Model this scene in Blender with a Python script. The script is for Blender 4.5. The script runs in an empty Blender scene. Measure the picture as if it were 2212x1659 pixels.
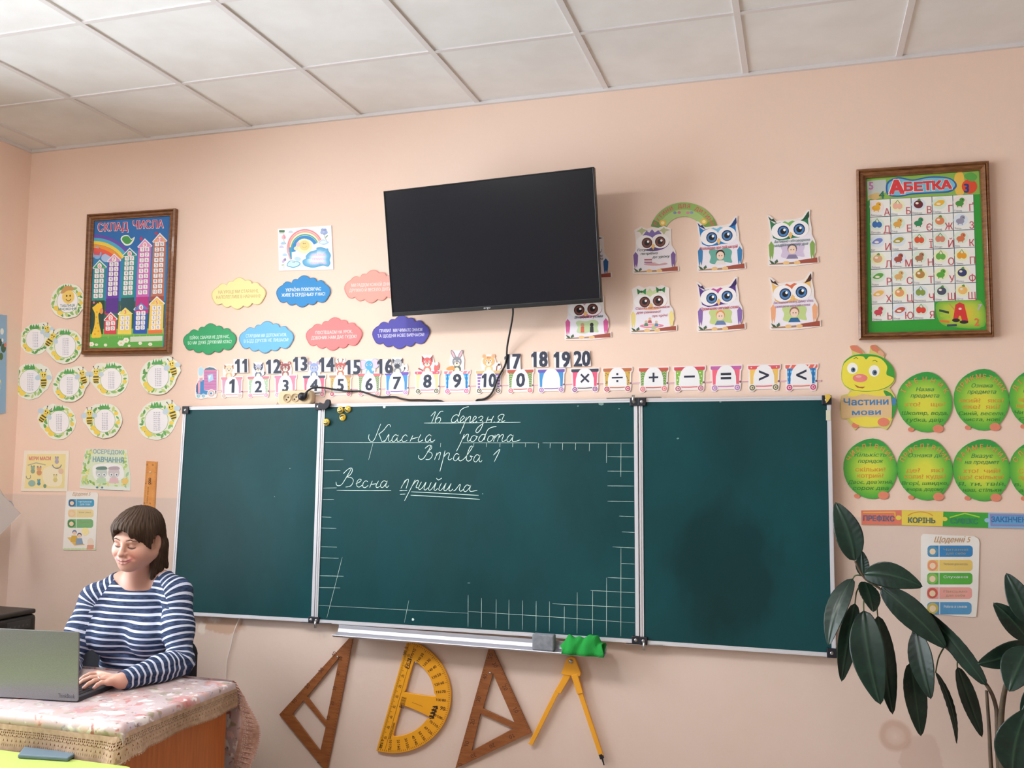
import bpy, bmesh, math, random
import numpy as np
from mathutils import Vector, Matrix
random.seed(7)
rng = np.random.default_rng(7)
SC = bpy.context.scene
COL = SC.collection

# ------------------------------------------------------------------ camera
FPX = 2018.3                                   # focal length in pixels of the 2212 x 1659 frame
CAM = np.array([3.8108, -3.9495, 1.6060])
YAW, PITCH, ROLL = 0.30225, 0.08236, 0.01223
_cy, _sy, _cp, _sp = math.cos(YAW), math.sin(YAW), math.cos(PITCH), math.sin(PITCH)
FWD = np.array([-_sy*_cp, _cy*_cp, _sp])
_r = np.array([_cy, _sy, 0.0]); _u = np.cross(_r, FWD)
RIGHT = math.cos(ROLL)*_r + math.sin(ROLL)*_u
UP = -math.sin(ROLL)*_r + math.cos(ROLL)*_u
cd = bpy.data.cameras.new('camera'); cam = bpy.data.objects.new('camera', cd); COL.objects.link(cam)
cd.sensor_width = 36.0; cd.lens = FPX/2212*36.0; cd.clip_start = 0.05
cam.matrix_world = Matrix(((RIGHT[0], UP[0], -FWD[0], CAM[0]), (RIGHT[1], UP[1], -FWD[1], CAM[1]),
                           (RIGHT[2], UP[2], -FWD[2], CAM[2]), (0, 0, 0, 1)))
SC.camera = cam

# ------------------------------------------------------------------ world, daylight, exposure
H = 3.25                                        # ceiling height
XL, XR, YF = -0.168, 6.1, -7.0                  # left wall, right wall, wall behind the camera
WINDOWS = [(-2.60, -0.85), (-4.70, -3.05), (-6.55, -4.95)]   # y spans of the windows in the left wall
WZ0, WZ1 = 0.85, 2.98
w = bpy.data.worlds.new('sky'); SC.world = w; w.use_nodes = True
bg = w.node_tree.nodes['Background']; bg.inputs[0].default_value = (0.75, 0.87, 1.0, 1); bg.inputs[1].default_value = 1.2
def area(name, loc, rot, sx, sy, power, color):
    l = bpy.data.lights.new(name, 'AREA'); l.shape = 'RECTANGLE'; l.size = sx; l.size_y = sy
    l.energy = power; l.color = color
    o = bpy.data.objects.new(name, l); COL.objects.link(o); o.location = loc; o.rotation_euler = rot
    return o
for k, (ya, yb) in enumerate(WINDOWS):          # daylight entering at each window
    area('window_daylight', (XL-0.16, (ya+yb)/2, (WZ0+WZ1)/2), (0, -math.pi/2-.04, 0), WZ1-WZ0, yb-ya,
         [92, 46, 14][k], (0.87, 0.945, 1.0))
SC.view_settings.view_transform = 'Standard'
SC.view_settings.look = 'None'
SC.view_settings.gamma = 1.0
SC.view_settings.use_curve_mapping = False
SC.view_settings.exposure = 1.06
SC.cycles.use_denoising = True
SC.cycles.max_bounces = 8; SC.cycles.diffuse_bounces = 5; SC.cycles.transparent_max_bounces = 12
SC.cycles.caustics_reflective = False; SC.cycles.caustics_refractive = False

# ------------------------------------------------------------------ helpers
def lin(c):
    if isinstance(c, str):
        c = c.lstrip('#'); c = [int(c[i:i+2], 16)/255 for i in (0, 2, 4)]
    return tuple((v/12.92 if v <= 0.04045 else ((v+0.055)/1.055)**2.4) for v in c[:3]) + (1.0,)
def ray(px, py):
    return FWD + RIGHT*((px-1106)/FPX) - UP*((py-829.5)/FPX)
def at(px, py, y):                              # the point of depth y seen at a photo position
    d = ray(px, py); return CAM + d*((y-CAM[1])/d[1])
def onz(px, py, z):
    d = ray(px, py); return CAM + d*((z-CAM[2])/d[2])
def onx(px, py, x):
    d = ray(px, py); return CAM + d*((x-CAM[0])/d[0])
def tag(o, label=None, cat=None, group=None, kind=None):
    if label: o['label'] = label
    if cat: o['category'] = cat
    if group: o['group'] = group
    if kind: o['kind'] = kind
    return o
def link(name, me, mats, parent=None):
    for m in (mats if isinstance(mats, (list, tuple)) else [mats]): me.materials.append(m)
    o = bpy.data.objects.new(name, me); COL.objects.link(o)
    if parent is not None:
        o.parent = parent; o.matrix_parent_inverse = Matrix.Translation(-parent.location)
    return o
def empty(name, loc, label, cat, group=None):
    o = bpy.data.objects.new(name, None); COL.objects.link(o); o.location = [float(v) for v in loc]; o.empty_display_size = 0.05
    return tag(o, label, cat, group)

def new_mat(name, color='#808080', rough=0.6, metal=0.0, coat=0.0, spec=0.5):
    m = bpy.data.materials.new(name); m.use_nodes = True
    b = m.node_tree.nodes['Principled BSDF']
    b.inputs['Base Color'].default_value = lin(color); b.inputs['Roughness'].default_value = rough
    b.inputs['Metallic'].default_value = metal; b.inputs['Coat Weight'].default_value = coat
    b.inputs['Specular IOR Level'].default_value = spec
    return m
def N(m, t, **kw):
    n = m.node_tree.nodes.new(t)
    for k, v in kw.items():
        if k in n.inputs: n.inputs[k].default_value = v
        else: setattr(n, k, v)
    return n
def L(m, a, b): m.node_tree.links.new(a, b)
def bsdf(m): return m.node_tree.nodes['Principled BSDF']
def coords(m, scale=(1, 1, 1)):
    t = N(m, 'ShaderNodeTexCoord'); mp = N(m, 'ShaderNodeMapping'); mp.inputs['Scale'].default_value = scale
    L(m, t.outputs['Object'], mp.inputs['Vector']); return mp.outputs[0]
def vary(m, color2, scale=8, lo=0.35, hi=0.65, stretch=(1, 1, 1), detail=4, base=None):
    """mix the base colour with a second colour by noise"""
    b = bsdf(m); c1 = tuple(b.inputs['Base Color'].default_value)
    n = N(m, 'ShaderNodeTexNoise', Scale=scale, Detail=detail); L(m, coords(m, stretch), n.inputs['Vector'])
    r = N(m, 'ShaderNodeValToRGB'); e = r.color_ramp.elements
    e[0].position = lo; e[0].color = c1; e[1].position = hi; e[1].color = lin(color2)
    L(m, n.outputs['Fac'], r.inputs[0]); L(m, r.outputs[0], b.inputs['Base Color']); return m
def bump(m, scale=60, strength=0.1, dist=0.002, stretch=(1, 1, 1), detail=4):
    n = N(m, 'ShaderNodeTexNoise', Scale=scale, Detail=detail); L(m, coords(m, stretch), n.inputs['Vector'])
    bp = N(m, 'ShaderNodeBump', Strength=strength, Distance=dist)
    L(m, n.outputs['Fac'], bp.inputs['Height']); L(m, bp.outputs[0], bsdf(m).inputs['Normal']); return m

# mesh collector: boxes, prisms, tubes, lathes
class MB:
    def __init__(s): s.v = []; s.f = []; s.mi = []; s.smooth = []
    def add(s, vs, fs, mi=0, smooth=False):
        o = len(s.v); s.v += [tuple(float(c) for c in v) for v in vs]
        for f in fs: s.f.append([i+o for i in f]); s.mi.append(mi); s.smooth.append(smooth)
    def box(s, lo, hi, mi=0):
        x0, y0, z0 = lo; x1, y1, z1 = hi
        s.add([(x0,y0,z0),(x1,y0,z0),(x1,y1,z0),(x0,y1,z0),(x0,y0,z1),(x1,y0,z1),(x1,y1,z1),(x0,y1,z1)],
              [(0,3,2,1),(4,5,6,7),(0,1,5,4),(1,2,6,5),(2,3,7,6),(3,0,4,7)], mi)
    def hexa(s, bottom, top, mi=0):            # two matching loops (any length) -> closed prism
        n = len(bottom); s.add(list(bottom)+list(top), [list(range(n))[::-1], [n+i for i in range(n)]] +
              [(i, (i+1) % n, n+(i+1) % n, n+i) for i in range(n)], mi)
    def tube(s, pts, r, n=10, mi=0, caps=True):
        pts = [np.array(p, float) for p in pts]; m = len(pts)
        rs = r if isinstance(r, (list, tuple, np.ndarray)) else [r]*m
        vs = []; prev = None
        for i, p in enumerate(pts):
            t = pts[min(i+1, m-1)]-pts[max(i-1, 0)]; t = t/(np.linalg.norm(t)+1e-9)
            if prev is None:
                a = np.array([0, 0, 1.0]) if abs(t[2]) < 0.9 else np.array([1.0, 0, 0])
            else: a = prev
            b = np.cross(t, a); b /= np.linalg.norm(b)+1e-9; a = np.cross(b, t); prev = a
            for k in range(n):
                an = 2*math.pi*k/n; vs.append(p+rs[i]*(math.cos(an)*a+math.sin(an)*b))
        fs = [(i*n+k, i*n+(k+1) % n, (i+1)*n+(k+1) % n, (i+1)*n+k) for i in range(m-1) for k in range(n)]
        s.add(vs, fs, mi, True)
        if caps: s.add([vs[k] for k in range(n)], [list(range(n))], mi); s.add([vs[(m-1)*n+k] for k in range(n)], [list(range(n))[::-1]], mi)
    def lathe(s, prof, origin, axis=(0, 0, 1), n=20, mi=0):
        ax = np.array(axis, float); ax /= np.linalg.norm(ax)
        a = np.cross(ax, [1.0, 0, 0] if abs(ax[0]) < .9 else [0, 1.0, 0]); a /= np.linalg.norm(a); b = np.cross(ax, a)
        o = np.array(origin, float); vs = []
        for (r, h) in prof:
            for k in range(n):
                an = 2*math.pi*k/n; vs.append(o+ax*h+r*(math.cos(an)*a+math.sin(an)*b))
        m = len(prof)
        s.add(vs, [(i*n+k, i*n+(k+1) % n, (i+1)*n+(k+1) % n, (i+1)*n+k) for i in range(m-1) for k in range(n)], mi, True)
    def mesh(s, name, fix=True):
        me = bpy.data.meshes.new(name); me.from_pydata(s.v, [], s.f); me.update()
        me.polygons.foreach_set('material_index', s.mi); me.polygons.foreach_set('use_smooth', s.smooth)
        if fix:
            bm = bmesh.new(); bm.from_mesh(me); bmesh.ops.recalc_face_normals(bm, faces=bm.faces); bm.to_mesh(me); bm.free()
        return me
    def build(s, name, mats, parent=None, bevel=0.0, seg=2, subsurf=0):
        o = link(name, s.mesh(name), mats, parent)
        if bevel:
            b = o.modifiers.new('bevel', 'BEVEL'); b.width = bevel; b.segments = seg; b.limit_method = 'ANGLE'
        if subsurf:
            q = o.modifiers.new('sub', 'SUBSURF'); q.levels = q.render_levels = subsurf
        return o
def rbox(lo, hi):
    m = MB(); m.box(lo, hi); return m

# flat outline with holes -> slab standing on the wall side (x, z outline, y depth)
def slab(name, loops, yc, th, mat, parent=None, bev=0.0008, res=1):
    c = bpy.data.curves.new('c', 'CURVE'); c.dimensions = '2D'; c.fill_mode = 'BOTH'
    c.extrude = max(th/2-bev, 1e-5); c.bevel_depth = bev; c.bevel_resolution = res
    for lp in loops:
        sp = c.splines.new('POLY'); sp.points.add(len(lp)-1); sp.use_cyclic_u = True
        for q, (x, z) in zip(sp.points, lp): q.co = (x, z, 0, 1)
    o = bpy.data.objects.new('c', c); me0 = o.to_mesh()
    vs = [(v.co.x, yc-v.co.z, v.co.y) for v in me0.vertices]; fs = [list(p.vertices) for p in me0.polygons]
    o.to_mesh_clear(); bpy.data.objects.remove(o); bpy.data.curves.remove(c)
    me = bpy.data.meshes.new(name); me.from_pydata(vs, [], fs); me.update()
    bm = bmesh.new(); bm.from_mesh(me); bmesh.ops.remove_doubles(bm, verts=bm.verts, dist=1e-6)
    bmesh.ops.recalc_face_normals(bm, faces=bm.faces); bm.to_mesh(me); bm.free()
    return link(name, me, mat, parent)

def spline(pts, n=8, closed=False):
    P = [np.array(p, float) for p in pts]; m = len(P); out = []
    if m < 3 and not closed:
        return [tuple(P[0]+(P[1]-P[0])*t/n) for t in range(n+1)]
    for i in range(m if closed else m-1):
        if closed: a, b, c, d = P[(i-1) % m], P[i], P[(i+1) % m], P[(i+2) % m]
        else: a, b, c, d = P[max(i-1, 0)], P[i], P[i+1], P[min(i+2, m-1)]
        for k in range(n):
            t = k/n; out.append(tuple(0.5*((2*b)+(c-a)*t+(2*a-5*b+4*c-d)*t*t+(3*b-a-3*c+d)*t**3)))
    if not closed: out.append(tuple(P[-1]))
    return out
def bulges(keys, k=0.28, n=6):                  # closed outline of outward arcs between key points
    out = []; m = len(keys); cx = sum(p[0] for p in keys)/m; cy = sum(p[1] for p in keys)/m
    for i in range(m):
        (x0, y0), (x1, y1) = keys[i], keys[(i+1) % m]
        dx, dy = x1-x0, y1-y0; nx, ny = dy, -dx
        if nx*((x0+x1)/2-cx)+ny*((y0+y1)/2-cy) < 0: nx, ny = -nx, -ny
        for t in range(n):
            u = t/n; b = 4*k*u*(1-u); out.append((x0+dx*u+nx*b, y0+dy*u+ny*b))
    return out

# glyph outlines of the built-in font; triangulated and filled by winding number
from mathutils.geometry import delaunay_2d_cdt
_G1 = {}; _GA = {}; _GC = {}
def _loops(body):
    c = bpy.data.curves.new('t', 'FONT'); c.body = body; c.size = 1.0; c.resolution_u = 2; c.fill_mode = 'NONE'
    o = bpy.data.objects.new('t', c); me = o.to_mesh()
    if me is None: return []
    co = [(v.co.x, v.co.y) for v in me.vertices]; nb = {}
    for e in me.edges:
        a, b = e.vertices; nb.setdefault(a, []).append(b); nb.setdefault(b, []).append(a)
    o.to_mesh_clear(); bpy.data.objects.remove(o); bpy.data.curves.remove(c)
    seen = set(); out = []
    for s0 in range(len(co)):
        if s0 in seen or s0 not in nb: continue
        lp = [s0]; seen.add(s0); cur = s0
        while True:
            nx = [q for q in nb[cur] if q not in seen]
            if not nx: break
            cur = min(nx, key=lambda q: (abs(q-cur) != 1, q)); seen.add(cur); lp.append(cur)
        if len(lp) > 2: out.append([co[q] for q in lp])
    return out
def _wind(p, ls):
    w_ = 0
    for l in ls:
        for i in range(len(l)):
            (x0, y0), (x1, y1) = l[i-1], l[i]
            if (y0 > p[1]) != (y1 > p[1]) and p[0] < (x1-x0)*(p[1]-y0)/(y1-y0)+x0: w_ += 1 if y1 > y0 else -1
    return w_
def _glyph(ch):
    if ch not in _G1:
        ls = _loops(ch); V = []; F = []
        if ls:
            co = []; ed = []
            for l in ls: n = len(co); co += [Vector(p) for p in l]; ed += [(n+k, n+(k+1) % len(l)) for k in range(len(l))]
            r = delaunay_2d_cdt(co, ed, [], 0, 1e-5); V = [tuple(v) for v in r[0]]
            F = [list(f) for f in r[2] if _wind((sum(V[q][0] for q in f)/len(f)+1e-6, sum(V[q][1] for q in f)/len(f)+1e-6), ls)]
            if ch == '1': F.append([len(V)+q for q in range(4)]); V += [(.25, .682), (.06, .545), (.06, .445), (.25, .575)]
        _G1[ch] = (np.array(V).reshape(-1, 2), F)
    return _G1[ch]
def _xmax(b): return max(p[0] for l in _loops(b) for p in l)
def _adv(ch):
    if ch not in _GA: _GA[ch] = _xmax('H'+ch+'H')-_xmax('HH')
    return _GA[ch]
def glyphs(body, *_):
    if body not in _GC:
        V = []; F = []; x = 0.0; n = 0
        for ch in body:
            v, f = _glyph(ch)
            if len(v): V.append(v+np.array((x, 0))); F += [[q+n for q in t] for t in f]; n += len(v)
            x += _adv(ch)
        _GC[body] = (np.concatenate(V) if V else np.zeros((0, 2)), F)
    return _GC[body]
CAPH = float(_glyph('H')[0][:, 1].max())

# a printed sheet: coloured shapes in its own 2D frame (v downwards), laid in thin ink layers on a card
class Sheet:
    def __init__(s, xf): s.xf = xf; s.P = []; s.lv = 1
    def poly(s, pts, col, lv=None): s.P.append((list(pts), col, s.lv if lv is None else lv, None))
    def rect(s, x0, y0, x1, y1, col, lv=None): s.poly([(x0,y0),(x1,y0),(x1,y1),(x0,y1)], col, lv)
    def ell(s, cx, cy, rx, ry, col, lv=None, n=22, rot=0, a0=0, a1=360):
        c, q = math.cos(math.radians(rot)), math.sin(math.radians(rot)); pts = []
        full = abs(a1-a0) >= 360; m = n if full else n+1
        for k in range(m):
            a = math.radians(a0+(a1-a0)*k/n); x, y = rx*math.cos(a), ry*math.sin(a); pts.append((cx+x*c-y*q, cy+x*q+y*c))
        s.poly(pts, col, lv)
    def blob(s, pts, col, lv=None, n=5): s.poly(spline(pts, n, True), col, lv)
    def line(s, pts, wd, col, lv=None):
        P = [np.array(p, float) for p in pts]; lt = []; rt = []
        for i in range(len(P)):
            t = P[min(i+1, len(P)-1)]-P[max(i-1, 0)]; t = t/(np.linalg.norm(t)+1e-9); nn = np.array([-t[1], t[0]])*wd/2
            lt.append(tuple(P[i]+nn)); rt.append(tuple(P[i]-nn))
        for i in range(len(P)-1): s.poly([lt[i], lt[i+1], rt[i+1], rt[i]], col, lv)
    def arc(s, cx, cy, r0, r1, a0, a1, col, lv=None, n=20, ky=1.0):
        for k in range(n):
            a, b = math.radians(a0+(a1-a0)*k/n), math.radians(a0+(a1-a0)*(k+1)/n)
            s.poly([(cx+r0*math.cos(a), cy+r0*ky*math.sin(a)), (cx+r1*math.cos(a), cy+r1*ky*math.sin(a)),
                    (cx+r1*math.cos(b), cy+r1*ky*math.sin(b)), (cx+r0*math.cos(b), cy+r0*ky*math.sin(b))], col, lv)
    def grad(s, outline, c, cols, lv=None):     # printed colour running from centre (cols[0]) to the outline (cols[-1])
        m = len(outline); nr = len(cols)-1
        def P(i, k): t = k/nr; o = outline[i % m]; return (c[0]+(o[0]-c[0])*t, c[1]+(o[1]-c[1])*t)
        for k in range(nr):
            for i in range(m):
                if k == 0: s.P.append(([c, P(i, 1), P(i+1, 1)], [cols[0], cols[1], cols[1]], s.lv if lv is None else lv, None))
                else: s.P.append(([P(i, k), P(i, k+1), P(i+1, k+1), P(i+1, k)], [cols[k], cols[k+1], cols[k+1], cols[k]], s.lv if lv is None else lv, None))
    def text(s, body, x, y, h, col, lv=None, al='c', bold=0.0, shear=0.0, rot=0, sx=1.0, width=None):
        vs, fs = glyphs(body)
        if not len(vs): return
        k = h/CAPH; X = vs[:, 0]*k; Y = vs[:, 1]*k; x0, x1 = X.min(), X.max()
        if width: sx = width/(x1-x0)
        X = (X-(x0 if al == 'l' else x1 if al == 'r' else (x0+x1)/2))*sx + Y*shear
        c, q = math.cos(math.radians(rot)), math.sin(math.radians(rot))
        U = x+X*c+Y*q; V = y+X*q-Y*c; e = bold*h*1.25      # heavier letters: the same letter laid down again a stroke's breadth away
        for du, dv in (((0, 0),) if not bold else ((-e, 0), (e, 0)) if bold < .03 else ((-e, -e*.6), (e, -e*.6), (-e, e*.6), (e, e*.6))):
            s.P.append((list(zip(U+du, V+dv)), col, s.lv if lv is None else lv, fs))
    def arctext(s, body, cx, cy, r, a0, a1, h, col, lv=None, bold=0.0, ky=1.0):   # letters along an arc, angles from the +x axis clockwise
        n = len(body)
        for i, ch in enumerate(body):
            if ch == ' ': continue
            a = math.radians(a0+(a1-a0)*(i+.5)/n); s.text(ch, cx+r*math.cos(a), cy+r*ky*math.sin(a), h, col, lv, 'c', bold, 0, math.degrees(a)+90)
    def build(s, name, outline, d, th, edge, mat, parent=None, place=None, ink=0.00016):
        place = place or (lambda x, z, dd: (x, -dd, z))
        V = []; F = []; Cc = []
        o2 = [s.xf(*p) for p in outline]; n = len(o2); e = lin(edge)
        V += [place(x, z, d) for x, z in o2]+[place(x, z, d+th) for x, z in o2]
        F.append([n+i for i in range(n)]); Cc += [e]*n
        for i in range(n): j = (i+1) % n; F.append([i, j, n+j, n+i]); Cc += [e]*4
        qn = 0
        for pts, col, lv, fs in s.P:
            qn += 1; dd = d+th+ink*(lv+.02*(qn % 45)); q3 = [s.xf(*p) for p in pts]
            multi = isinstance(col, list); cl = [lin(c) for c in col] if multi else lin(col)
            for fi, f in enumerate(fs if fs is not None else [range(len(pts))]):
                o = len(V); dz = dd+(3e-6*(fi % 11) if fs is not None else 0)      # every face of a letter at its own hair's breadth
                V += [place(*q3[i], dz) for i in f]; F.append(list(range(o, o+len(f))))
                Cc += [cl[i] for i in f] if multi else [cl]*len(f)
        me = bpy.data.meshes.new(name); me.from_pydata(V, [], F); me.update()
        ca = me.color_attributes.new('Col', 'FLOAT_COLOR', 'CORNER'); ca.data.foreach_set('color', np.array(Cc, dtype=np.float32).ravel())
        return link(name, me, mat, parent)
def zoom(x0, y0, sc): return lambda u, v: (x0+u/sc, y0+v/sc)
def wall_xf(zf=None, y=0.0):
    def f(u, v):
        px, py = zf(u, v) if zf else (u, v); p = at(px, py, y); return (float(p[0]), float(p[2]))
    return f
def rounded(x0, y0, x1, y1, r, n=5):
    out = []
    for cx, cy, a in ((x1-r, y0+r, -90), (x1-r, y1-r, 0), (x0+r, y1-r, 90), (x0+r, y0+r, 180)):
        for k in range(n+1): t = math.radians(a+90*k/n); out.append((cx+r*math.cos(t), cy+r*math.sin(t)))
    return out

# ------------------------------------------------------------------ materials
def ink_mat(name, rough, coat):
    m = new_mat(name, '#ffffff', rough, coat=coat); b = bsdf(m); b.inputs['Coat Roughness'].default_value = 0.12
    a = N(m, 'ShaderNodeAttribute', attribute_name='Col'); L(m, a.outputs['Color'], b.inputs['Base Color']); return m
M_PRINT = ink_mat('printed_card', 0.55, 0.0)
M_LAM = ink_mat('laminated_print', 0.4, 0.35); bump(M_LAM, 9, 0.35, 0.01)
M_ALU = new_mat('white_aluminium', '#dcdde4', 0.38, 0.25)
M_ALU2 = new_mat('grey_aluminium', '#b9bac4', 0.4, 0.4)
M_BLK = new_mat('black_plastic', '#1c1f2a', 0.45)
M_CABLE = new_mat('black_rubber', '#17181d', 0.5)
M_WHITE = new_mat('white_plastic', '#e6e4e0', 0.45)
M_STEEL = new_mat('steel', '#b8b8b8', 0.3, 0.9)
M_CHALK = new_mat('chalk', '#d8eee6', 0.95, spec=0.1)
M_DARKMETAL = new_mat('dark_metal_tube', '#202226', 0.4, 0.5)

def wall_material():
    m = new_mat('painted_plaster_wall', '#ecc9b4', 0.7, spec=0.3)
    t = N(m, 'ShaderNodeTexCoord'); sep = N(m, 'ShaderNodeSeparateXYZ'); L(m, t.outputs['Object'], sep.inputs[0])
    n1 = N(m, 'ShaderNodeTexNoise', Scale=1.3, Detail=5); L(m, t.outputs['Object'], n1.inputs['Vector'])
    up = N(m, 'ShaderNodeMix', data_type='RGBA'); up.inputs['A'].default_value = lin('#f0d6c6'); up.inputs['B'].default_value = lin('#edd1c0')
    L(m, n1.outputs['Fac'], up.inputs['Factor'])
    n2 = N(m, 'ShaderNodeTexNoise', Scale=3.5, Detail=6, Roughness=0.65); L(m, t.outputs['Object'], n2.inputs['Vector'])
    dn = N(m, 'ShaderNodeMix', data_type='RGBA'); dn.inputs['A'].default_value = lin('#e3cfc5'); dn.inputs['B'].default_value = lin('#dac5b7')
    L(m, n2.outputs['Fac'], dn.inputs['Factor'])
    wob = N(m, 'ShaderNodeMath', operation='MULTIPLY'); wob.inputs[1].default_value = 0.012; L(m, n2.outputs['Fac'], wob.inputs[0])
    ad = N(m, 'ShaderNodeMath', operation='ADD'); L(m, sep.outputs['Z'], ad.inputs[0]); L(m, wob.outputs[0], ad.inputs[1])
    st = N(m, 'ShaderNodeMapRange'); st.inputs['From Min'].default_value = 1.405; st.inputs['From Max'].default_value = 1.413
    L(m, ad.outputs[0], st.inputs['Value'])
    mx = N(m, 'ShaderNodeMix', data_type='RGBA'); L(m, st.outputs[0], mx.inputs['Factor']); L(m, dn.outputs['Result'], mx.inputs['A']); L(m, up.outputs['Result'], mx.inputs['B'])
    last = mx.outputs['Result']
    def stain(px, py, r0, r1, rx, color, amount, ns=30, nd=0.012):
        nonlocal last
        p = at(px, py, 0); nz = N(m, 'ShaderNodeTexNoise', Scale=ns, Detail=5); L(m, t.outputs['Object'], nz.inputs['Vector'])
        wv = N(m, 'ShaderNodeVectorMath', operation='SCALE'); wv.inputs['Scale'].default_value = nd; L(m, nz.outputs['Color'], wv.inputs[0])
        va = N(m, 'ShaderNodeVectorMath', operation='ADD'); L(m, t.outputs['Object'], va.inputs[0]); L(m, wv.outputs[0], va.inputs[1])
        sb = N(m, 'ShaderNodeVectorMath', operation='SUBTRACT'); L(m, va.outputs[0], sb.inputs[0]); sb.inputs[1].default_value = (p[0]+nd*.5, nd*.5, p[2]+nd*.5)
        ml = N(m, 'ShaderNodeVectorMath', operation='MULTIPLY'); L(m, sb.outputs[0], ml.inputs[0]); ml.inputs[1].default_value = (1/rx, 1.0, 1.0)
        ln = N(m, 'ShaderNodeVectorMath', operation='LENGTH'); L(m, ml.outputs[0], ln.inputs[0])
        r = N(m, 'ShaderNodeValToRGB'); e = r.color_ramp.elements; sc = 5.0
        e[0].position = 0; e[0].color = (0 if r0 > 0 else amount,)*3+(1,); e[1].position = 1; e[1].color = (0, 0, 0, 1)
        for q, vv in (((r0*.75)*sc, 0.25 if r0 > 0 else amount), (r0*sc, amount), (r1*sc, amount), ((r1+.012)*sc, 0)):
            if 0 < q < 1: x = e.new(q); x.color = (vv,)*3+(1,)
        mu = N(m, 'ShaderNodeMath', operation='MULTIPLY'); mu.inputs[1].default_value = sc; L(m, ln.outputs['Value'], mu.inputs[0]); L(m, mu.outputs[0], r.inputs[0])
        k = N(m, 'ShaderNodeMix', data_type='RGBA'); L(m, r.outputs[0], k.inputs['Factor']); L(m, last, k.inputs['A']); k.inputs['B'].default_value = lin(color); last = k.outputs['Result']
    stain(1934, 1590, 0.040, 0.052, 1.0, '#b88a70', 0.45, 18, 0.02)          # tea-coloured ring
    stain(480, 1348, 0.0, 0.040, 2.6, '#c9a184', 0.7, 25, 0.05)              # worn paint under the board
    stain(436, 1356, 0.0, 0.022, 0.8, '#efe4da', 0.8, 40, 0.04)              # bare plaster patches
    stain(462, 1338, 0.0, 0.008, 2.2, '#efe2d6', 0.8, 60, 0.03)
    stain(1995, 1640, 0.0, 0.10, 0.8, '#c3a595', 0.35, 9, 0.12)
    L(m, last, bsdf(m).inputs['Base Color'])
    bp = N(m, 'ShaderNodeBump', Strength=0.25, Distance=0.004); n3 = N(m, 'ShaderNodeTexNoise', Scale=28, Detail=6); L(m, t.outputs['Object'], n3.inputs['Vector'])
    L(m, n3.outputs['Fac'], bp.inputs['Height']); L(m, bp.outputs[0], bsdf(m).inputs['Normal'])
    return m
M_WALL = wall_material()
M_CEIL = bump(vary(new_mat('ceiling_tile', '#ebebec', 0.85, spec=0.2), '#e5e4e4', 6), 90, 0.08, 0.002)
M_GRID = new_mat('ceiling_grid_metal', '#dcd8d9', 0.55)
M_FLOOR = vary(new_mat('beige_linoleum_floor', '#bdb0a2', 0.4), '#aca092', 3, stretch=(1, 12, 1))
# ================================================================== the room
M_WALL2 = bump(new_mat('dull_painted_wall', '#b59f8e', .75), 28, .25, .004)
def struct(name, mb, mat): return tag(mb.build(name, mat), kind='structure')
struct('floor', rbox((XL-.2, YF-.2, -.1), (XR+.2, .2, 0)), M_FLOOR)
struct('wall_back', rbox((XL-.2, 0, 0), (XR+.2, .2, H+.1)), M_WALL)
struct('wall_right', rbox((XR, YF, 0), (XR+.2, 0, H+.1)), M_WALL2)
struct('wall_front', rbox((XL-.2, YF-.2, 0), (XR+.2, YF, H+.1)), M_WALL2)
mb = MB(); ys = [0.0]
for ya, yb in WINDOWS: ys += [yb, ya]
ys.append(YF)
for k in range(0, len(ys), 2): mb.box((XL-.2, ys[k+1], 0), (XL, ys[k], H+.1))
for ya, yb in WINDOWS: mb.box((XL-.2, ya, 0), (XL, yb, WZ0)); mb.box((XL-.2, ya, WZ1), (XL, yb, H+.1))
struct('wall_left', mb, M_WALL)
M_GLASS = bpy.data.materials.new('window_glass'); M_GLASS.use_nodes = True
nt = M_GLASS.node_tree; nt.nodes.remove(nt.nodes['Principled BSDF'])
tr = nt.nodes.new('ShaderNodeBsdfTransparent'); gl = nt.nodes.new('ShaderNodeBsdfGlossy'); gl.inputs['Roughness'].default_value = 0.02
fr = nt.nodes.new('ShaderNodeFresnel'); fr.inputs['IOR'].default_value = 1.45; ms = nt.nodes.new('ShaderNodeMixShader')
nt.links.new(fr.outputs[0], ms.inputs[0]); nt.links.new(tr.outputs[0], ms.inputs[1]); nt.links.new(gl.outputs[0], ms.inputs[2])
nt.links.new(ms.outputs[0], nt.nodes['Material Output'].inputs['Surface'])
for k, (ya, yb) in enumerate(WINDOWS):
    m = MB(); f = .06; ym = (ya+yb)/2
    m.box((XL-.14, ya, WZ0), (XL-.07, ya+f, WZ1)); m.box((XL-.14, yb-f, WZ0), (XL-.07, yb, WZ1)); m.box((XL-.14, ym-f/2, WZ0), (XL-.07, ym+f/2, WZ1))
    m.box((XL-.14, ya, WZ0), (XL-.07, yb, WZ0+f)); m.box((XL-.14, ya, WZ1-f), (XL-.07, yb, WZ1))
    wn = tag(m.build('window_%d' % (k+1), M_WHITE, bevel=.004), kind='structure')
    rbox((XL-.11, ya+f, WZ0+f), (XL-.104, yb-f, WZ1-f)).build('window_pane', M_GLASS, wn)
    rbox((XL-.08, ya-.04, WZ0-.035), (XL+.13, yb+.04, WZ0)).build('window_sill', M_WHITE, wn, bevel=.006)
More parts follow.
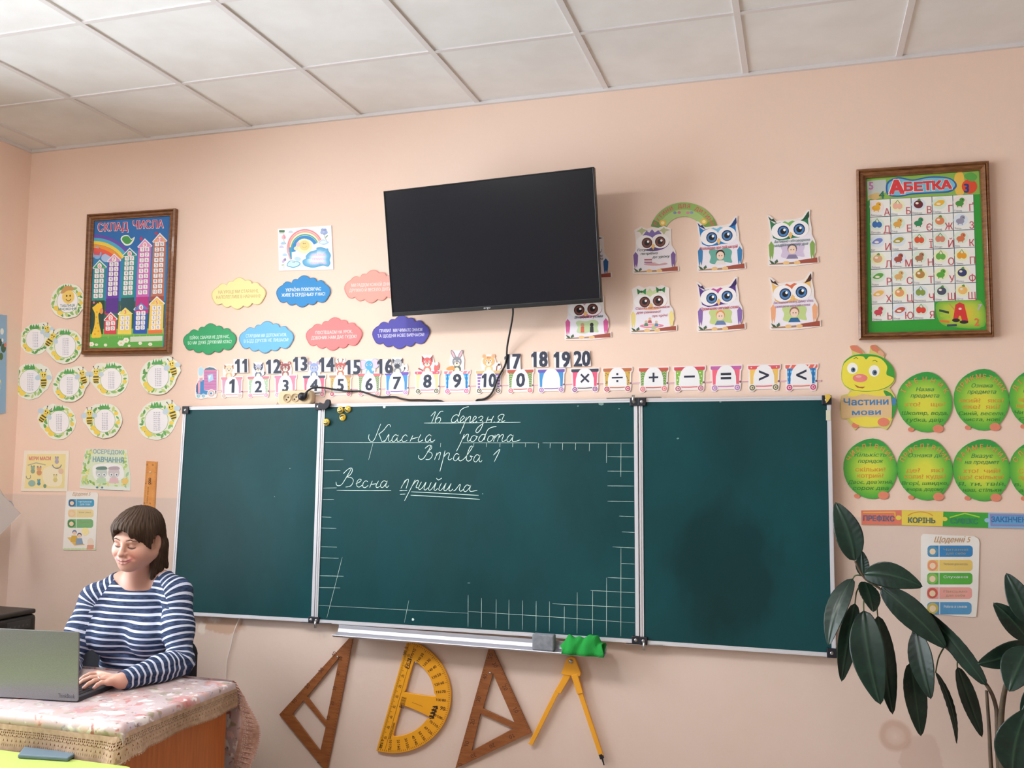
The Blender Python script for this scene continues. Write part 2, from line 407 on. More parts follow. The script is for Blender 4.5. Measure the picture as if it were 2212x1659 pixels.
# suspended ceiling: tiles between metal bars
GX0, GY0 = 0.0, -0.56
mb = MB(); mb.box((XL-.2, YF-.2, H+.004), (XR+.2, .2, H+.1)); ceil = struct('ceiling', mb, M_CEIL)
m = MB(); BW = .012
gx = [GX0+.6*i for i in range(11) if GX0+.6*i < XR]; gy = [GY0-.6*i for i in range(11) if GY0-.6*i > YF]
for x in gx: m.box((x-BW, YF, H-.002), (x+BW, 0, H+.006))
for y in gy: m.box((XL, y-BW*.9, H-.0014), (XR, y+BW*.9, H+.006))
m.build('ceiling_grid', M_GRID, ceil)
m = MB(); m.box((XL, -.016, H-.012), (XR, 0, H+.004)); m.box((XL, YF, H-.012), (XL+.016, -.016, H+.004))
struct('trim_1', m, M_GRID)
m = MB(); m.box((XL, -.018, 0), (XR, 0, .09)); struct('baseboard_back', m, new_mat('brown_baseboard', '#7a4a2c', 0.5))
LAMPX, LAMPY = 1.9, -2.3
# surface-mounted lamps on the ceiling (just beyond the top of the photo)
M_DIFF = new_mat('lit_diffuser', '#f4f4f2', 0.5); bsdf(M_DIFF).inputs['Emission Color'].default_value = (1, .98, .96, 1); bsdf(M_DIFF).inputs['Emission Strength'].default_value = 16.5
for lx, ly, lab in ((.6, LAMPY, 'square lit ceiling lamp above the window side near the teacher desk'), (LAMPX, LAMPY, 'square lit ceiling lamp in front of the television')):
    e = empty('ceiling_lamp', (lx, ly, H-.002), lab, 'lamp', 'ceiling lamps')
    mb = MB(); mb.box((lx-.29, ly-.29, H-.075), (lx+.29, ly+.29, H-.014)); mb.build('diffuser', M_DIFF, e, bevel=.01)
    mb = MB(); mb.box((lx-.298, ly-.298, H-.018), (lx+.298, ly+.298, H-.002)); mb.build('housing', M_WHITE, e)

# ================================================================== chalkboard
YB = -0.040
M_BOARD = new_mat('green_chalkboard', '#123f3c', 0.42, spec=0.3)
def board_mat(m):
    b = bsdf(m); n = N(m, 'ShaderNodeTexNoise', Scale=2.2, Detail=7, Roughness=0.6); L(m, coords(m, (1, 1, .55)), n.inputs['Vector'])
    r = N(m, 'ShaderNodeValToRGB'); e = r.color_ramp.elements
    e[0].position = .35; e[0].color = lin('#0a3b3f'); e[1].position = .72; e[1].color = lin('#0f4a50')
    L(m, n.outputs['Fac'], r.inputs[0])
    p = at(1565, 1225, YB); t = N(m, 'ShaderNodeTexCoord'); nz = N(m, 'ShaderNodeTexNoise', Scale=5.0, Detail=6); L(m, coords(m, (1.6, 1, .7)), nz.inputs['Vector'])   # damp wiped patch on the right panel
    sc = N(m, 'ShaderNodeVectorMath', operation='SCALE'); sc.inputs['Scale'].default_value = .40; L(m, nz.outputs['Color'], sc.inputs[0])
    ad = N(m, 'ShaderNodeVectorMath', operation='ADD'); L(m, t.outputs['Object'], ad.inputs[0]); L(m, sc.outputs[0], ad.inputs[1])
    sb = N(m, 'ShaderNodeVectorMath', operation='SUBTRACT'); L(m, ad.outputs[0], sb.inputs[0]); sb.inputs[1].default_value = (p[0]+.20, p[1]+.20, p[2]+.20)
    ml = N(m, 'ShaderNodeVectorMath', operation='MULTIPLY'); L(m, sb.outputs[0], ml.inputs[0]); ml.inputs[1].default_value = (1/.19, 0, 1/.25)
    ln = N(m, 'ShaderNodeVectorMath', operation='LENGTH'); L(m, ml.outputs[0], ln.inputs[0])
    mk = N(m, 'ShaderNodeMapRange'); mk.inputs['From Min'].default_value = 1.25; mk.inputs['From Max'].default_value = .8; mk.inputs['To Max'].default_value = .6; L(m, ln.outputs['Value'], mk.inputs['Value'])
    dp = N(m, 'ShaderNodeMix', data_type='RGBA'); L(m, mk.outputs[0], dp.inputs['Factor']); L(m, r.outputs[0], dp.inputs['A']); dp.inputs['B'].default_value = lin('#082c2e'); L(m, dp.outputs['Result'], b.inputs['Base Color'])
    n2 = N(m, 'ShaderNodeTexNoise', Scale=1.6, Detail=6); L(m, coords(m, (1, 1, .6)), n2.inputs['Vector'])
    mr = N(m, 'ShaderNodeMapRange'); mr.inputs['From Min'].default_value = .3; mr.inputs['From Max'].default_value = .7; mr.inputs['To Min'].default_value = .36; mr.inputs['To Max'].default_value = .50
    L(m, n2.outputs['Fac'], mr.inputs['Value']); L(m, mr.outputs[0], b.inputs['Roughness'])
board_mat(M_BOARD); bump(M_BOARD, 400, .05, .0005)
def bw(px, py): p = at(px, py, YB); return np.array([p[0], p[2]])
def lerp(a, b, t): return a+(b-a)*t
def panel(parent, TL, TR, BR, BL, fw=.0155):
    c = [bw(*q) for q in (TL, TR, BR, BL)]; ctr = sum(c)/4
    # inner corners: offset each edge inwards
    def inset(c, d):
        out = []
        for i in range(4):
            p0, p1, p2 = c[i-1], c[i], c[(i+1) % 4]
            a = (p1-p0)/np.linalg.norm(p1-p0); b = (p2-p1)/np.linalg.norm(p2-p1)
            na = np.array([a[1], -a[0]]); nb = np.array([b[1], -b[0]])
            k = d/(1+na@nb); out.append(p1+(na+nb)*k)
        return out
    inn = inset(c, fw)
    s = MB(); pts = inset(c, fw*.6)
    s.hexa([(q[0], YB+.022, q[1]) for q in pts], [(q[0], YB+.005, q[1]) for q in pts])
    so = s.build('writing_surface', M_BOARD, parent)
    f = MB(); mid = inset(c, fw*.45)
    for i in range(4):
        j = (i+1) % 4
        for o1, o2, yy in ((c, mid, YB), (mid, inn, YB+.002)):
            q = [o1[i], o1[j], o2[j], o2[i]]
            f.hexa([(x[0], YB+.026, x[1]) for x in q], [(x[0], yy, x[1]) for x in q])
    f.build('frame', M_ALU, parent)
    return so, c, inn
board = empty('chalkboard', (2.4, 0, .86), 'large three-panel green chalkboard in white aluminium frame on the back wall', 'chalkboard')
PL = ((396, 879), (693.8, 872.3), (677.6, 1344.3), (366, 1327))
PC = ((695.2, 872.2), (1376.6, 861), (1380.8, 1390), (679, 1345))
PR = ((1379.4, 860.8), (1794.5, 855.5), (1806, 1420), (1383, 1391))
sL, cL, _ = panel(board, *PL); sC, cC, iC = panel(board, *PC); sR, cR, _ = panel(board, *PR)
def cap(c, sx, sz, w=.034, name='corner_cap'):
    x, z = c; m = MB(); a, b = (x-.003*sx, x+w*sx), (z-.003*sz, z+w*sz)
    x0, x1, z0, z1 = min(a), max(a), min(b), max(b)
    out = [(x0, z0), (x1, z0), (x1, z1), (x0, z1)]
    m.hexa([(p[0], YB+.027, p[1]) for p in out], [(p[0], YB-.006, p[1]) for p in out])
    m.lathe([(0, .0025), (.006, .002), (.007, 0)], ((x0+x1)/2, YB-.006, (z0+z1)/2), (0, -1, 0), 12, 1)
    return m.build(name, [M_BLK, M_STEEL], board, bevel=.005)
cap(cL[0], 1, -1); cap(cL[1], -1, -1, .03); cap(cC[1], -1, -1, .031); cap(cR[0], 1, -1, .031); cap(cR[1], -1, -1)
cap(cL[2], -1, 1, .026); cap(cC[3], 1, 1, .026); cap(cC[2], -1, 1, .03); cap(cR[3], 1, 1, .03); cap(cR[2], -1, 1, .034)
cap(cL[3], 1, 1)
for pa, pb in (((1310, 861), (1428, 858.5)), ((650, 1345.5), (716, 1347)), ((1352, 1392), (1432, 1394.5))):   # hinge straps
    a, b = bw(*pa), bw(*pb); m = MB(); h = .006
    m.hexa([(a[0], YB+.02, a[1]), (b[0], YB+.02, b[1]), (b[0], YB+.02, b[1]+h*.5), (a[0], YB+.02, a[1]+h*.5)],
           [(a[0], YB-.004, a[1]), (b[0], YB-.004, b[1]), (b[0], YB-.004, b[1]+h*.5), (a[0], YB-.004, a[1]+h*.5)])
    p = (a+b)/2; m.lathe([(0, -.02), (.006, -.02), (.006, .012), (0, .012)], (p[0], YB-.006, p[1]), (0, 0, 1), 10)
    m.build('hinge', M_STEEL, board)
zb_ = zoom(400, 740, 5.821)
clip = [bw(*zb_(*q)) for q in spline([(1700,790),(1712,765),(1745,775),(1775,770),(1795,730),(1830,728),(1838,770),(1815,815),(1780,835),(1735,835),(1705,820)], 5, True)]
o = slab('broken_hinge_cover', [clip], YB-.012, .014, M_BLK, board, .003); tag(o, 'black plastic cover hanging askew at the hinge')
zt = zoom(1330, 830, 4.424)
tape = [bw(*zt(*q)) for q in ((1998,105),(2040,95),(2058,120),(2025,170),(2010,180))]
slab('yellow_tape', [tape], YB-.0085, .002, new_mat('yellow_tape', '#d9b84e', .6), board, .0004)
tp2 = [bw(*zt(*q)) for q in ((2010,250),(2053,250),(2054,345),(2011,345))]
slab('masking_tape', [tp2], YB-.0015, .0012, new_mat('masking_tape', '#d5d3bd', .6), board, .0003)
# chalk tray under the centre panel
ta, tb = at(733, 1349, YB), at(1311, 1392, YB); ta2, tb2 = at(730, 1366, YB-.06), at(1308, 1409, YB-.06)
m = MB(); prof = [(YB, ta[2]), (YB-.004, ta[2]), (YB-.006, ta[2]-.016), (YB-.014, ta[2]-.03), (YB-.058, ta[2]-.04), (YB-.066, ta[2]-.034), (YB-.068, ta[2]-.037), (YB-.058, ta[2]-.045), (YB-.012, ta[2]-.035), (YB, ta[2]-.02)]
x0, x1 = float(ta[0]), float(tb[0]); dz = float(tb[2]-ta[2])
m.hexa([(x0, y, z) for y, z in prof], [(x1, y, z+dz) for y, z in prof]); TRAY = (x0, x1, float(ta[2]), dz)
m.build('chalk_tray', M_ALU2, board)

# chalk writing and grid, digitised as strokes
zc = zoom(680, 860, 4.424); zg = zoom(660, 1100, 2.836)
CHS = {}
def chalk(pts, wd=.0029, zf=zc, smooth=True, jit=True, part='chalk_words'):
    P = spline(pts, 5) if smooth and len(pts) > 2 else pts
    if len(P) == 2: P = spline(P, 6)
    Q = [bw(*zf(*q)) for q in P]; V = []; n = len(Q)
    for i, q in enumerate(Q):
        t = Q[min(i+1, n-1)]-Q[max(i-1, 0)]; t = t/(np.linalg.norm(t)+1e-9); nn = np.array([-t[1], t[0]])*wd*.5*(random.uniform(.75, 1.15) if jit else 1)
        if i in (0, n-1): nn = nn*.6
        V += [(q[0]+nn[0], YB+.0045, q[1]+nn[1]), (q[0]-nn[0], YB+.0045, q[1]-nn[1])]
    CHS.setdefault(part, MB()).add(V, [(2*i, 2*i+1, 2*i+3, 2*i+2) for i in range(n-1)])
STROKES = [
 # 16
 [(1105,172),(1150,130),(1112,236)], [(1225,126),(1196,130),(1160,180),(1148,222),(1168,240),(1196,216),(1196,188),(1168,190),(1150,212)],
 # беpезня
 [(1468,80),(1425,92),(1390,118),(1374,165),(1352,214),(1320,232),(1301,216),(1318,176),(1350,158),(1368,172),(1360,216),(1376,232)],
 [(1378,232),(1406,206),(1426,185),(1414,170),(1394,190),(1388,220),(1402,235),(1424,222)],
 [(1446,180),(1420,260),(1383,342)], [(1434,222),(1468,180),(1486,178),(1478,226),(1494,226)],
 [(1495,225),(1524,206),(1540,185),(1528,172),(1512,192),(1508,222),(1525,234),(1548,220)],
 [(1560,190),(1586,172),(1604,182),(1588,206),(1575,212),(1600,220),(1604,246),(1580,300),(1550,331),(1536,314),(1560,275),(1625,228)],
 [(1655,175),(1632,235)], [(1642,210),(1690,203)], [(1706,170),(1682,222),(1694,235),(1716,225)],
 [(1722,232),(1745,228),(1770,205),(1753,200),(1750,176),(1778,155),(1806,160),(1790,195),(1786,225),(1816,214)],
 # Класна
 [(515,345),(511,385),(535,415),(565,395),(604,300),(626,245)], [(720,276),(714,256),(694,256),(650,310),(604,346)], [(610,340),(624,380),(640,416),(662,404)],
 [(655,415),(668,410),(704,346),(700,395),(712,415),(730,400)],
 [(792,362),(766,350),(738,380),(735,410),(754,416),(785,378),(797,350)], [(797,350),(781,398),(796,415),(826,396)],
 [(880,366),(864,350),(838,370),(829,400),(846,418),(880,402)],
 [(934,355),(905,416)], [(913,394),(985,372)], [(1010,346),(985,398),(996,418),(1030,398)],
 [(1110,362),(1090,350),(1060,376),(1054,408),(1075,418),(1104,382),(1118,350)], [(1118,350),(1101,398),(1115,418),(1146,398)],
 # робота
 [(1426,345),(1390,430),(1350,508)], [(1412,388),(1450,346),(1466,352),(1454,394),(1462,412),(1484,398)],
 [(1526,356),(1500,366),(1485,400),(1500,418),(1530,400),(1543,372),(1526,356),(1556,372)],
 [(1733,270),(1690,278),(1652,300),(1628,350),(1602,402),(1576,416),(1562,396),(1585,356),(1614,346),(1626,365),(1612,402)],
 [(1690,356),(1662,366),(1648,400),(1662,418),(1690,400),(1703,372),(1690,356),(1716,366)],
 [(1722,350),(1704,416)], [(1712,388),(1744,350),(1760,356),(1740,416)], [(1746,390),(1784,350),(1800,356),(1786,398),(1796,416),(1826,398)],
 [(1890,362),(1866,350),(1838,378),(1834,408),(1855,416),(1884,380),(1898,350)], [(1898,350),(1884,398),(1900,416),(1962,398)],
 # Вправа 1
 [(990,545),(989,570),(1010,586),(1040,570),(1084,500),(1106,455)], [(1050,480),(1090,450),(1114,462),(1104,490),(1070,510)], [(1074,510),(1110,522),(1118,552),(1092,584),(1055,586)],
 [(1166,520),(1140,590)], [(1150,558),(1184,520),(1198,526),(1180,590)], [(1242,500),(1220,592),(1192,700)], [(1224,568),(1262,526),(1284,532),(1270,576),(1286,590),(1312,572)],
 [(1376,542),(1350,530),(1326,560),(1325,590),(1345,598),(1374,562),(1388,530)], [(1388,530),(1372,580),(1386,600),(1412,588)],
 [(1412,590),(1442,558),(1500,474),(1490,458),(1470,490),(1445,570),(1456,600),(1480,596),(1496,572),(1480,552),(1510,560)],
 [(1570,552),(1546,540),(1520,570),(1518,600),(1540,608),(1566,572),(1582,540)], [(1582,540),(1566,590),(1580,610),(1596,594)],
 [(1702,546),(1766,490),(1712,608)],
 # Весна
 [(198,800),(205,832),(235,836),(265,810),(328,704),(342,676)], [(268,722),(310,682),(345,668),(355,692),(336,730),(300,755)], [(306,755),(348,762),(364,792),(340,838),(290,850)],
 [(388,820),(426,800),(440,782),(420,775),(400,800),(398,838),(420,850),(452,830)], [(502,800),(484,790),(460,810),(455,845),(476,856),(506,834)],
 [(546,790),(520,856)], [(530,826),(586,818)], [(606,790),(581,838),(592,856),(618,842)],
 [(682,800),(656,790),(630,815),(625,845),(646,854),(676,818),(692,788)], [(692,788),(674,838),(686,854),(704,836)],
 # прийшла.
 [(862,782),(818,864)], [(834,834),(874,780),(892,786),(868,866)], [(956,780),(905,880),(853,982)], [(922,846),(966,790),(986,794),(964,850),(984,858)],
 [(1016,800),(988,858),(1002,874),(1032,846),(1060,802),(1040,864),(1054,878),(1078,856)], [(1110,804),(1084,864),(1098,880),(1128,850),(1156,806),(1136,868),(1150,882),(1172,860)],
 [(1158,764),(1178,782),(1210,764)],
 [(1206,812),(1182,868),(1196,884),(1224,856),(1252,812),(1230,870),(1244,886),(1272,860),(1300,816),(1278,872),(1292,888),(1318,868)],
 [(1322,886),(1340,878),(1386,822),(1378,874),(1392,890),(1416,872)],
 [(1478,840),(1450,830),(1424,858),(1422,886),(1442,892),(1474,858),(1490,828)], [(1490,828),(1476,876),(1492,892),(1550,880)],
 # underlines, full stop
 [(1040,238),(1500,236),(1963,230)], [(205,880),(460,884),(726,884)], [(805,885),(880,882)], [(810,920),(862,917)], [(918,895),(1250,912),(1562,930)], [(912,928),(1250,946),(1575,968)], [(1598,914),(1606,915)],
]
for k, st in enumerate(STROKES):
    u, v = st[0]; nm = 'chalk_underline' if k >= len(STROKES)-7 else 'chalk_date' if v < 236 and u > 1000 else 'chalk_heading' if v < 450 else 'chalk_exercise_title' if v < 620 and u > 900 else 'chalk_sentence'
    if nm == 'chalk_heading' and u < 1250: nm = 'chalk_heading '      # each written word a part of its own
    if nm == 'chalk_exercise_title' and u < 1650: nm = 'chalk_exercise_title '
    if nm == 'chalk_sentence' and u < 780: nm = 'chalk_sentence '
    if nm == 'chalk_underline': nm += ' '*(k-len(STROKES)+7)
    chalk(st, part=nm)
GRID = [([(90,422),(600,424),(1130,425)],zc), ([(1410,426),(2175,427)],zc), ([(82,588),(270,588)],zc), ([(78,695),(240,693)],zc), ([(75,860),(205,858)],zc), ([(70,968),(180,968)],zc), ([(552,430),(510,590)],zc)]
for x in (1200,1518,1640,1768,1890,2012,2137): GRID.append(([(x,428),(x-3,428+(52 if x % 2 else 40))], zc))
ident = lambda u, v: (u, v)
GRID.append(([(1160,956.5),(1369,957)], ident))
for x, y1 in ((1188,968),(1215,972),(1243,972),(1273,975),(1310,1000),(1341,1030)): GRID.append(([(x,957),(x-.5,y1)], ident))
for y in (987,1018,1050,1083): GRID.append(([(1312,y-.5),(1369,y)], ident))
for y, x0 in ((47,1920),(143,1937),(238,1880),(337,1930),(427,1850),(512,1745),(605,1510)): GRID.append(([(x0,y-(2015-x0)*.05),(2015,y)], zg))
for y, x1 in ((47,155),(115,185),(230,190),(298,200),(408,230),(480,210)): GRID.append(([(93-y*.03,y),(x1,y+3)], zg))
GRID += [([(75,590),(540,614),(993,638)],zg), ([(995,627),(1505,660),(2015,697)],zg), ([(222,295),(128,665)],zg), ([(630,560),(603,695)],zg), ([(990,453),(1006,453)],zg)]
for x, y0, y1 in ((993,525,720),(1075,545,725),(1165,553,731),(1243,556,736),(1327,560,741),(1410,562,746),(1492,566,751),(1583,596,757),(1662,510,763),(1757,500,768),(1842,420,774),(1930,240,780)):
    GRID.append(([(x+1,y0),(x,y1)], zg))
for pts, zf in GRID:
    gx_, gy_ = zf(*pts[-1]); chalk(pts, .0015, zf, False, True, 'chalk_grid'+(' ' if gx_ < 770 and gy_ > 960 else '  ' if gx_ > 1290 and gy_ < 1275 else '   ' if gy_ > 1200 else ''))
for nm, q in CHS.items(): q.build(nm.strip(), M_CHALK, sC)
M_SMUDGE = new_mat('rubbed_chalk', '#7f9f98', .95, spec=.1)
for px, py, r, pp in ((1298,872,.015,sC),(1337,883,.004,sC),(1248,877,.005,sC),(1464,947,.006,sR),(1556,868,.005,sR),(625,1012,.004,sL),(592,1073,.003,sL)):
    q = bw(px, py); m = MB(); m.add([(q[0]+r*math.cos(a*.524)*random.uniform(.6,1.1), YB+.0046, q[1]+r*.6*math.sin(a*.524)*random.uniform(.6,1.1)) for a in range(12)], [range(12)]); m.build('chalk_smudge', M_SMUDGE, pp)
for px, py, r in ((891,1338.5,.007),(829,879,.008)):
    q = bw(px, py); m = MB(); m.add([(q[0]+r*math.cos(a*.524)*random.uniform(.7,1), YB+.0045, q[1]+r*math.sin(a*.524)*random.uniform(.7,1)) for a in range(12)], [range(12)]); m.build('chalk_smudge', M_CHALK, sC)
# yellow smiley magnets
M_MAG = new_mat('yellow_magnet_plastic', '#dcb93c', .35, coat=.4); M_MAGB = new_mat('magnet_print', '#2a2410', .5)
for px, py, tilt, lab in ((735,885.5,20,'yellow smiley magnet, left one of the touching pair near the top of the chalkboard'),(751,884,-30,'yellow smiley magnet, right one of the touching pair near the top of the chalkboard'),
                          (740,901.5,200,'yellow smiley magnet just below the touching pair on the chalkboard'),(706,912,10,'yellow smiley magnet alone against the frame of the middle board panel')):
    q = bw(px, py); r = .0165; y0 = YB-.0005 if px == 706 else YB+.0048
    e = empty('smiley_magnet', (q[0], y0, q[1]), lab, 'magnet', 'smiley magnets on the board')
    b = MB(); b.lathe([(r*.96, 0), (r, .003), (r*.96, .006), (r*.7, .0085), (0, .010)], (q[0], y0, q[1]), (0, -1, 0), 24)
    b.build('disc', M_MAG, e)
    f = MB(); c, s = math.cos(math.radians(tilt)), math.sin(math.radians(tilt))
    def fp(u, v): return (q[0]+u*c-v*s, y0-.0102-.0, q[1]+u*s+v*c)
    mouth = [(r*.72*math.cos(math.radians(a)), r*.72*math.sin(math.radians(a))) for a in range(200, 341, 14)]
    mouth += [(r*.55*math.cos(math.radians(a)), r*.3*math.sin(math.radians(a))) for a in range(340, 199, -14)]
    vv = [fp(*p) for p in mouth]; f.add(vv, [range(len(vv))])
    for ex in (-.32, .32): f.add([fp(r*(ex+.11*math.cos(a*.6283)), r*(.3+.16*math.sin(a*.6283))) for a in range(10)], [range(10)])
    f.build('printed_face', M_MAGB, e)
# grey duster and green cloth on the chalk tray
M_SPONGE = bump(vary(new_mat('grey_felt', '#8f949c', .95), '#7d828b', 40), 200, .4, .002)
def tray_top(px): t = (at(px, 1380, YB)[0]-TRAY[0])/(TRAY[1]-TRAY[0]); return TRAY[2]+TRAY[3]*t-.036
a = at(1150, 1390, YB-.05); b = at(1197, 1390, YB-.05); zt_ = tray_top(1172)
m = MB(); m.box((a[0], YB-.057, zt_), (b[0], YB-.018, zt_+.068)); o = m.build('board_duster', M_SPONGE, bevel=.006)
tag(o, 'grey felt board duster standing on the chalk tray beside the green cloth', 'duster')
M_CLOTH = bump(new_mat('green_microfibre', '#1f9a3f', .95), 260, .7, .003)
m = MB(); ca, cb = at(1214, 1395, YB-.045), at(1306, 1400, YB-.045); nx, ny = 44, 16; zt_ = tray_top(1260); vs = []
zc2 = zoom(590, 1340, 2.949)
topo = [(1842,165),(1862,140),(1890,98),(1930,108),(1975,112),(2030,92),(2060,105),(2075,138),(2108,150)]
for i in range(nx+1):
    u = i/nx; px = 1214.5+u*91; zx = (px-590)*2.949
    ty = np.interp(zx, [t[0] for t in topo], [t[1] for t in topo]); top = at(px, 1340+ty/2.949, YB-.045)
    x = at(px, 1395, YB-.045)[0]; hz = float(top[2])-zt_
    for j in range(ny+1):
        v = j/ny; an = math.pi*v
        yy = YB-.045+.030*math.cos(an)*(1+.14*math.sin(u*17+v*4)); zz = zt_+hz*max(0, math.sin(an))**.75*(1+.05*math.sin(u*31+3*v))-.012*math.sin(u*3)*(1-math.sin(an))
        vs.append((x+.006*math.sin(v*9+u*5), yy, max(zz, zt_-.003)))
m.add(vs, [(i*(ny+1)+j, (i+1)*(ny+1)+j, (i+1)*(ny+1)+j+1, i*(ny+1)+j+1) for i in range(nx) for j in range(ny)], 0, True)
o = m.build('cleaning_cloth', M_CLOTH); tag(o, 'crumpled bright green cleaning cloth on the right end of the chalk tray', 'cloth')
so = o.modifiers.new('thick', 'SOLIDIFY'); so.thickness = .003

# ================================================================== television
def euler(a, b, c): return (Matrix.Rotation(a, 3, 'Z') @ Matrix.Rotation(b, 3, 'X') @ Matrix.Rotation(c, 3, 'Y'))
TVC = Vector((2.528, -.20, 2.533)); TVR = euler(math.radians(-1.3), math.radians(9.3), math.radians(-1.4)); TVW, TVH = .961, .558
def tvp(x, y, z): return tuple(TVC+TVR @ Vector((x, y, z)))
tv = empty('television', TVC, 'large black flat screen television tilted forward high on the wall above the chalkboard', 'television')
def tvbox(lo, hi):
    m = MB(); x0, y0, z0 = lo; x1, y1, z1 = hi
    m.hexa([tvp(x0,y0,z0), tvp(x1,y0,z0), tvp(x1,y1,z0), tvp(x0,y1,z0)], [tvp(x0,y0,z1), tvp(x1,y0,z1), tvp(x1,y1,z1), tvp(x0,y1,z1)]); return m
M_TVB = new_mat('tv_black_plastic', '#0e0f13', .4); M_SCR = new_mat('tv_screen_glass', '#181b22', .2, spec=.5)
W2, H2 = TVW/2, TVH/2
m = MB(); t = .005
for lo, hi in (((-W2,0,-H2),(W2,.03,-H2+.018)),((-W2,0,H2-t),(W2,.03,H2)),((-W2,0,-H2),(-W2+t,.03,H2)),((W2-t,0,-H2),(W2,.03,H2))):
    q = tvbox(lo, hi); m.add(q.v, q.f)
m.build('bezel', M_TVB, tv, bevel=.002)
tvbox((-W2+t, .003, -H2+.018), (W2-t, .02, H2-t)).build('screen', M_SCR, tv)
tvbox((-W2+.03, .028, -H2+.02), (W2-.03, .065, H2-.18)).build('back_housing', M_TVB, tv, bevel=.012)
tvbox((-W2, .02, -H2), (W2, .034, H2)).build('back_panel', M_TVB, tv, bevel=.003)
vs, fs = glyphs('ergo', .01, 3); k = .012/CAPH; xm = (vs[:, 0].min()+vs[:, 0].max())/2
m = MB(); m.add([tvp((v[0]-xm)*k-.025, -.0006, -H2+.006+v[1]*k*.8) for v in vs], fs); tag(m.build('brand_lettering', new_mat('light_lettering', '#c9c9d0', .5), tv), 'small pale lettering')
m = MB(); 
for sx in (-.2, .2):
    p = TVC+TVR @ Vector((sx, .066, 0)); m.tube([p+Vector((0, 0, -.17)), p+Vector((0, .012, .12))], .012)
    m.tube([p, Vector((p.x, -.004, p.z))], .014)
m.box((TVC.x-.25, -.012, TVC.z-.08), (TVC.x+.25, -.0005, TVC.z+.08)); m.build('wall_bracket', M_DARKMETAL, tv)

# power cord of the television, down behind the board and back up to the socket strip
zk = zoom(760, 740, 5.821); z6 = zoom(400, 740, 5.821)
cord = empty('power_cord', at(1100, 700, -.05), 'black power cord running from the television down behind the board to the socket strip', 'cord')
p0 = Vector(tvp((1100-1066)*.0019+.01, .05, -H2+.03))
P = [p0, p0+Vector((0, .01, -.06))]+[Vector(at(*zk(u, v), -y)) for u, v, y in ((1960,10,.035),(1950,100,.02),(1945,190,.012),(1925,285,.008),(1880,370,.01),(1835,450,.011),(1795,560,.011),(1755,640,.009),(1700,690,.007),(1640,715,.006),(1570,725,.006))]
P += [Vector((at(1024, 876, 0)[0], -.0062, at(1024, 876, 0)[2])), Vector((at(985, 878, 0)[0], -.0062, at(985, 878, 0)[2]))]
P += [Vector(at(*zk(u, v), -.0075)) for u, v in ((1110,733),(980,728),(850,722),(720,722),(620,705),(540,683),(470,682),(370,687),(280,668),(200,640),(100,612),(20,612))]
P += [Vector(at(*z6(u, v), -y)) for u, v, y in ((2090,612,.012),(1980,605,.013),(1850,585,.02),(1750,570,.03),(1660,565,.038),(1590,578,.045),(1545,605,.052),(1520,632,.056))]
m = MB(); m.tube(spline([tuple(v) for v in P], 6), .0042, 8); m.build('cable', M_CABLE, cord)
m = MB(); c0 = at(*z6(1485, 680), -.04); c1 = at(*z6(1485, 680), -.066); c2 = at(*z6(1530, 622), -.057)
m.lathe([(.0165, 0), (.0185, .004), (.0185, .018), (.015, .026), (0, .028)], c0, (0, -1, 0), 20); m.tube([c1+np.array((0, .012, 0)), (c1+c2)/2+np.array((0, .004, 0)), c2], [.011, .009, .005], 10)
m.build('plug', M_BLK, cord)
# socket strip
sa = z6(1205, 690); strip = empty('socket_strip', at(645, 862, 0), 'beige three-way socket strip above the board with a black plug in it', 'socket strip')
ol = [np.array(at(*z6(*q), -.02))[[0, 2]] for q in rounded(1195, 618, 1600, 765, 34, 6)]
sh = [(x, z+.00) for x, z in ol]
sk = lambda u, v: z6(u, v-(u-1400)*.045)
ol = [np.array(at(*sk(*q), -.022))[[0, 2]] for q in rounded(1200, 622, 1595, 768, 36, 6)]
slab('housing', [ol], -.0205, .037, new_mat('beige_plastic', '#d9c3a0', .4, coat=.2), strip, .007, 3)
for u in (1282, 1382, 1485):
    c = at(*sk(u, 692), -.0402); r = .0205 if u < 1485 else .0195
    s = MB(); s.lathe([(r, -.0012), (r, .003), (r*.93, .003), (r*.9, .0), (0, -.0)], c, (0, -1, 0), 24)
    so = s.build('socket', new_mat('beige_socket', '#c9b18c', .5), strip)
    hl = MB()
    for dx, dz in ((.006, .003), (-.003, -.0075)):
        hl.lathe([(.0040, .0004), (.0038, .0008), (0, .0008)], (c[0]+dx, c[1]-.0004, c[2]+dz), (0, -1, 0), 10)
    hl.build('socket_hole', M_BLK, so)
m = MB(); m.tube(spline([tuple(at(*z6(u, v), -.006)) for u, v in ((1215,720),(1180,735),(1155,765),(1150,790),(1156,830))], 6), .002, 6); m.build('supply_wire', new_mat('beige_wire', '#cdb9a0', .5), strip)
# thin white wire below the board
zw = zoom(380, 1290, 5.821)
m = MB(); m.tube(spline([tuple(at(*q, -.01)) for q in (zw(805,255), zw(760,360), zw(720,480), zw(690,620), (492,1420), (489,1440), (487,1480))]+[tuple(at(486, 1480, -.008)+np.array((0, 0, -z_))) for z_ in (.1, .3, .57)], 6), .0028, 8)
tag(m.build('thin_wire', new_mat('white_wire', '#e8ded8', .5)), 'thin white wire hanging down the wall under the left board panel', 'wire')
# ================================================================== prints on the wall
IDX = wall_xf()                                  # sheet frame measured in photo positions on the back wall
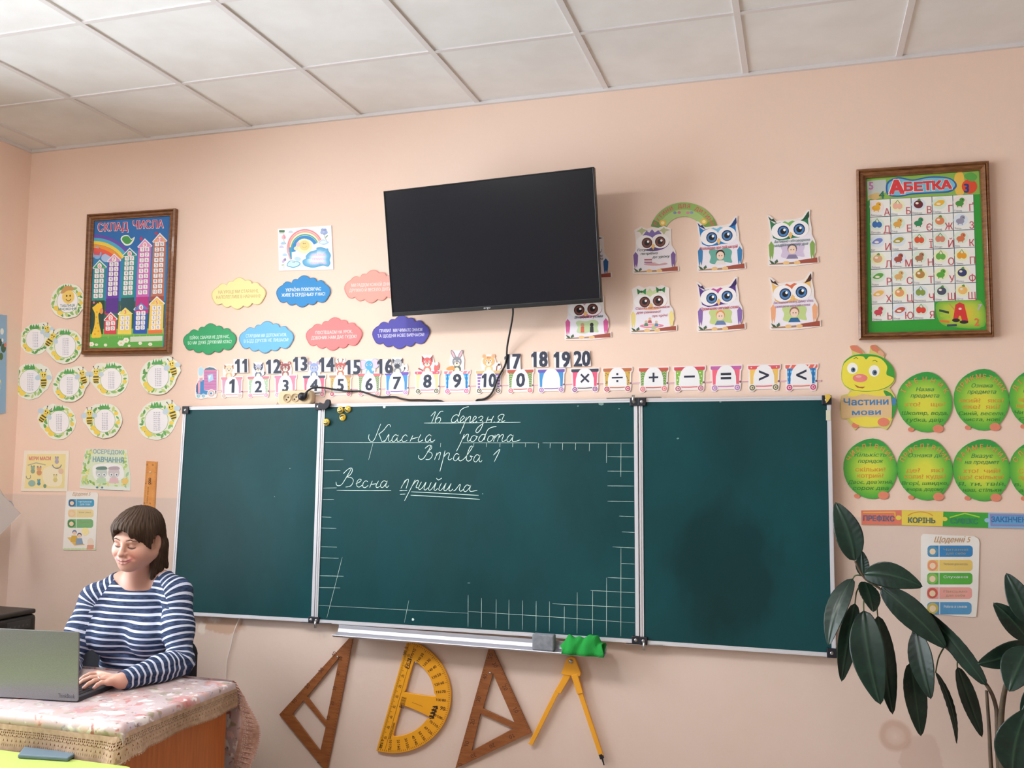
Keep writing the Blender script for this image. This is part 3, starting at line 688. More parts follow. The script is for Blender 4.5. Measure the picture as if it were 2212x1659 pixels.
# ---- clouds with class rules
CK = [(845,728),(880,610),(955,598),(1005,566),(1108,562),(1165,590),(1230,608),(1255,728),(1165,752),(1092,772),(988,770),(912,748)]
CK = [((x-1053)/430, (y-660)/430) for x, y in CK]
CLOUDS = [
 (516.6,632,109,.0,'#ece3a0','#d8c68c','#c9ab6b',['НА УРОЦІ МИ СТАРАННІ,','НАПОЛЕГЛИВІ В НАВЧАННІ!'],'pale yellow cloud card with faint tan writing'),
 (656.6,627.5,109,.0,'#1f86c8','#2f6d9c','#f2f6fa',['УКРАЇНА ПОВСЯКЧАС','ЖИВЕ В СЕРДЕНЬКУ У НАС!'],'bright blue cloud card right under the rainbow poster'),
 (805.5,617,113,.0,'#eea093','#e08a80','#f8dcd6',['МИ РАДІЄМ КОЖНІЙ ДНИНІ,','ДРУЖНО Й ВЕСЕЛО ДИТИНІ!'],'salmon cloud card partly hidden behind the left edge of the television'),
 (454.5,730.5,107,.0,'#1f9a5c','#3a7d5c','#cfeedd',['БІЙКИ, СВАРКИ НЕ ДЛЯ НАС,','БО МИ ДУЖЕ ДРУЖНИЙ КЛАС!'],'green cloud card with white writing'),
 (576.6,726.5,110,.0,'#6bb6e6','#5a93bb','#d2ecfa',['СТАРШИМ МИ ДОПОМАГАЄМ,','В БІДІ ДРУЗІВ НЕ ЛИШАЄМ!'],'light blue cloud card between the green and the coral cloud'),
 (722.6,719.5,113,.0,'#ef8081','#e06c70','#fbe0dc',['ПОСПІШАЄМ НА УРОК,','ДЗВОНИК НАМ ДАЄ ГУДОК!'],'coral pink cloud card above the number train, between light blue and violet clouds'),
 (867,715.5,115,.0,'#4a44a6','#3d3a85','#dcdcf5',['ПРАВИЛ  МИ ЧИМАЛО ЗНАЄМ','ТА ЩОДНЯ НОВІ ВИВЧАЄМ!'],'violet cloud card under the lower left corner of the television')]
for cx, cy, wd, ro, c, e, tc, tx, lab in CLOUDS:
    s = Sheet(IDX); ol = [(cx+x*wd*1.03, cy+y*wd*1.03-.03*x*wd) for x, y in bulges(CK)]
    s.poly(ol, e, 1); s.poly([(cx+(x-cx)*.965, cy+(y-cy)*.95) for x, y in ol], c, 2)
    for i, t in enumerate(tx):
        s.text(t, cx+(0 if i else 0), cy+1.5+i*11, 6.6, tc, 3, bold=.012, rot=-2, width=wd*((.7, .86)[i] if len(tx[0]) < 20 else (.8, .88)[i]))
    o = s.build('cloud_card', ol, .001, .0035, e, M_PRINT); tag(o, lab, 'card', 'cloud shaped rule cards')

# ---- rainbow poster
zr = zoom(590, 480, 13.827); s = Sheet(wall_xf(zr))
OUT = [(150,205),(1745,100),(1810,1420),(185,1455)]
s.poly(OUT, '#f0eff0', 1)
for r0, r1, c in ((560,515,'#e8888c'),(515,470,'#f0a49a'),(470,440,'#f2e6b0'),(440,405,'#3aa08c'),(405,300,'#2f86c8')):
    s.arc(965, 760+(560-r0)*.25, r0*.96, r1*.96, 165, 335, c, 2, 26, 1.02)
s.poly([(415,760),(430,900),(510,1110),(545,1130),(480,900),(455,740)], '#eda0a4', 2); s.poly([(482,760),(505,1000),(545,1120),(570,1110),(565,900),(605,740)], '#3f98bd', 2)
s.ell(940,720,240,225,'#f2e3bc',3,20); s.ell(950,700,150,150,'#f4d088',4); s.ell(915,640,14,20,'#8a7060',5,8); s.ell(965,640,14,20,'#8a7060',5,8)
s.arc(945,700,60,70,20,150,'#c98f50',5); s.ell(760,670,60,70,'#eec0c0',4); s.ell(700,790,70,60,'#d8dcb8',4)
s.blob([(420,1300),(470,1180),(560,1150),(690,1170),(790,1190),(830,1250),(780,1310),(640,1365),(520,1350)], '#5fa9c8', 4); s.blob([(445,1290),(490,1195),(570,1165),(690,1185),(770,1205),(800,1250),(750,1295),(630,1340),(530,1325)], '#c4dfee', 5)
s.blob([(640,1090),(720,1040),(830,1080),(820,1150),(720,1165)], '#b5d6e8', 6); s.ell(610,1200,16,18,'#7a92b8',7,8); s.ell(650,1200,14,18,'#7a92b8',7,8)
s.blob([(1370,620),(1420,560),(1500,520),(1590,560),(1680,600),(1600,660),(1500,680)], '#a9cbe6', 4); s.blob([(1400,620),(1500,550),(1620,605),(1500,650)], '#d6e6f4', 5)
CL2 = [(990,1090),(990,1010),(1110,890),(1300,830),(1310,770),(1440,745),(1580,790),(1650,790),(1670,860),(1735,990),(1700,1130),(1720,1230),(1650,1335),(1500,1300),(1260,1360),(1080,1350),(920,1280),(890,1150)]
s.grad(spline(CL2, 4, True), (1330,1080), ['#efe4f0','#e6e2f2','#cfe0f0','#6fb4d8','#4f9ccc'], 4)
for t, y, wd in (('ВЕСЕЛКОВІ', 975, 430), ('ПРАВИЛА', 1100, 360), ('ДЛЯ УЧНІВ', 1225, 480)): s.text(t, 1370, y+35, 60, '#e2b0d0', 5, bold=.015, width=wd)
s.rect(190,240,355,300,'#4f7a5c',2); s.rect(200,310,345,335,'#7a9a86',2)
for x, y, c in ((1490,240,'#8ea6d0'),(1560,245,'#8498c8'),(1590,310,'#93a8d8'),(1540,340,'#8ea6d0'),(1470,310,'#9cb0d8')): s.ell(x,y,52,52,c,3,12)
s.ell(1525,295,26,26,'#c8b8d8',4,10); s.line([(1535,350),(1560,470),(1610,560)],14,'#7d9a90',2); s.blob([(1570,470),(1590,420),(1650,390),(1620,450)], '#8aa38c', 3)
for x, y, c in ((330,420,'#e4a2ae'),(300,460,'#eab4bc'),(355,460,'#dc98a8')): s.ell(x,y,34,52,c,3,12)
s.line([(325,500),(340,580),(400,660)],12,'#7c9a86',2)
for x, y, c in ((340,1140,'#b8a0c8'),(310,1180,'#c4b0d2'),(370,1120,'#8f84b0')): s.ell(x,y,32,46,c,3,12)
s.line([(345,1220),(330,1400)],8,'#a3b49c',2); s.blob([(260,1290),(300,1250),(340,1270),(300,1310)], '#b9c4ae', 3)
for x, y, c in ((310,640,'#a9c9e2'),(265,745,'#ccc8e0'),(365,980,'#b2d0e8'),(540,300,'#c4d2e2'),(870,1310,'#cfdfe4')): s.blob([(x-75,y+20),(x-40,y-35),(x+20,y-40),(x+75,y+15),(x,y+35)], c, 3)
o = s.build('rainbow_poster', OUT, .001, .002, '#f0eff0', M_PRINT); tag(o, 'white poster with rainbow, smiling sun and blue cloud, left of the television', 'poster')

# ---- number train
DIG = '#2c3348'
W = [  # centre x, roof y, wheel y, half width, roof, body, wheel, pattern, sign, animal
 (501.5,817,855,23,'#dc8f9c','#cfa0bd','#c9b9a8','','1','giraffe'),(558.9,815.6,854,23,'#dd7d8c','#a9c7a6','#e58fae','dot','2','raccoon'),
 (617.3,814,852.5,23.5,'#e58aaa','#e68aa4','#c48fbb','fringe','3','bear'),(679.2,814,851.7,24,'#454a60','#e66c88','#cf6880','','4','hippo'),
 (736,813,851,24,'#bb8d6e','#ccae68','#bb3b50','leopard','5','deer'),(797.8,809.6,850,24.5,'#d5707a','#7f9868','#ec8c90','chevron','6','elephant'),
 (857.6,807,848,25.5,'#7858b4','#4596d6','#b884c4','','7','zebra'),(923.5,805,845,26.5,'#e0607c','#ecd49c','#4d5a48','','8','fox'),
 (987.6,804.4,845,27.5,'#e58092','#35a0de','#ec6c9c','gingham','9','rabbit'),(1056.3,803.5,844,27.5,'#d6b67a','#8a68a8','#4a4a48','stripe','10','tiger'),
 (1124.6,801.8,843.5,28,'#bf5648','#6f934c','#e86a74','chevron','0',''),(1191.3,801,842,28.8,'#6a58b0','#3f92d2','#a884c0','','',''),
 (1263.9,800,841,29.5,'#3c4152','#ea5c82','#8a5a98','','×',''),(1333.9,798.6,840,30.5,'#bf6e48','#d2ad4e','#b83a4e','leopard','÷',''),
 (1412,798,840,31.5,'#c85548','#6f9e48','#e88080','chevron','+',''),(1489.5,796,839,33,'#d84c5c','#84ba4c','#b06a7c','dot','−',''),
 (1568.3,794,837.7,33,'#c46aae','#f06a80','#a880c0','fringe','=',''),(1650.3,793,837,34,'#e05a68','#eec468','#66704a','','>',''),
 (1731,791.4,836.7,34.5,'#e86a5a','#3088cc','#c43c74','gingham','<','')]
NAMES = {'1':'lilac number train wagon 1 with a giraffe','2':'green dotted number train wagon 2 with a raccoon','3':'pink number train wagon 3 with a brown bear','4':'number train wagon 4 with dark roof and a blue hippo','5':'leopard print number train wagon 5 with a small deer',
 '6':'green number train wagon 6 with an elephant','7':'blue number train wagon 7 with a grey zebra','8':'cream number train wagon 8 with a red fox','9':'blue checked number train wagon 9 with a rabbit','10':'purple striped number train wagon 10 with a tiger cub',
 '0':'green chevron train wagon with the digit 0','':'blue train wagon with an empty white arch','×':'pink train wagon with the multiplication sign','÷':'leopard print train wagon with the division sign','+':'green chevron train wagon with the plus sign','−':'green dotted train wagon with the minus sign','=':'pink train wagon with the equals sign','>':'yellow train wagon with the greater-than sign','<':'blue checked train wagon with the less-than sign, last of the train'}
def animal(s, kind, x, y, k):                    # x centre, y = roof line, k = size unit
    E = lambda dx, dy, rx, ry, c, lv, rot=0, n=14: s.ell(x+dx*k, y+dy*k, rx*k, ry*k, c, lv, n, rot)
    hy = -20; bodyc, head, dark = {'giraffe':('#e6b48c','#f0d2b4','#a07050'),'raccoon':('#5c6a86','#b9bcd0','#454f6a'),'bear':('#9a5a60','#96504e','#4a2828'),'hippo':('#6a86b4','#8f9fd0','#4a5a86'),
      'deer':('#c87860','#c0605a','#7a4038'),'elephant':('#8cc0dc','#54a8d2','#2a6a92'),'zebra':('#8a8c98','#a8aab4','#3c404e'),'fox':('#e07a70','#e0605e','#9a4048'),'rabbit':('#5c6a5c','#85868f','#4a4a54'),'tiger':('#ecc48c','#e8b478','#5a3a2a')}[kind]
    E(0, -5, 8, 8, bodyc, 3); E(0, -3, 5, 6, '#efdccb', 4)
    if kind == 'rabbit':
        E(-7, -34, 3.4, 10, head, 3, -25); E(7, -34, 3.4, 10, head, 3, 25); E(-7, -34, 1.9, 8, '#eab0bc', 4, -25); E(7, -34, 1.9, 8, '#eab0bc', 4, 25)
        s.blob([(x-20*k,y-8*k),(x-8*k,y-12*k),(x-4*k,y-4*k),(x-18*k,y-3*k)], '#e59a58', 4)
    if kind == 'elephant': E(-13, -21, 9, 10, '#dcc4dc', 3); E(13, -23, 9, 10, '#dcc4dc', 3); E(-13, -21, 9.8, 10.8, '#6ab4dc', 2); E(13, -23, 9.8, 10.8, '#6ab4dc', 2)
    if kind in ('bear', 'tiger', 'hippo'): E(-9, -30, 4, 4, head, 3); E(9, -30, 4, 4, head, 3); E(-9, -30, 2.2, 2.2, '#d8a098', 4); E(9, -30, 2.2, 2.2, '#d8a098', 4)
    if kind in ('fox', 'raccoon', 'zebra', 'giraffe', 'deer'):
        for q in (-1, 1): s.poly([(x+q*3*k, y-25*k), (x+q*11*k, y-(34 if kind in ('fox', 'raccoon') else 31)*k), (x+q*11*k, y-20*k)], dark if kind != 'deer' else head, 3)
    if kind == 'deer':
        for q in (-1, 1): s.line([(x+q*3*k, y-28*k), (x+q*5*k, y-36*k), (x+q*4*k, y-39*k)], 1.6*k, '#8a6a58', 3); s.line([(x+q*5*k, y-35*k), (x+q*8*k, y-38*k)], 1.4*k, '#8a6a58', 3)
    wide = {'hippo':9.5,'bear':11,'tiger':12,'fox':9.5}.get(kind, 9)
    E(0, hy, wide, 10, head, 5)
    if kind == 'raccoon': E(-5, hy, 4.6, 4, dark, 6); E(5, hy, 4.6, 4, dark, 6)
    if kind == 'zebra': E(-1, hy+5, 6, 5, '#454955', 6)
    elif kind == 'hippo': E(0, hy+4, 9, 6, '#a4b2da', 6); E(-3, hy+2, 1, 1.4, dark, 7, n=8); E(3, hy+2, 1, 1.4, dark, 7, n=8)
    elif kind == 'elephant': s.blob([(x-3*k,y-16*k),(x+3*k,y-16*k),(x+6*k,y-6*k),(x+11*k,y-8*k),(x+9*k,y-2*k),(x+3*k,y-3*k)], '#54a8d2', 6)
    else: E(0, hy+5, 5.5, 4, '#f2dccb', 6); E(0, hy+3.2, 1.6, 1.3, '#4a302a', 7, n=8)
    if kind == 'tiger':
        for dx in (-3, 0, 3): s.line([(x+dx*k, y-29*k), (x+dx*.6*k, y-25.5*k)], 1.2*k, '#c0584a', 6)
        s.line([(x+15*k, y-1*k), (x+16*k, y-10*k), (x+20*k, y-13*k)], 1.8*k, '#8a4a3a', 4); E(20, -13, 2.6, 2.2, '#4a302a', 5, n=8)
    if kind == 'fox': E(19, -10, 5, 10, '#e06a66', 3, 12); E(19, -17, 3.6, 4, '#f2e6e0', 4, 12); s.line([(x-18*k, y-8*k), (x-8*k, y-3*k)], 3*k, '#a05a5a', 3)
    if kind in ('zebra', 'giraffe', 'raccoon'): s.line([(x+8*k, y-1*k), (x+13*k, y-4*k), (x+15*k, y-9*k)], 1.4*k, dark, 3); E(15, -10, 1.6, 2.8, dark, 4, n=8)
    for q in (-1, 1): E(q*4, hy-1, 2, 2.3, '#ffffff', 7, n=8); E(q*3.8, hy-.8, 1.1, 1.4, '#2a2a34', 8, n=8)
for i, (x, ry, wy, hw, rc, bc, wc, pat, sg, an) in enumerate(W):
    s = Sheet(IDX); u = hw/27; dk = -.028 if i > 9 else -.02
    zz = lambda px, py, X=x: (px, py+(px-X)*dk)
    s.xf = lambda a, b, X=x, D=dk: IDX(a, b+(a-X)*D)
    bw_ = hw*.9; bot = wy-1
    body = [(x-bw_,ry+3),(x+bw_,ry+3),(x+bw_*.94,bot-4*u),(x-bw_*.94,bot-4*u)]
    s.poly(body, bc, 2)
    lpx = [x-bw_, x-bw_*.66]; rpx = [x+bw_*.66, x+bw_]
    if pat == 'dot':
        for q in range(5):
            for a in (x-bw_*.82, x+bw_*.82): s.ell(a+(1.5 if q % 2 else -1.5), ry+8*u+q*6*u, 1.2*u, 1.2*u, '#e8eec0', 3, 8)
    elif pat == 'chevron':
        for q in range(7):
            for a in (x-bw_*.82, x+bw_*.82): y = ry+6*u+q*4.6*u; s.line([(a-3.4*u, y+1.2*u), (a, y-1*u), (a+3.4*u, y+1.2*u)], 1.3*u, '#b9c49a', 3)
    elif pat == 'leopard':
        for q in range(14):
            a = x+random.choice((-1, 1))*bw_*random.uniform(.7, .95); s.ell(a, ry+random.uniform(6, 32)*u, 1.3*u, 1.0*u, '#8a6a34', 3, 7, random.uniform(0, 90))
    elif pat == 'stripe':
        for q in range(5): y = ry+8*u+q*6.4*u; s.rect(x-bw_*.98, y, x+bw_*.98, y+2.6*u, '#e2d4ea', 3)
    elif pat == 'gingham':
        for q in range(3): y = ry+7*u+q*9*u; s.rect(x-bw_*.97, y, x+bw_*.97, y+3.6*u, '#7cc4ee', 3)
        for a in (x-bw_*.82, x+bw_*.82): s.rect(a-1.4*u, ry+4, a+1.4*u, bot-5*u, '#1c74b8', 3)
    s.poly([(x-hw,ry-2.6*u),(x+hw,ry-2.6*u),(x+hw*1.0,ry+2*u),(x+hw*.93,ry+3.6*u),(x-hw*.93,ry+3.6*u),(x-hw*1.0,ry+2*u)], rc, 4)
    if sg == '9' or sg == '<':
        for q in range(5): a = x-hw*.8+q*hw*.38; s.poly([(a,ry+3*u),(a+3*u,ry+3*u),(a+6*u,ry-2.4*u),(a+3*u,ry-2.4*u)], '#f4e2de', 5)
    if sg in ('8', '>'):
        for q in range(5): s.ell(x-hw*.8+q*hw*.4, ry+.5*u, 1.3*u, 1.3*u, '#f4d4cc', 5, 8)
    s.line([(x-hw*.78, bot-2*u), (x, bot-1.2*u), (x+hw*.78, bot-2*u)], 1.7*u, rc, 2)
    if i < len(W)-1 or True:
        nx = (W[i+1][0]-W[i+1][3]*.9 if i < len(W)-1 else x+hw+9); ly = wy-10*u
        s.line([(x+bw_*.92, ly), (nx-.5, ly+(nx-x)*-.0)], 1.6*u, '#d08898', 1)
        s.ell(x+bw_+1.5, ly, 2*u, 2*u, '#7a5560', 2, 8)
    if an: animal(s, an, x+(-6 if an in ('giraffe',) else 2 if an == 'zebra' else 0), ry-1, hw/25)
    for q in (-1, 1):
        a = x+q*hw*.74; s.ell(a, wy, 6.2*u, 6.2*u, '#f3e9e6', 4, 16); s.ell(a, wy, 4.9*u, 4.9*u, wc, 5, 16); s.ell(a, wy, 3*u, 3*u, '#efd9c4' if wc[1] in '46' else '#f0c9d2', 6, 12); s.ell(a+.4, wy, 1.6*u, 1.6*u, wc, 7, 10)
    ol = [(x-hw*1.07,ry-4.5*u)]
    if an:
        ax = x+(-6 if an == 'giraffe' else 0)
        top = {'rabbit':43,'deer':40,'fox':36,'raccoon':36}.get(an, 34)*hw/25
        ol += [(ax-15*u,ry-5*u),(ax-16*u,ry-.55*top),(ax-11*u,ry-top),(ax+11*u,ry-top),(ax+16*u,ry-.55*top),(ax+15*u,ry-5*u)]
        if an in ('fox','tiger','zebra'): ol[-1:] = [(ax+17*u,ry-.5*top),(ax+24*u,ry-22*u),(ax+26*u,ry-8*u),(ax+22*u,ry-4.6*u)]
    ol += [(x+hw*1.07,ry-4.5*u),(x+hw*1.08,ry+4*u),(x+hw*.99,ry+6*u),(x+hw*.97,wy-11.5*u)]
    nx = (W[i+1][0]-W[i+1][3]*.93 if i < len(W)-1 else x+hw+9)
    ol += [(nx-.8,wy-11.5*u),(nx-.8,wy-8.5*u),(x+hw*1.0,wy-8.5*u),(x+hw*.98,wy+2*u),(x+hw*.9,wy+6.4*u),(x+hw*.66,wy+6.8*u),(x+hw*.52,wy+3*u),(x-hw*.52,wy+3*u),(x-hw*.66,wy+6.8*u),(x-hw*.9,wy+6.4*u),(x-hw*.98,wy+2*u),(x-hw*.99,ry+6*u),(x-hw*1.08,ry+4*u)]
    o = s.build('train_wagon', ol, .0006+(i % 2)*.0003, .0022, '#f0e6e4', M_PRINT)
    tag(o, NAMES[sg], 'card', 'wagons of the number train')
    c = Sheet(s.xf); aw = hw*.68; top = ry-3.5*u; b2 = bot-3.5*u
    arch = [(x-aw,b2),(x-aw*.97,b2-.45*(b2-top)),(x-aw*.8,b2-.75*(b2-top)),(x-aw*.5,top+2*u),(x-aw*.2,top),(x+aw*.2,top),(x+aw*.5,top+2*u),(x+aw*.8,b2-.75*(b2-top)),(x+aw*.97,b2-.45*(b2-top)),(x+aw,b2)]
    if sg and sg in '×÷+−=><':
        mid = (top+b2)/2+1; k = hw/31*10
        if sg == '+': c.rect(x-k, mid-k*.2, x+k, mid+k*.2, DIG, 2); c.rect(x-k*.2, mid-k, x+k*.2, mid+k, DIG, 3)
        elif sg == '−': c.rect(x-k*1.1, mid-k*.2, x+k*1.1, mid+k*.2, DIG, 2)
        elif sg == '=': c.rect(x-k*1.05, mid-k*.62, x+k*1.05, mid-k*.14, DIG, 2); c.rect(x-k*1.05, mid+k*.22, x+k*1.05, mid+k*.7, DIG, 2)
        elif sg == '÷': c.rect(x-k*1.2, mid-k*.18, x+k*1.2, mid+k*.18, DIG, 2); c.rect(x-k*.22, mid-k*1.0, x+k*.22, mid-k*.55, DIG, 2); c.rect(x-k*.22, mid+k*.55, x+k*.22, mid+k*1.0, DIG, 2)
        elif sg == '×': c.line([(x-k*.9,mid-k*.9),(x+k*.9,mid+k*.9)], k*.42, DIG, 2); c.line([(x-k*.9,mid+k*.9),(x+k*.9,mid-k*.9)], k*.42, DIG, 3)
        else:
            q = 1 if sg == '>' else -1
            c.poly([(x-q*k,mid-k*1.05),(x+q*k,mid-k*.18),(x+q*k,mid+k*.18),(x-q*k,mid+k*1.05),(x-q*k,mid+k*.6),(x+q*k*.4,mid),(x-q*k,mid-k*.6)], DIG, 2)
    elif sg: c.text(sg, x, b2-3.5*u, 27.5*u if i else 28, DIG, 2, bold=.035, sx=.92 if sg != '10' else .78, shear=.04)
    tag(c.build('number_plate', arch, .0034, .0008, '#efeff2', M_PRINT, o), 'white arched paper plate')
# locomotive
zl = zoom(400, 740, 5.821); s = Sheet(wall_xf(zl))
s.poly([(240,345),(400,340),(400,600),(240,600)], '#c884b4', 2)
for q in range(6): s.rect(242, 378+q*36, 398, 384+q*36, '#b070a4', 3)
s.poly([(242,350),(262,325),(310,310),(360,318),(405,348)], '#4f7890', 3); s.rect(240,344,408,356,'#d88a9c',4)
s.poly([(285,410),(350,395),(362,470),(300,500)], '#a9d2f0', 4); s.poly([(300,420),(335,412),(305,470)], '#e0f0fa', 5)
s.poly([(175,480),(240,470),(240,600),(290,610),(290,655),(150,655),(142,560)], '#3f88c4', 2); s.poly([(165,490),(195,485),(192,640),(168,640)], '#e4a0b4', 3); s.poly([(145,540),(165,500),(165,640),(142,620)], '#465a86', 4)
s.poly([(185,450),(225,440),(222,490),(188,490)], '#d8a8b4', 3); s.blob([(175,400),(178,330),(205,310),(235,340),(225,400),(200,415)], '#b4dcec', 2)
s.poly([(385,600),(398,610),(395,650),(380,640)], '#4a5068', 3)
for x, y, r in ((335,640,52),(172,672,27),(235,670,27)): s.ell(x,y,r,r,'#f0e6e2',4,18); s.ell(x,y,r*.8,r*.8,'#d2b8b8' if r > 40 else '#6ac0d0',5,16); s.ell(x,y,r*.45,r*.45,'#f0e8e8',6,12); s.ell(x-3,y,r*.28,r*.28,'#3f88b4',7,10)
s.line([(400,610),(460,608)],9,'#d08898',2)
ol = [(128,600),(145,520),(165,450),(160,390),(165,320),(205,298),(245,330),(300,298),(370,305),(420,345),(412,600),(465,598),(465,622),(408,628),(395,690),(340,705),(285,690),(262,700),(205,712),(140,700),(130,660)]
o = s.build('train_locomotive', ol, .0006, .0022, '#f0e6e4', M_PRINT); tag(o, 'pink and blue toy locomotive cutout at the head of the number train', 'card')
# number cards 11-20
z7 = zoom(760, 740, 5.821); z8 = zoom(1080, 740, 3.072)
NC = [('11',z6,712,295,160,'#',615,205,805,385,'beside the giraffe'),('12',z6,1120,302,165,'',1030,215,1205,395,'beside the raccoon'),('13',z6,1455,270,165,'',1375,190,1550,365,'beside the brown bear'),('14',z6,1790,278,170,'',1705,190,1890,370,'beside the hippo'),
      ('15',z6,2118,310,172,'',2040,220,2215,400,'beside the little deer'),('16',z7,425,300,172,'',350,210,505,395,'beside the zebra'),('17',z7,2028,240,178,'',1935,150,2130,345,'crossed by the power cord'),
      ('18',z8,265,112,96,'',215,60,325,165,'above the empty train wagon'),('19',z8,414,114,98,'',360,62,472,168,'between cards 18 and 20'),('20',z8,547,108,96,'',490,55,606,160,'last of the number cards, above the multiplication wagon')]
for t, zf, cx, cy, hh, _, x0, y0, x1, y1, lab in NC:
    s = Sheet(wall_xf(zf)); s.text(t, cx, cy+hh/2, hh, DIG, 2, bold=.04, shear=.03, rot=-2, sx=.78)
    o = s.build('number_card', [(x0,y0+6),(x1-8,y0),(x1,y1-4),(x0+4,y1)], .0052, .0012, '#efecee', M_PRINT)
    tag(o, 'white card with the number %s, %s' % (t, lab), 'card', 'loose number cards')

# ---- owl cards
zo = zoom(1210, 420, 3.749)
def owl(box, kind, head, brow, eye, wing, lines, tcol, pic, lab, ears='#203040', skew=0):
    x0, y0, x1, y1 = box; w_, h_ = x1-x0, y1-y0
    X = lambda u: x0+u*w_
    xf0 = wall_xf(zo)
    s = Sheet(lambda u, v: xf0(x0+u*w_, y0+v*h_+(u-.5)*w_*skew))
    s.poly(rounded(.07,.4,.87,.94,.08), '#efeaf4', 1)
    for q in (-1, 1):
        cx = .47+q*.41; wg = [(cx-.05,.6),(cx,.53),(cx+.055,.6),(cx+.05,.75),(cx+.03,.88),(cx+.005,.8),(cx-.015,.9),(cx-.035,.8)]
        s.poly(wg, wing, 2)
    if kind == 'horn':
        hd = [(.03,.13),(.12,.2),(.24,.18),(.36,.22),(.58,.2),(.7,.12),(.79,.0),(.8,.2),(.82,.32),(.76,.42),(.62,.47),(.5,.48),(.42,.5),(.22,.52),(.1,.47),(.06,.32)]
        s.poly(hd, head, 2); s.poly([(.03,.13),(.0,.06),(.07,.12),(.1,.1),(.17,.19)], ears, 3); s.poly([(.79,.0),(.81,-.02),(.82,.08),(.8,.12),(.68,.16),(.74,.08)], ears, 3)
        s.poly([(.26,.2),(.33,.16),(.4,.19),(.48,.15),(.56,.18),(.6,.2),(.5,.34),(.44,.38),(.38,.34)], brow, 3)
        ey = ((.26,.34),(.62,.31)); top = .2
    else:
        s.ell(.44,.33,.36,.19,head,2,24); s.poly([(.2,.2),(.3,.08),(.36,.12),(.42,.05),(.48,.12),(.56,.07),(.66,.19),(.5,.28),(.34,.28)], brow, 3)
        if kind == 'bow':
            for bx, by in ((.24,.1),(.65,.07)):
                s.poly([(bx,by+.02),(bx-.1,by-.05),(bx-.08,by+.08)], '#1f7a40', 4); s.poly([(bx,by+.02),(bx+.1,by-.05),(bx+.09,by+.08)], '#258a4a', 4); s.ell(bx,by+.02,.025,.025,'#165c30',5,10)
        else:
            for bx in (.2, .68): s.poly([(bx-.12,.09),(bx-.02,.03),(bx,.0),(bx+.02,.04),(bx+.14,.07),(bx+.04,.1),(bx,.17),(bx-.05,.1)], '#b8c090' if kind == 'tuft' else '#35306a', 4)
        ey = ((.27,.33),(.6,.31)); top = .05
    for (ex, e_y) in ey:
        s.ell(ex, e_y, .195, .155, '#f6f2f4', 4, 26); d = .02 if ex < .45 else -.02
        dk, md = ('#3a1c1c', '#7a4038') if eye == 'brown' else ('#1c2f5a', '#4f86c0')
        s.ell(ex+d+.02, e_y+.01, .115, .115*w_/h_, dk, 5, 20); s.ell(ex+d+.02, e_y+.015, .095, .095*w_/h_, md, 6, 18); s.ell(ex+d+.02, e_y+.01, .06, .06*w_/h_, '#141018', 7, 14); s.ell(ex+d+.045, e_y-.015, .026, .026, '#ffffff', 8, 10)
    s.poly([(.4,.42),(.44,.36),(.49,.4),(.45,.5)], '#edc07a', 6)
    for (t, u, v, hh, wd) in lines: s.text(t, u, v, hh, tcol, 9, 'l', .02, .25, -2, width=wd)
    if pic:
        s.blob([(.24,.62),(.3,.57),(.45,.59),(.62,.56),(.72,.62),(.7,.74),(.72,.84),(.56,.82),(.42,.86),(.26,.83),(.28,.72)], pic[0], 3)
        if pic[1] == 'two':
            for q, hc, bc in ((.38,'#c89878','#d86a58'),(.58,'#2a2a30','#303038')): s.ell(q,.67,.04,.045,hc,5,10); s.poly([(q-.035,.71),(q+.035,.71),(q+.04,.84),(q-.04,.84)], bc, 5)
        elif pic[1] == 'kid':
            s.ell(.48,.68,.095,.095,pic[2],5,14); s.ell(.48,.7,.08,.08,'#f2d6c2',6,14); s.poly([(.41,.79),(.55,.79),(.6,.87),(.36,.87)], pic[3], 5)
            s.ell(.455,.7,.01,.013,'#503838',7,6); s.ell(.51,.7,.01,.013,'#503838',7,6)
        elif pic[1] == 'books':
            for q, c in ((0,'#b06070'),(.03,'#d8c0c0'),(.06,'#8a6a9a')): s.rect(.25, .69+q, .42, .715+q, c, 5)
            s.ell(.5,.8,.26,.035,'#d8a4ae',4,20); s.poly([(.46,.78),(.58,.755),(.7,.78),(.58,.8)], '#eef0f4', 6)
        elif pic[1] == 'rug':
            s.ell(.46,.85,.26,.045,'#e08aa0',4,22); s.ell(.46,.85,.18,.028,'#ecc0c8',5,18)
            for q, v, c in ((.34,.76,'#5a8a70'),(.42,.7,'#c85058'),(.56,.77,'#5a88b0'),(.5,.83,'#b0c890')): s.ell(q,v,.03,.03,'#e8b890',6,8); s.poly([(q-.03,v+.03),(q+.03,v+.03),(q+.045,v+.09),(q-.045,v+.09)], c, 6)
    s.poly([(.02,.955),(.6,.925),(.62,.965),(.04,.975)], '#b08468', 3); s.poly([(.6,.905),(.98,.86),(.985,.955),(.62,.965)], '#a2503e', 3)
    s.poly([(.02,.88),(.1,.92),(.13,.965),(.06,.95)], '#3a5a44', 5); s.poly([(.18,.87),(.2,.92),(.13,.965),(.13,.91)], '#4a6a50', 5)
    for q in (.36, .58): s.ell(q,.945,.065,.035,'#eec488',5,14)
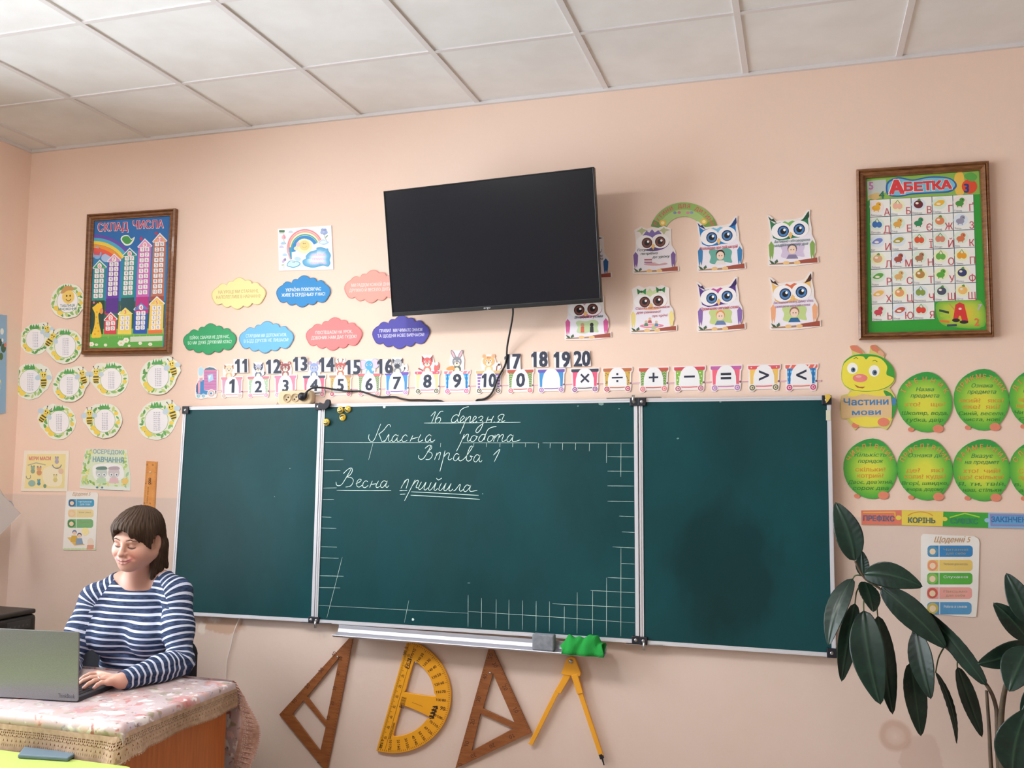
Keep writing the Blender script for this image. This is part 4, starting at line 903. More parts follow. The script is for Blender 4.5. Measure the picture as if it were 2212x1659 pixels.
    if kind == 'horn': ol = [(-.02,.03),(.03,.04),(.16,.15),(.36,.13),(.55,.12),(.68,.09),(.79,-.05),(.84,-.04),(.83,.12),(.87,.3),(.87,.42),(.94,.55),(.95,.75),(.9,.89),(1.0,.84),(1.01,.96),(.62,1.0),(.4,1.01),(.02,1.0),(-.01,.97),(0,.88),(.01,.6),(.04,.5),(.03,.3)]
    else: ol = [(.03,.06),(.18,-.02),(.3,.04),(.42,.0),(.56,.02),(.68,-.02),(.84,.05),(.84,.2),(.85,.4),(.93,.52),(.95,.72),(.88,.88),(1.0,.84),(1.01,.96),(.62,1.0),(.4,1.01),(.02,1.0),(-.01,.97),(0,.85),(.0,.62),(.06,.46),(.06,.25)]
    o = s.build('owl_card', ol, .0008, .0028, '#f0e8e6', M_PRINT); tag(o, lab, 'card', 'owl shaped rule cards')
owl((590,265,960,640),'tuft','#6a4a92','#7c68ae','brown','#7a5a9c',[('Готую все',.1,.52,.05,.4),('потрібно',.17,.6,.05,.37),('до уроку',.43,.675,.05,.37)],'#3a5a5a',('#efeaf4','books'),'purple owl card just right of the television, under the left end of the arch',skew=-.02)
owl((1112,200,1500,625),'horn','#1a7cc4','#7ec0e8','blue','#3a80b8',[('Розповідаю про свій настрій',.05,.585,.055,.78)],'#c8485c',('#6aaea0','kid','#3a2a2a','#e8e0dc'),'blue owl card with dark ear tufts under the right end of the arch','#1a3a72',-.03)
owl((1685,148,2090,578),'horn','#2c7850','#7cb864','blue','#88ac58',[('Активно обговорюю',.11,.57,.05,.72),('завдання і тему дня',.11,.64,.05,.68)],'#6a8a88',('#d4c4e0','kid','#6a5868','#8a80a0'),'green owl card at the top right of the owl group','#1d4a34',-.03)
owl((40,812,415,1178),'lash','#e07aa2','#f0a0b8','brown','#d8609c',[('Вітаюся з усіма',.21,.53,.055,.6)],'#2a5050',('#c4d8a8','two'),'pink owl card partly hidden under the lower right corner of the television',skew=-.02)
owl((570,742,945,1122),'bow','#f0bc98','#cfe0a8','brown','#f0dc8c',[('Сідаю на килимок',.11,.5,.05,.74),('для ранкової',.13,.59,.05,.52),('зустрічі',.46,.665,.05,.33)],'#c0586c',('#efeaf4','rug'),'peach owl card with two green hair bows',skew=-.02)
owl((1112,692,1500,1112),'horn','#55348a','#c04c9c','blue','#8a6ab0',[('Промовляю ввічливі слова',.07,.585,.055,.78)],'#c8485c',('#c4d48c','kid','#e89858','#6a80b0'),'violet owl card with magenta forehead, under the blue owl','#35205c',-.03)
owl((1700,652,2110,1092),'horn','#eec070','#e2724c','blue','#eeac80',[('Висловлюю кожну думку чітко,',.07,.53,.045,.78),('вживаючи ввічливі слова',.1,.6,.045,.68)],'#b080a8',('#c4d890','kid','#a07060','#2f6a9a'),'yellow and orange owl card at the lower right of the owl group','#4a2a24',-.03)
owl((20,332,418,690),'lash','#2a4c8c','#3a62a4','brown','#2f62a0',[('Слухаю',.2,.53,.055,.3),('уважно: все має',.2,.52,.055,.62),('значення, думаю',.2,.585,.055,.62)][1:],'#20304a',('#efeaf4','books'),'dark blue owl card almost wholly hidden behind the right side of the television',skew=-.02)
# arch over the owls
s = Sheet(wall_xf(zo)); cx, cy = 1003, 330; R0, R1 = 278, 158; a0, a1 = 196, 343
s.arc(cx, cy, R0, (R0+R1)/2, a0, a1, '#8fb45c', 2, 26, .95); s.arc(cx, cy, (R0+R1)/2, R1, a0, a1, '#a9c87c', 2, 26, .95)
s.arc(cx, cy, R0, R1, a0, a0+12, '#5f8a3c', 3, 4, .95); s.arc(cx, cy, R0, R1, a1-12, a1, '#6c9a42', 3, 4, .95)
s.arctext('РУТИНИ ДЛЯ ДИТИНИ', cx, cy, 232, 199, 342, 28, '#d2605c', 4, .03, .95)
for x, y, c in ((930,150,'#7a90b0'),(965,148,'#c87890'),(1035,150,'#d88aa0'),(1065,148,'#8a98c0')): s.ell(x,y,14,12,c,4,10)
for x, y in ((832,232),(1165,222)): s.ell(x,y,28,26,'#e0b84c',5,16); s.ell(x,y,15,14,'#f4e49c',6,12)
ol = [(cx+R0*math.cos(math.radians(a)), cy+.95*R0*math.sin(math.radians(a))) for a in np.linspace(a0, a1, 24)]+[(cx+R1*math.cos(math.radians(a)), cy+.95*R1*math.sin(math.radians(a))) for a in np.linspace(a1, a0, 20)]
o = s.build('arch_sign', ol, .0008, .002, '#7fa050', M_LAM); tag(o, 'green arch shaped title sign above the purple and blue owl cards', 'sign')

# ---- bee cards of the multiplication table (left)
BEE_N = [0]
def beecard(cx, cy, r, beepos, lab, rows=10, title=None, skew=-.04):
    s = Sheet(lambda u, v: IDX(cx+u*r, cy+v*r*1.02+u*r*skew))
    rr = random.Random(int(cx)); C = lambda a, q: (q*math.cos(math.radians(a)), q*math.sin(math.radians(a)))
    ol = []
    bx, by, brot = {'l':(-.88,-.35,0),'tl':(-.78,-.5,35),'r':(.78,-.2,0),'tr':(.8,-.55,-15),'t':(0,-.6,0)}[beepos]
    for a in range(0, 360, 12):
        x, y = C(a, 1.0+rr.uniform(-.03, .03)); dd = math.hypot(x-bx, y-by)
        q = 1.0+(.28 if dd < .45 and beepos != 't' else .12 if dd < .75 and beepos != 't' else 0); ol.append((x*q, y*q))
    for k in range(26):
        a = 360*k/26+rr.uniform(-5, 5); q = rr.uniform(.72, .86); x, y = C(a, q); c = rr.choice(['#6aac5c','#8cc070','#a9cc7c','#5c9c54','#c4d888'])
        t = rr.uniform(0, 180); sz = rr.uniform(.11, .17)
        s.blob([(x+sz*math.cos(t), y+sz*math.sin(t)), (x-sz*.5*math.sin(t), y+sz*.5*math.cos(t)), (x-sz*math.cos(t), y-sz*math.sin(t)), (x+sz*.5*math.sin(t), y-sz*.5*math.cos(t))], c, 2, 3)
    for a, q, z in ((125,.74,.2),(150,.76,.16),(330,.78,.13),(10,.8,.12)):
        x, y = C(a, q); s.ell(x, y, z, z*.9, '#f0d45c', 3, 12)
    for x in (-.24, -.1, .06, .2): s.poly([(x-.1,-.66),(x,-.98),(x+.1,-.66)], '#54a458', 4)
    s.ell(.0,.0,.63,.68,'#a9c48c',3,28); s.ell(.0,.0,.6,.65,'#f4f2f6',4,28)
    if title:
        s.ell(.05,-.25,.36,.4,'#eecf70',5,20); s.blob([(-.4,-.5),(-.15,-.85),(.3,-.8),(.35,-.62),(.0,-.6),(-.25,-.45)], '#c89a60', 6)
        s.ell(-.04,-.3,.045,.06,'#503820',6,8); s.ell(.16,-.3,.045,.06,'#503820',6,8); s.arc(.06,-.15,.12,.16,10,170,'#7a4030',6,8)
        s.text(title[0], 0, .32, .13, '#5a8a88', 6, bold=.03, width=.85); s.text(title[1], 0, .52, .13, '#5a8a88', 6, bold=.03, width=1.05)
    else:
        n = rows
        for k in range(n):
            y = -.42+.9*k/(n-1); s.text('%d·%d=%d' % (lab[1], k+1, lab[1]*(k+1)), .02, y+.03, .062, '#8088a8', 5, bold=.015, width=.34)
        c_, q_ = math.cos(math.radians(brot)), math.sin(math.radians(brot))
        T = lambda u, v: (bx+u*c_-v*q_, by+u*q_+v*c_)
        s.ell(*T(-.3,.0),.2,.15,'#c4d8e4',5,14,brot-20); s.ell(*T(.28,.02),.18,.13,'#c4d8e4',5,14,brot+20)
        s.ell(*T(0,.28),.19,.28,'#f0d24c',6,18,brot)
        for v in (.16, .32, .45): s.poly([T(-.18+v*.08,v-.035),T(.18-v*.08,v-.035),T(.17-v*.1,v+.045),T(-.17+v*.1,v+.045)], '#4a4a3a', 7)
        s.ell(*T(0,-.12),.18,.18,'#f2dc68',8,16)
        for q in (-.07, .07): s.ell(*T(q,-.14),.035,.05,'#3a3020',9,8)
        s.arc(*T(0,-.09),.07,.095,20,160,'#a05038',9,6)
        for q in (-1, 1): s.line([T(q*.08,-.27),T(q*.14,-.42)],.03,'#4a4030',7); s.ell(*T(q*.14,-.43),.035,.035,'#4a4030',8,8)
    o = s.build('bee_card', [(x, y) for x, y in ol], (.001 if BEE_N[0] % 2 else .0048), .0018, '#edf0e2', M_LAM)
    BEE_N[0] += 1; tag(o, lab[0], 'card', 'bee cards on the left wall part')
beecard(148,651,37,'t',('round title card with a smiling flower face, left of the framed number poster',0),title=('ТАБЛИЦЯ','МНОЖЕННЯ'))
beecard(77,733,33,'tr',('bee card tucked under its right neighbour, left of the framed poster corner',1))
beecard(143,748,37,'tl',('bee card overlapping its left neighbour, close to the lower left corner of the framed poster',2))
beecard(66,824,38,'r',('bee card leftmost in the row of four below the framed number poster',3))
beecard(152,832,36,'tr',('bee card second from left in the row of four below the framed poster',4))
beecard(241,820,37,'l',('bee card third from left in the row of four, bee upright on its left',5))
beecard(343,814,39,'tr',('shiny bee card rightmost in the row of four below the framed poster',6))
beecard(128,912,37,'tl',('bee card leftmost in the lower row of three, bee tilted at its upper left',7))
beecard(228,909,37,'l',('bee card in the middle of the lower row of three',8))
beecard(339,909,41,'tr',('shiny bee card close to the upper left corner of the chalkboard',9))

# ---- small posters on the left
zp = zoom(30, 950, 6.9125)
s = Sheet(wall_xf(zp)); OUT = [(162,160),(830,165),(805,772),(108,768)]
s.poly([(205,215),(780,212),(760,725),(165,725)], '#ecdfa2', 2)
s.text('МІРИ МАСИ', 395, 303, 48, '#d68a80', 4, bold=.04, width=325)
s.blob([(460,430),(600,400),(720,520),(700,680),(520,690),(440,580)], '#eee6c8', 3, 4)
def creature(x, y, k, a, b, c):
    s.ell(x,y+.3*k,.55*k,.6*k,a,5,14); s.ell(x,y-.5*k,.5*k,.42*k,b,6,14); s.ell(x-.3*k,y-.9*k,.2*k,.25*k,c,5,10); s.ell(x+.3*k,y-.9*k,.2*k,.25*k,c,5,10)
creature(290,450,60,'#8fa890','#9ab4a0','#7a9488'); creature(385,470,70,'#cf9870','#dca87c','#8a90a8'); creature(380,640,48,'#5a94a8','#6aa4b0','#5a8494'); creature(648,310,55,'#a8a4b8','#b4a8b8','#8a8ca4'); creature(625,580,60,'#d6ca86','#ded49a','#a8a078')
s.ell(275,650,55,48,'#94b8b0',5,16); s.ell(470,690,24,30,'#7a9a80',5,12); s.ell(710,470,40,42,'#e0c0a8',4,14); s.arc(650,360,60,75,10,170,'#8a9098',5,10)
s.arc(225,550,28,38,-40,200,'#7a98a0',5,10); s.line([(215,380),(340,345),(480,375)],14,'#aab0a0',4); s.text('1 т = 1000 кг', 640, 420, 18, '#b4ac88', 5, width=130)
tag(s.build('weights_poster', OUT, .001, .0015, '#efe6d6', M_PRINT), 'yellow poster about units of mass, left of the green learning centre poster', 'poster')
s = Sheet(wall_xf(zp)); OUT = [(1080,135),(1690,150),(1715,340),(1748,560),(1742,760),(1130,738),(985,720),(1040,330)]
s.poly([(1090,140),(1680,152),(1705,340),(1738,560),(1730,700),(1000,690),(1050,330)], '#dce9cc', 2)
rr = random.Random(4)
for k in range(70):
    side = rr.random(); v = rr.uniform(.02, .95)
    if side < .4: x = 1095-v*80+rr.uniform(-10, 75); y = 150+v*530
    elif side < .7: x = 1675+v*50-rr.uniform(0, 60); y = 160+v*520
    else: x = rr.uniform(1020, 1720); y = rr.uniform(600, 690)
    t = rr.uniform(0, 6.28); z_ = rr.uniform(24, 44); c = rr.choice(['#9cc46c','#b4d480','#7fb45c','#c8dc90','#e4dc88','#a4cca0'])
    s.blob([(x+z_*math.cos(t),y+z_*math.sin(t)),(x-.45*z_*math.sin(t),y+.45*z_*math.cos(t)),(x-z_*math.cos(t),y-z_*math.sin(t)),(x+.45*z_*math.sin(t),y-.45*z_*math.cos(t))], c, 3, 3)
s.blob([(1180,420),(1240,370),(1420,350),(1600,380),(1650,480),(1620,590),(1400,620),(1220,590)], '#eef2f0', 4, 5)
s.text('ОСЕРЕДОК', 1405, 212, 60, '#9ab4b8', 5, bold=.04, rot=2, width=430); s.text('НАВЧАННЯ', 1415, 335, 72, '#7da8b4', 5, bold=.04, rot=2, width=460)
for x, c, h_ in ((1315,'#c4d0cc','#6a8c84'),(1500,'#d0c8cc','#b8a8b4')):
    s.ell(x,490,85,85,c,5,20); s.blob([(x-80,440),(x-60,405),(x+60,400),(x+85,440),(x,450)], h_, 6)
    for q in (-38, 38): s.ell(x+q,520,24,26,'#f0f2f2',7,12); s.ell(x+q+3,522,12,15,'#6a8494',8,10)
    s.poly([(x-60,570),(x+60,570),(x+75,650),(x-75,650)], '#bcdcb8' if x < 1400 else '#e0c0c4', 5)
s.ell(1665,620,48,45,'#ecca78',5,14); s.poly([(1290,740),(1640,752),(1640,758),(1290,745)], '#7a9aa8', 5)
for x in (1250,1325): s.ell(x,712,18,16,'#5f94a0',5,10)
tag(s.build('learning_centre_poster', OUT, .001, .0015, '#e6ece4', M_LAM), 'green leafy poster with curled edge about a learning centre, above the seated person', 'poster')
def daily(zf, OUT, bars, title, lab, curl=0, kids=False, th=.0015):
    s = Sheet(wall_xf(zf)); s.poly(OUT, '#f0eeea', 1)
    s.text(title[0], title[1], title[2], title[3], '#c8a078', 4, bold=.02, shear=.3, width=title[4])
    for (x0, y0, x1, y1, c, c2, tx) in bars:
        s.poly(rounded(x0, y0, x1, y1, (y1-y0)*.3), c, 3); s.ell(x0+(y1-y0)*.45, (y0+y1)/2, (y1-y0)*.46, (y1-y0)*.46, c2, 4, 16); s.ell(x0+(y1-y0)*.45, (y0+y1)/2+2, (y1-y0)*.27, (y1-y0)*.27, '#f0d8b8', 5, 12)
        s.line([(x0+(y1-y0)*1.02, y0), (x0+(y1-y0)*1.02, y1)], (y1-y0)*.06, '#f2f0ec', 5)
        hh = (y1-y0)
        for k, t in enumerate(tx): s.text(t, (x0+hh+x1)/2, y0+hh*(.46+.34*k), hh*.2, '#e6eef2' if c[1] in '2456' else '#b0a888', 6, bold=.01, width=(x1-x0-hh)*(.72-.14*k))
    if kids:
        for x, y, c1, c2 in ((560,1440,'#6a78a0','#d8b050'),(597,1460,'#5a5a78','#88a0b8')): s.ell(x,y-25,17,17,c1,5,10); s.ell(x,y-18,13,13,'#efd0b4',6,10); s.poly([(x-22,y),(x+18,y),(x+28,y+45),(x-30,y+50)], c2, 5)
        s.poly([(505,1455),(545,1450),(640,1510),(560,1515)], '#e4c070', 4); s.ell(680,1490,24,32,'#e8d8c8',4,14); s.poly([(655,1510),(705,1510),(700,1545),(650,1545)], '#e0a088', 5); s.ell(640,1410,28,30,'#f2e6a8',4,14)
        for k in range(9): s.ell(490+k*27, 1540, 16, 8, '#cfe0b8', 4, 10)
    tag(s.build('daily_five_poster', OUT, .0012, th, '#eeeacc', M_LAM), lab, 'poster')
zq = zoom(0, 740, 3.455)
daily(zq, [(498,1112),(515,1108),(728,1120),(735,1130),(714,1550),(480,1548),(472,1540)],
      [(515,1168,706,1225,'#4aa4cc','#3a6a94',['ЧИТАННЯ','ДЛЯ СЕБЕ']),(512,1245,702,1305,'#ecdca4','#f0d0a0',['Читання з кимось']),(508,1318,699,1382,'#7ab87c','#4a8a58',['Письмо для себе'])], ('Щоденні 5', 610, 1142, 26, 130), 'narrow white poster with three coloured bars left of the head of the seated person', kids=True)
zd = zoom(1780, 1080, 2.866)
daily(zd, [(612,210),(930,225),(955,240),(962,262),(955,560),(942,722),(915,725),(620,700),(596,690),(600,225)],
      [(640,282,920,352,'#3a88c4','#5a98b8',['Читання','для себе']),(640,370,918,440,'#e8cc74','#e89878',['Читання для когось']),(638,450,918,522,'#58b048','#88c060',['Слухання']),(638,540,915,612,'#eca8a0','#d06058',['Письмо','для себе']),(638,632,912,708,'#5a9ccc','#c8b860',['Робота зі словом'])], ('Щоденні 5', 790, 262, 34, 220), 'white poster with five coloured bars behind the rubber plant')

# ---- caterpillar about parts of speech (right)
z9 = zoom(1790, 740, 4.4834)
s = Sheet(wall_xf(z9))
s.blob([(210,35),(265,30),(320,80),(330,115),(285,100),(225,75)], '#e0876c', 2); s.blob([(405,35),(445,25),(500,75),(540,110),(520,135),(460,95),(420,75)], '#e0876c', 2); s.ell(505,105,34,22,'#e8b090',3,12,40)
s.blob([(125,290),(150,190),(240,125),(370,112),(500,135),(600,210),(638,290),(632,370),(590,420),(500,460),(380,475),(250,465),(160,420),(130,360)], '#43a442', 3)
s.blob([(128,300),(150,205),(240,140),(330,135),(362,165),(400,135),(500,155),(565,230),(560,310),(630,345),(600,405),(500,455),(380,470),(250,460),(160,415),(132,360)], '#f0e450', 4)
s.ell(230,250,52,54,'#fbfbf4',5,20); s.ell(440,275,52,56,'#fbfbf4',5,20); s.ell(237,265,22,25,'#5f7f9c',6,14); s.ell(445,292,24,27,'#5f7f9c',6,14); s.ell(240,262,11,13,'#20242c',7,10); s.ell(448,290,11,13,'#20242c',7,10)
s.ell(304,345,72,40,'#ef8a84',5,20); s.ell(290,330,28,12,'#f6b4ae',6,12); s.poly([(245,405),(300,430),(355,428),(330,445),(275,437)], '#a86a3c', 5); s.line([(240,160),(265,145),(285,158)],7,'#6a8a30',6); s.line([(425,180),(450,172),(470,188)],7,'#6a8a30',6)
s.blob([(200,490),(400,455),(560,460),(635,520),(652,620),(610,740),(500,800),(370,815),(250,780),(190,690)], '#f0e058', 2); s.blob([(530,470),(600,490),(645,560),(655,640),(610,740),(600,600)], '#3f9e46', 3); s.ell(630,570,24,40,'#4a88b8',4,14)
s.ell(260,800,36,28,'#e88a70',1,12); s.ell(530,770,58,42,'#e88a70',4,16)
s.poly([(125,520),(240,525),(330,498),(480,520),(600,515),(612,620),(610,730),(350,715),(135,738),(118,620)], '#e4c494', 5)
s.text('Частини', 362, 605, 62, '#4a88c0', 7, bold=.03, rot=-1, width=430); s.text('мови', 365, 700, 50, '#4a88c0', 7, bold=.03, rot=-1, width=275)
ol = [(205,32),(260,25),(325,75),(345,108),(395,105),(400,35),(445,20),(505,70),(545,112),(535,150),(610,215),(645,290),(640,380),(590,440),(640,520),(660,630),(615,745),(595,800),(560,845),(500,820),(370,825),(290,815),(255,850),(225,810),(170,740),(125,738),(112,620),(120,515),(190,495),(205,465),(150,420),(122,360),(120,290),(145,185),(230,115),(220,80)]
tag(s.build('caterpillar_head_sign', ol, .001, .0025, '#d8d078', M_LAM), 'yellow and green caterpillar head sign holding a wooden title board', 'sign')
def disc(cx, cy, rx, ry, title, l1, q, ex, lab, rot=0):
    x_, y_ = z9(cx, cy); s = Sheet(wall_xf(z9))
    ol = [(cx+rx*math.cos(math.radians(a))*(1+.04*math.sin(math.radians(2*a+40))), cy+ry*math.sin(math.radians(a))*(1-.03*math.cos(math.radians(3*a)))) for a in range(0, 360, 12)]
    for fx, fy, z_ in ((cx-.5*rx, cy+.9*ry, 30), (cx+.5*rx, cy+.88*ry, 52)): s.ell(fx, fy, z_, z_*.75, '#e48c70', 1 if z_ < 40 else 5, 16)
    s.grad(ol, (cx, cy+ry*.05), ['#e2e04c','#dce04e','#b4d84c','#7cc444','#45a846'], 2)
    s.poly([o for o in ol if o[1] < cy-.62*ry], '#36a048', 3)
    s.arctext(title, cx, cy+ry*.02, rx*.82, 200, 340, 44, '#e09a58', 6, .02, .82*ry/rx*1.05)
    for k, t in enumerate(l1): s.text(t, cx, cy-ry*(.36 if len(q) == 1 else .40)+k*60, 37, '#3a9458', 6, bold=.01, shear=.3, width=min(330, 34*len(t)))
    for k, t in enumerate(q): s.text(t, cx, cy+ry*(.14 if len(q) == 1 else .09)+k*60, 40, '#e0a040', 6, bold=.02, width=min(rx*1.75, 36*len(t)))
    for k, t in enumerate(ex): s.text(t, cx, cy+ry*(.42 if len(q) == 1 else .50)+k*(66 if len(q) == 1 else 58), 34, '#3c8c40', 6, bold=.01, shear=.25, width=rx*(1.7-.35*k))
    o2 = list(ol)
    tag(s.build('speech_part_disc', o2, .001+.0004*(int(cx/100) % 2), .002, '#5cae50', M_LAM), lab, 'card', 'green caterpillar discs')
disc(928,578,262,292,'ІМЕННИК',['Назва','предмета'],['хто?    що?'],['Школяр, вода,','губка, двір'],'green disc card right beside the caterpillar head sign')
disc(1478,555,262,298,'ПРИКМЕТНИК',['Ознака','предмета'],['який?   яка?','яке?  які?'],['Синій, весела,','чиста, нові'],'green disc card second to the right of the caterpillar head')
disc(2016,545,264,298,'ДІЄСЛОВО',['Дія','предмета'],['що робить?','що зробить?'],['Читає, пише,','співає'],'green disc card of the upper row cut by the right edge of the picture')
disc(402,1222,254,292,'ЧИСЛІВНИК',['Кількість','порядок'],['скільки?','котрий?'],["Двоє, дев'ятий,",'сорок два'],'green disc card directly below the caterpillar head sign')
disc(930,1230,264,298,'ПРИСЛІВНИК',['Ознака дії'],['де?    як?','коли? куди?'],['Вгорі, швидко,','вчора, додому'],'green disc card second from left in the lower disc row')
disc(1480,1236,272,300,'ЗАЙМЕННИК',['Вказує','на предмет'],['хто?  чий?','що? скільки?'],['Я, ти, твій,','наш, стільки'],'green disc card third from left in the lower disc row')
disc(2022,1240,268,300,'СЛУЖБОВІ',['Слова','зв’язку'],['Сполучник,','прийменник'],['в, на, і, та,','але, якщо'],'green disc card of the lower row cut by the right edge of the picture')
# ---- puzzle strip
zs = zoom(1840, 1090, 5.9462); s = Sheet(wall_xf(zs))
s.poly([(120,75),(640,72),(640,262),(125,258)], '#e07c68', 1); s.poly([(640,72),(1175,90),(1165,278),(640,262)], '#ead458', 1); s.poly([(1175,90),(1750,105),(1750,298),(1165,278)], '#3fa844', 1); s.poly([(1750,105),(2500,122),(2500,315),(1750,298)], '#8ab8e0', 1)
s.ell(600,168,38,30,'#ead458',2,14); s.ell(1192,185,36,28,'#ead458',2,14); s.ell(1735,200,34,28,'#9cc4e4',2,14)
s.line([(140,100),(555,98)],16,'#eeb858',3); s.line([(552,92),(556,155)],18,'#eeb858',4)
s.arc(880,180,182,164,205,335,'#dc9a48',3,18,.5); s.line([(1255,165),(1450,112),(1640,160)],16,'#a8dc44',3)
s.poly([(1770,120),(2500,135),(2500,285),(1780,275)], '#8a8cc0', 2); s.poly([(1800,140),(2500,155),(2500,262),(1805,255)], '#6aa8dc', 3)
for t, x, y, c, wd in (('ПРЕФІКС',345,210,'#6a6a88',395),('КОРІНЬ',895,235,'#58746c',345),('СУФІКС',1440,245,'#3a8c70',350),('ЗАКІНЧЕННЯ',2075,225,'#3a78b4',570)): s.text(t, x, y, 64, c, 5, bold=.04, rot=1, width=wd)
tag(s.build('word_parts_strip', [(120,74),(640,70),(1175,88),(1750,103),(2500,120),(2500,317),(1750,300),(1165,280),(640,264),(125,260)], .001, .002, '#c8b070', M_LAM), 'long colourful puzzle strip of red, yellow, green and blue pieces with word part names', 'sign')

# ---- framed posters
M_FRAME = vary(new_mat('brown_wood_frame', '#8c5e38', .4, coat=.15), '#6f4526', 30, stretch=(1, 1, 5)); bump(M_FRAME, 60, .2, .001, (1, 1, 4))
def framed(outer, inner, zf, label, art, obj_name):
    oc = [np.array(at(*zf(*q), -.02)) for q in outer]; ic = [np.array(at(*zf(*q), -.016)) for q in inner]
    e = empty('framed_poster', (oc[2]+oc[3])/2*np.array((1, 0, 1)), label, 'framed poster')
    f = MB(); prof = [(0, .0), (0, .022), (.22, .028), (.34, .020), (.46, .025), (.7, .022), (.84, .013), (1.0, .012), (1.0, .0)]
    for i in range(4):
        j = (i+1) % 4; A = []; B = []
        for t, d in prof:
            p = oc[i]+(ic[i]-oc[i])*t; q = oc[j]+(ic[j]-oc[j])*t; A.append((p[0], -d-.001, p[2])); B.append((q[0], -d-.001, q[2]))
        f.hexa(A, B)
    f.build('wooden_frame', M_FRAME, e)
    s = Sheet(wall_xf(zf, -.012)); art(s)
    ctr = (sum(q[0] for q in inner)/4, sum(q[1] for q in inner)/4)
    s.build('poster_print', [(ctr[0]+(q[0]-ctr[0])*1.02, ctr[1]+(q[1]-ctr[1])*1.015) for q in inner], .004, .003, s.base, M_GLOSS, e)
    return e
M_GLOSS = ink_mat('glossy_print', 0.5, 0.3)
z3 = zoom(0, 420, 4.6075)
def art_numbers(s):
    s.base = '#1466a8'; B = [(922,268),(1672,215),(1615,1520),(880,1530)]
    s.poly([(922,268),(1672,215),(1660,500),(905,640)], '#1a6cb4', 1); s.poly([(905,640),(1660,500),(1640,1060),(890,1060)], '#2880b8', 1); s.poly([(890,1060),(1640,1060),(1620,1440),(878,1440)], '#1f5c4c', 1)
    s.poly([(880,1400),(1625,1370),(1615,1525),(876,1528)], '#5cac48', 2); s.poly([(880,1340),(1625,1330),(1625,1390),(880,1420)], '#7cbc50', 2)
    for r, c in ((430,'#6a4cb0'),(398,'#48b0d0'),(366,'#f0d048'),(330,'#f09a38'),(296,'#e8604c'),(262,'#d85a68')): s.arc(935, 828, r, r-34, 268, 325, c, 2, 16, 1.0)
    s.ell(960,580,44,62,'#8cb4e0',2,16); s.ell(1050,630,50,42,'#a9c4e8',2,14); s.ell(905,600,26,40,'#a9c4e8',3,12)
    s.text('СКЛАД', 1120, 362, 78, '#f2eef4', 3, bold=.04, rot=-2, width=300); s.text('СКЛАД', 1120, 360, 76, '#c0284c', 4, bold=.015, rot=-2, width=296)
    s.text('ЧИСЛА', 1472, 338, 78, '#f2eef4', 3, bold=.04, rot=-2, width=300); s.text('ЧИСЛА', 1472, 336, 76, '#c0284c', 4, bold=.015, rot=-2, width=296)
    s.blob([(1195,450),(1215,410),(1270,405),(1300,440),(1335,420),(1322,465),(1290,500),(1240,505)], '#e8f0e4', 3); s.blob([(1208,448),(1225,418),(1270,415),(1300,450),(1322,438),(1285,485),(1245,490)], '#3f9c50', 4)
    def house(x0, x1, apex, eave, bot, col, roof, num, rows, r0, r1, dark=None, badge='#f6eef0'):
        cx = (x0+x1)/2; d = -.07*(x1-x0)
        s.poly([(x0+6,eave),(x1-6,eave+d*.4),(x1-26*(bot-eave)/500,bot),(x0-20*(bot-eave)/500,bot)], col, 4)
        if dark: s.poly([(x0-22*(r1+50-eave)/500,r1+50),(x1-26*(r1+50-eave)/500,r1+45),(x1-26*(bot-eave)/500,bot),(x0-20*(bot-eave)/500,bot)], dark, 5)
        s.poly([(x0-6,eave+6),(cx,apex),(x1+6,eave-4),(x1,eave+8),(x0,eave+18)], '#e8eef4', 5); s.poly([(x0+4,eave+6),(cx,apex+14),(x1-4,eave),(x1-6,eave+6),(x0+6,eave+12)], roof, 6)
        s.ell(cx,eave-12,22,28,badge,7,16); s.text(str(num), cx, eave+6, 34, '#e0607c', 8, bold=.02, rot=-2)
        for k, (a, b) in enumerate(rows):
            y = r0+(r1-r0)*k/max(1, len(rows)-1); sl = -40*(y-eave)/800
            for q, t in ((-25, a), (25, b)): s.poly(rounded(cx+q-21+sl, y-21-q*.06, cx+q+21+sl, y+21-q*.06, 6, 2), '#f2eef0', 7); s.text(str(t), cx+q+sl, y+13, 26, '#70788c', 8, bold=.01, sx=.95 if t < 10 else .8)
    R = lambda n: [(k, n-k) for k in range(1, n+1)]
    house(920,1052,648,722,1390,'#2a9088','#3aa070',6,R(6),760,1008,'#123c38')
    house(1066,1196,585,655,1180,'#6a38a8','#d890c8',7,R(7),693,985,'#52288c')
    house(1218,1352,527,600,1180,'#189088','#2f8c80',8,R(8),635,978,'#104c54')
    house(1368,1506,435,512,1180,'#c868b8','#e898d0',9,R(9),545,972,'#b83484')
    house(1516,1655,380,460,1060,'#b8705c','#e8a888',10,R(10),493,965,'#a04a3c')
    house(1033,1160,1168,1240,1390,'#d8404c','#e0484c',2,R(2),1282,1332)
    house(1172,1312,1110,1180,1392,'#ecd458','#f0dc70',3,R(3),1230,1325,None,'#f0dc70')
    house(1328,1470,1062,1135,1385,'#2458b0','#5888c8',4,R(4),1180,1324)
    house(1482,1630,1010,1085,1380,'#f0cc60','#f0c85c',5,R(5),1128,1322,None,'#f2d888')
    s.poly([(1470,1350),(1612,1345),(1612,1380),(1468,1385)], '#e87840', 9); s.rect(1195,1105,1222,1150,'#ecc450',4); s.rect(1505,1012,1530,1060,'#e8a848',4); s.ell(1058,1175,22,26,'#c83448',4,12); s.ell(1400,440,16,20,'#c83a6c',4,10); s.ell(1550,385,16,18,'#b03a4c',4,10)
    s.blob([(935,1110),(985,1070),(1012,1100),(1010,1160),(975,1190),(985,1300),(1005,1410),(950,1425),(905,1415),(935,1300),(940,1190),(915,1130)], '#f0c83c', 10)
    for x, y in ((955,1220),(970,1280),(945,1330),(975,1360),(940,1390),(960,1170)): s.ell(x,y,10,9,'#e0a030',11,8)
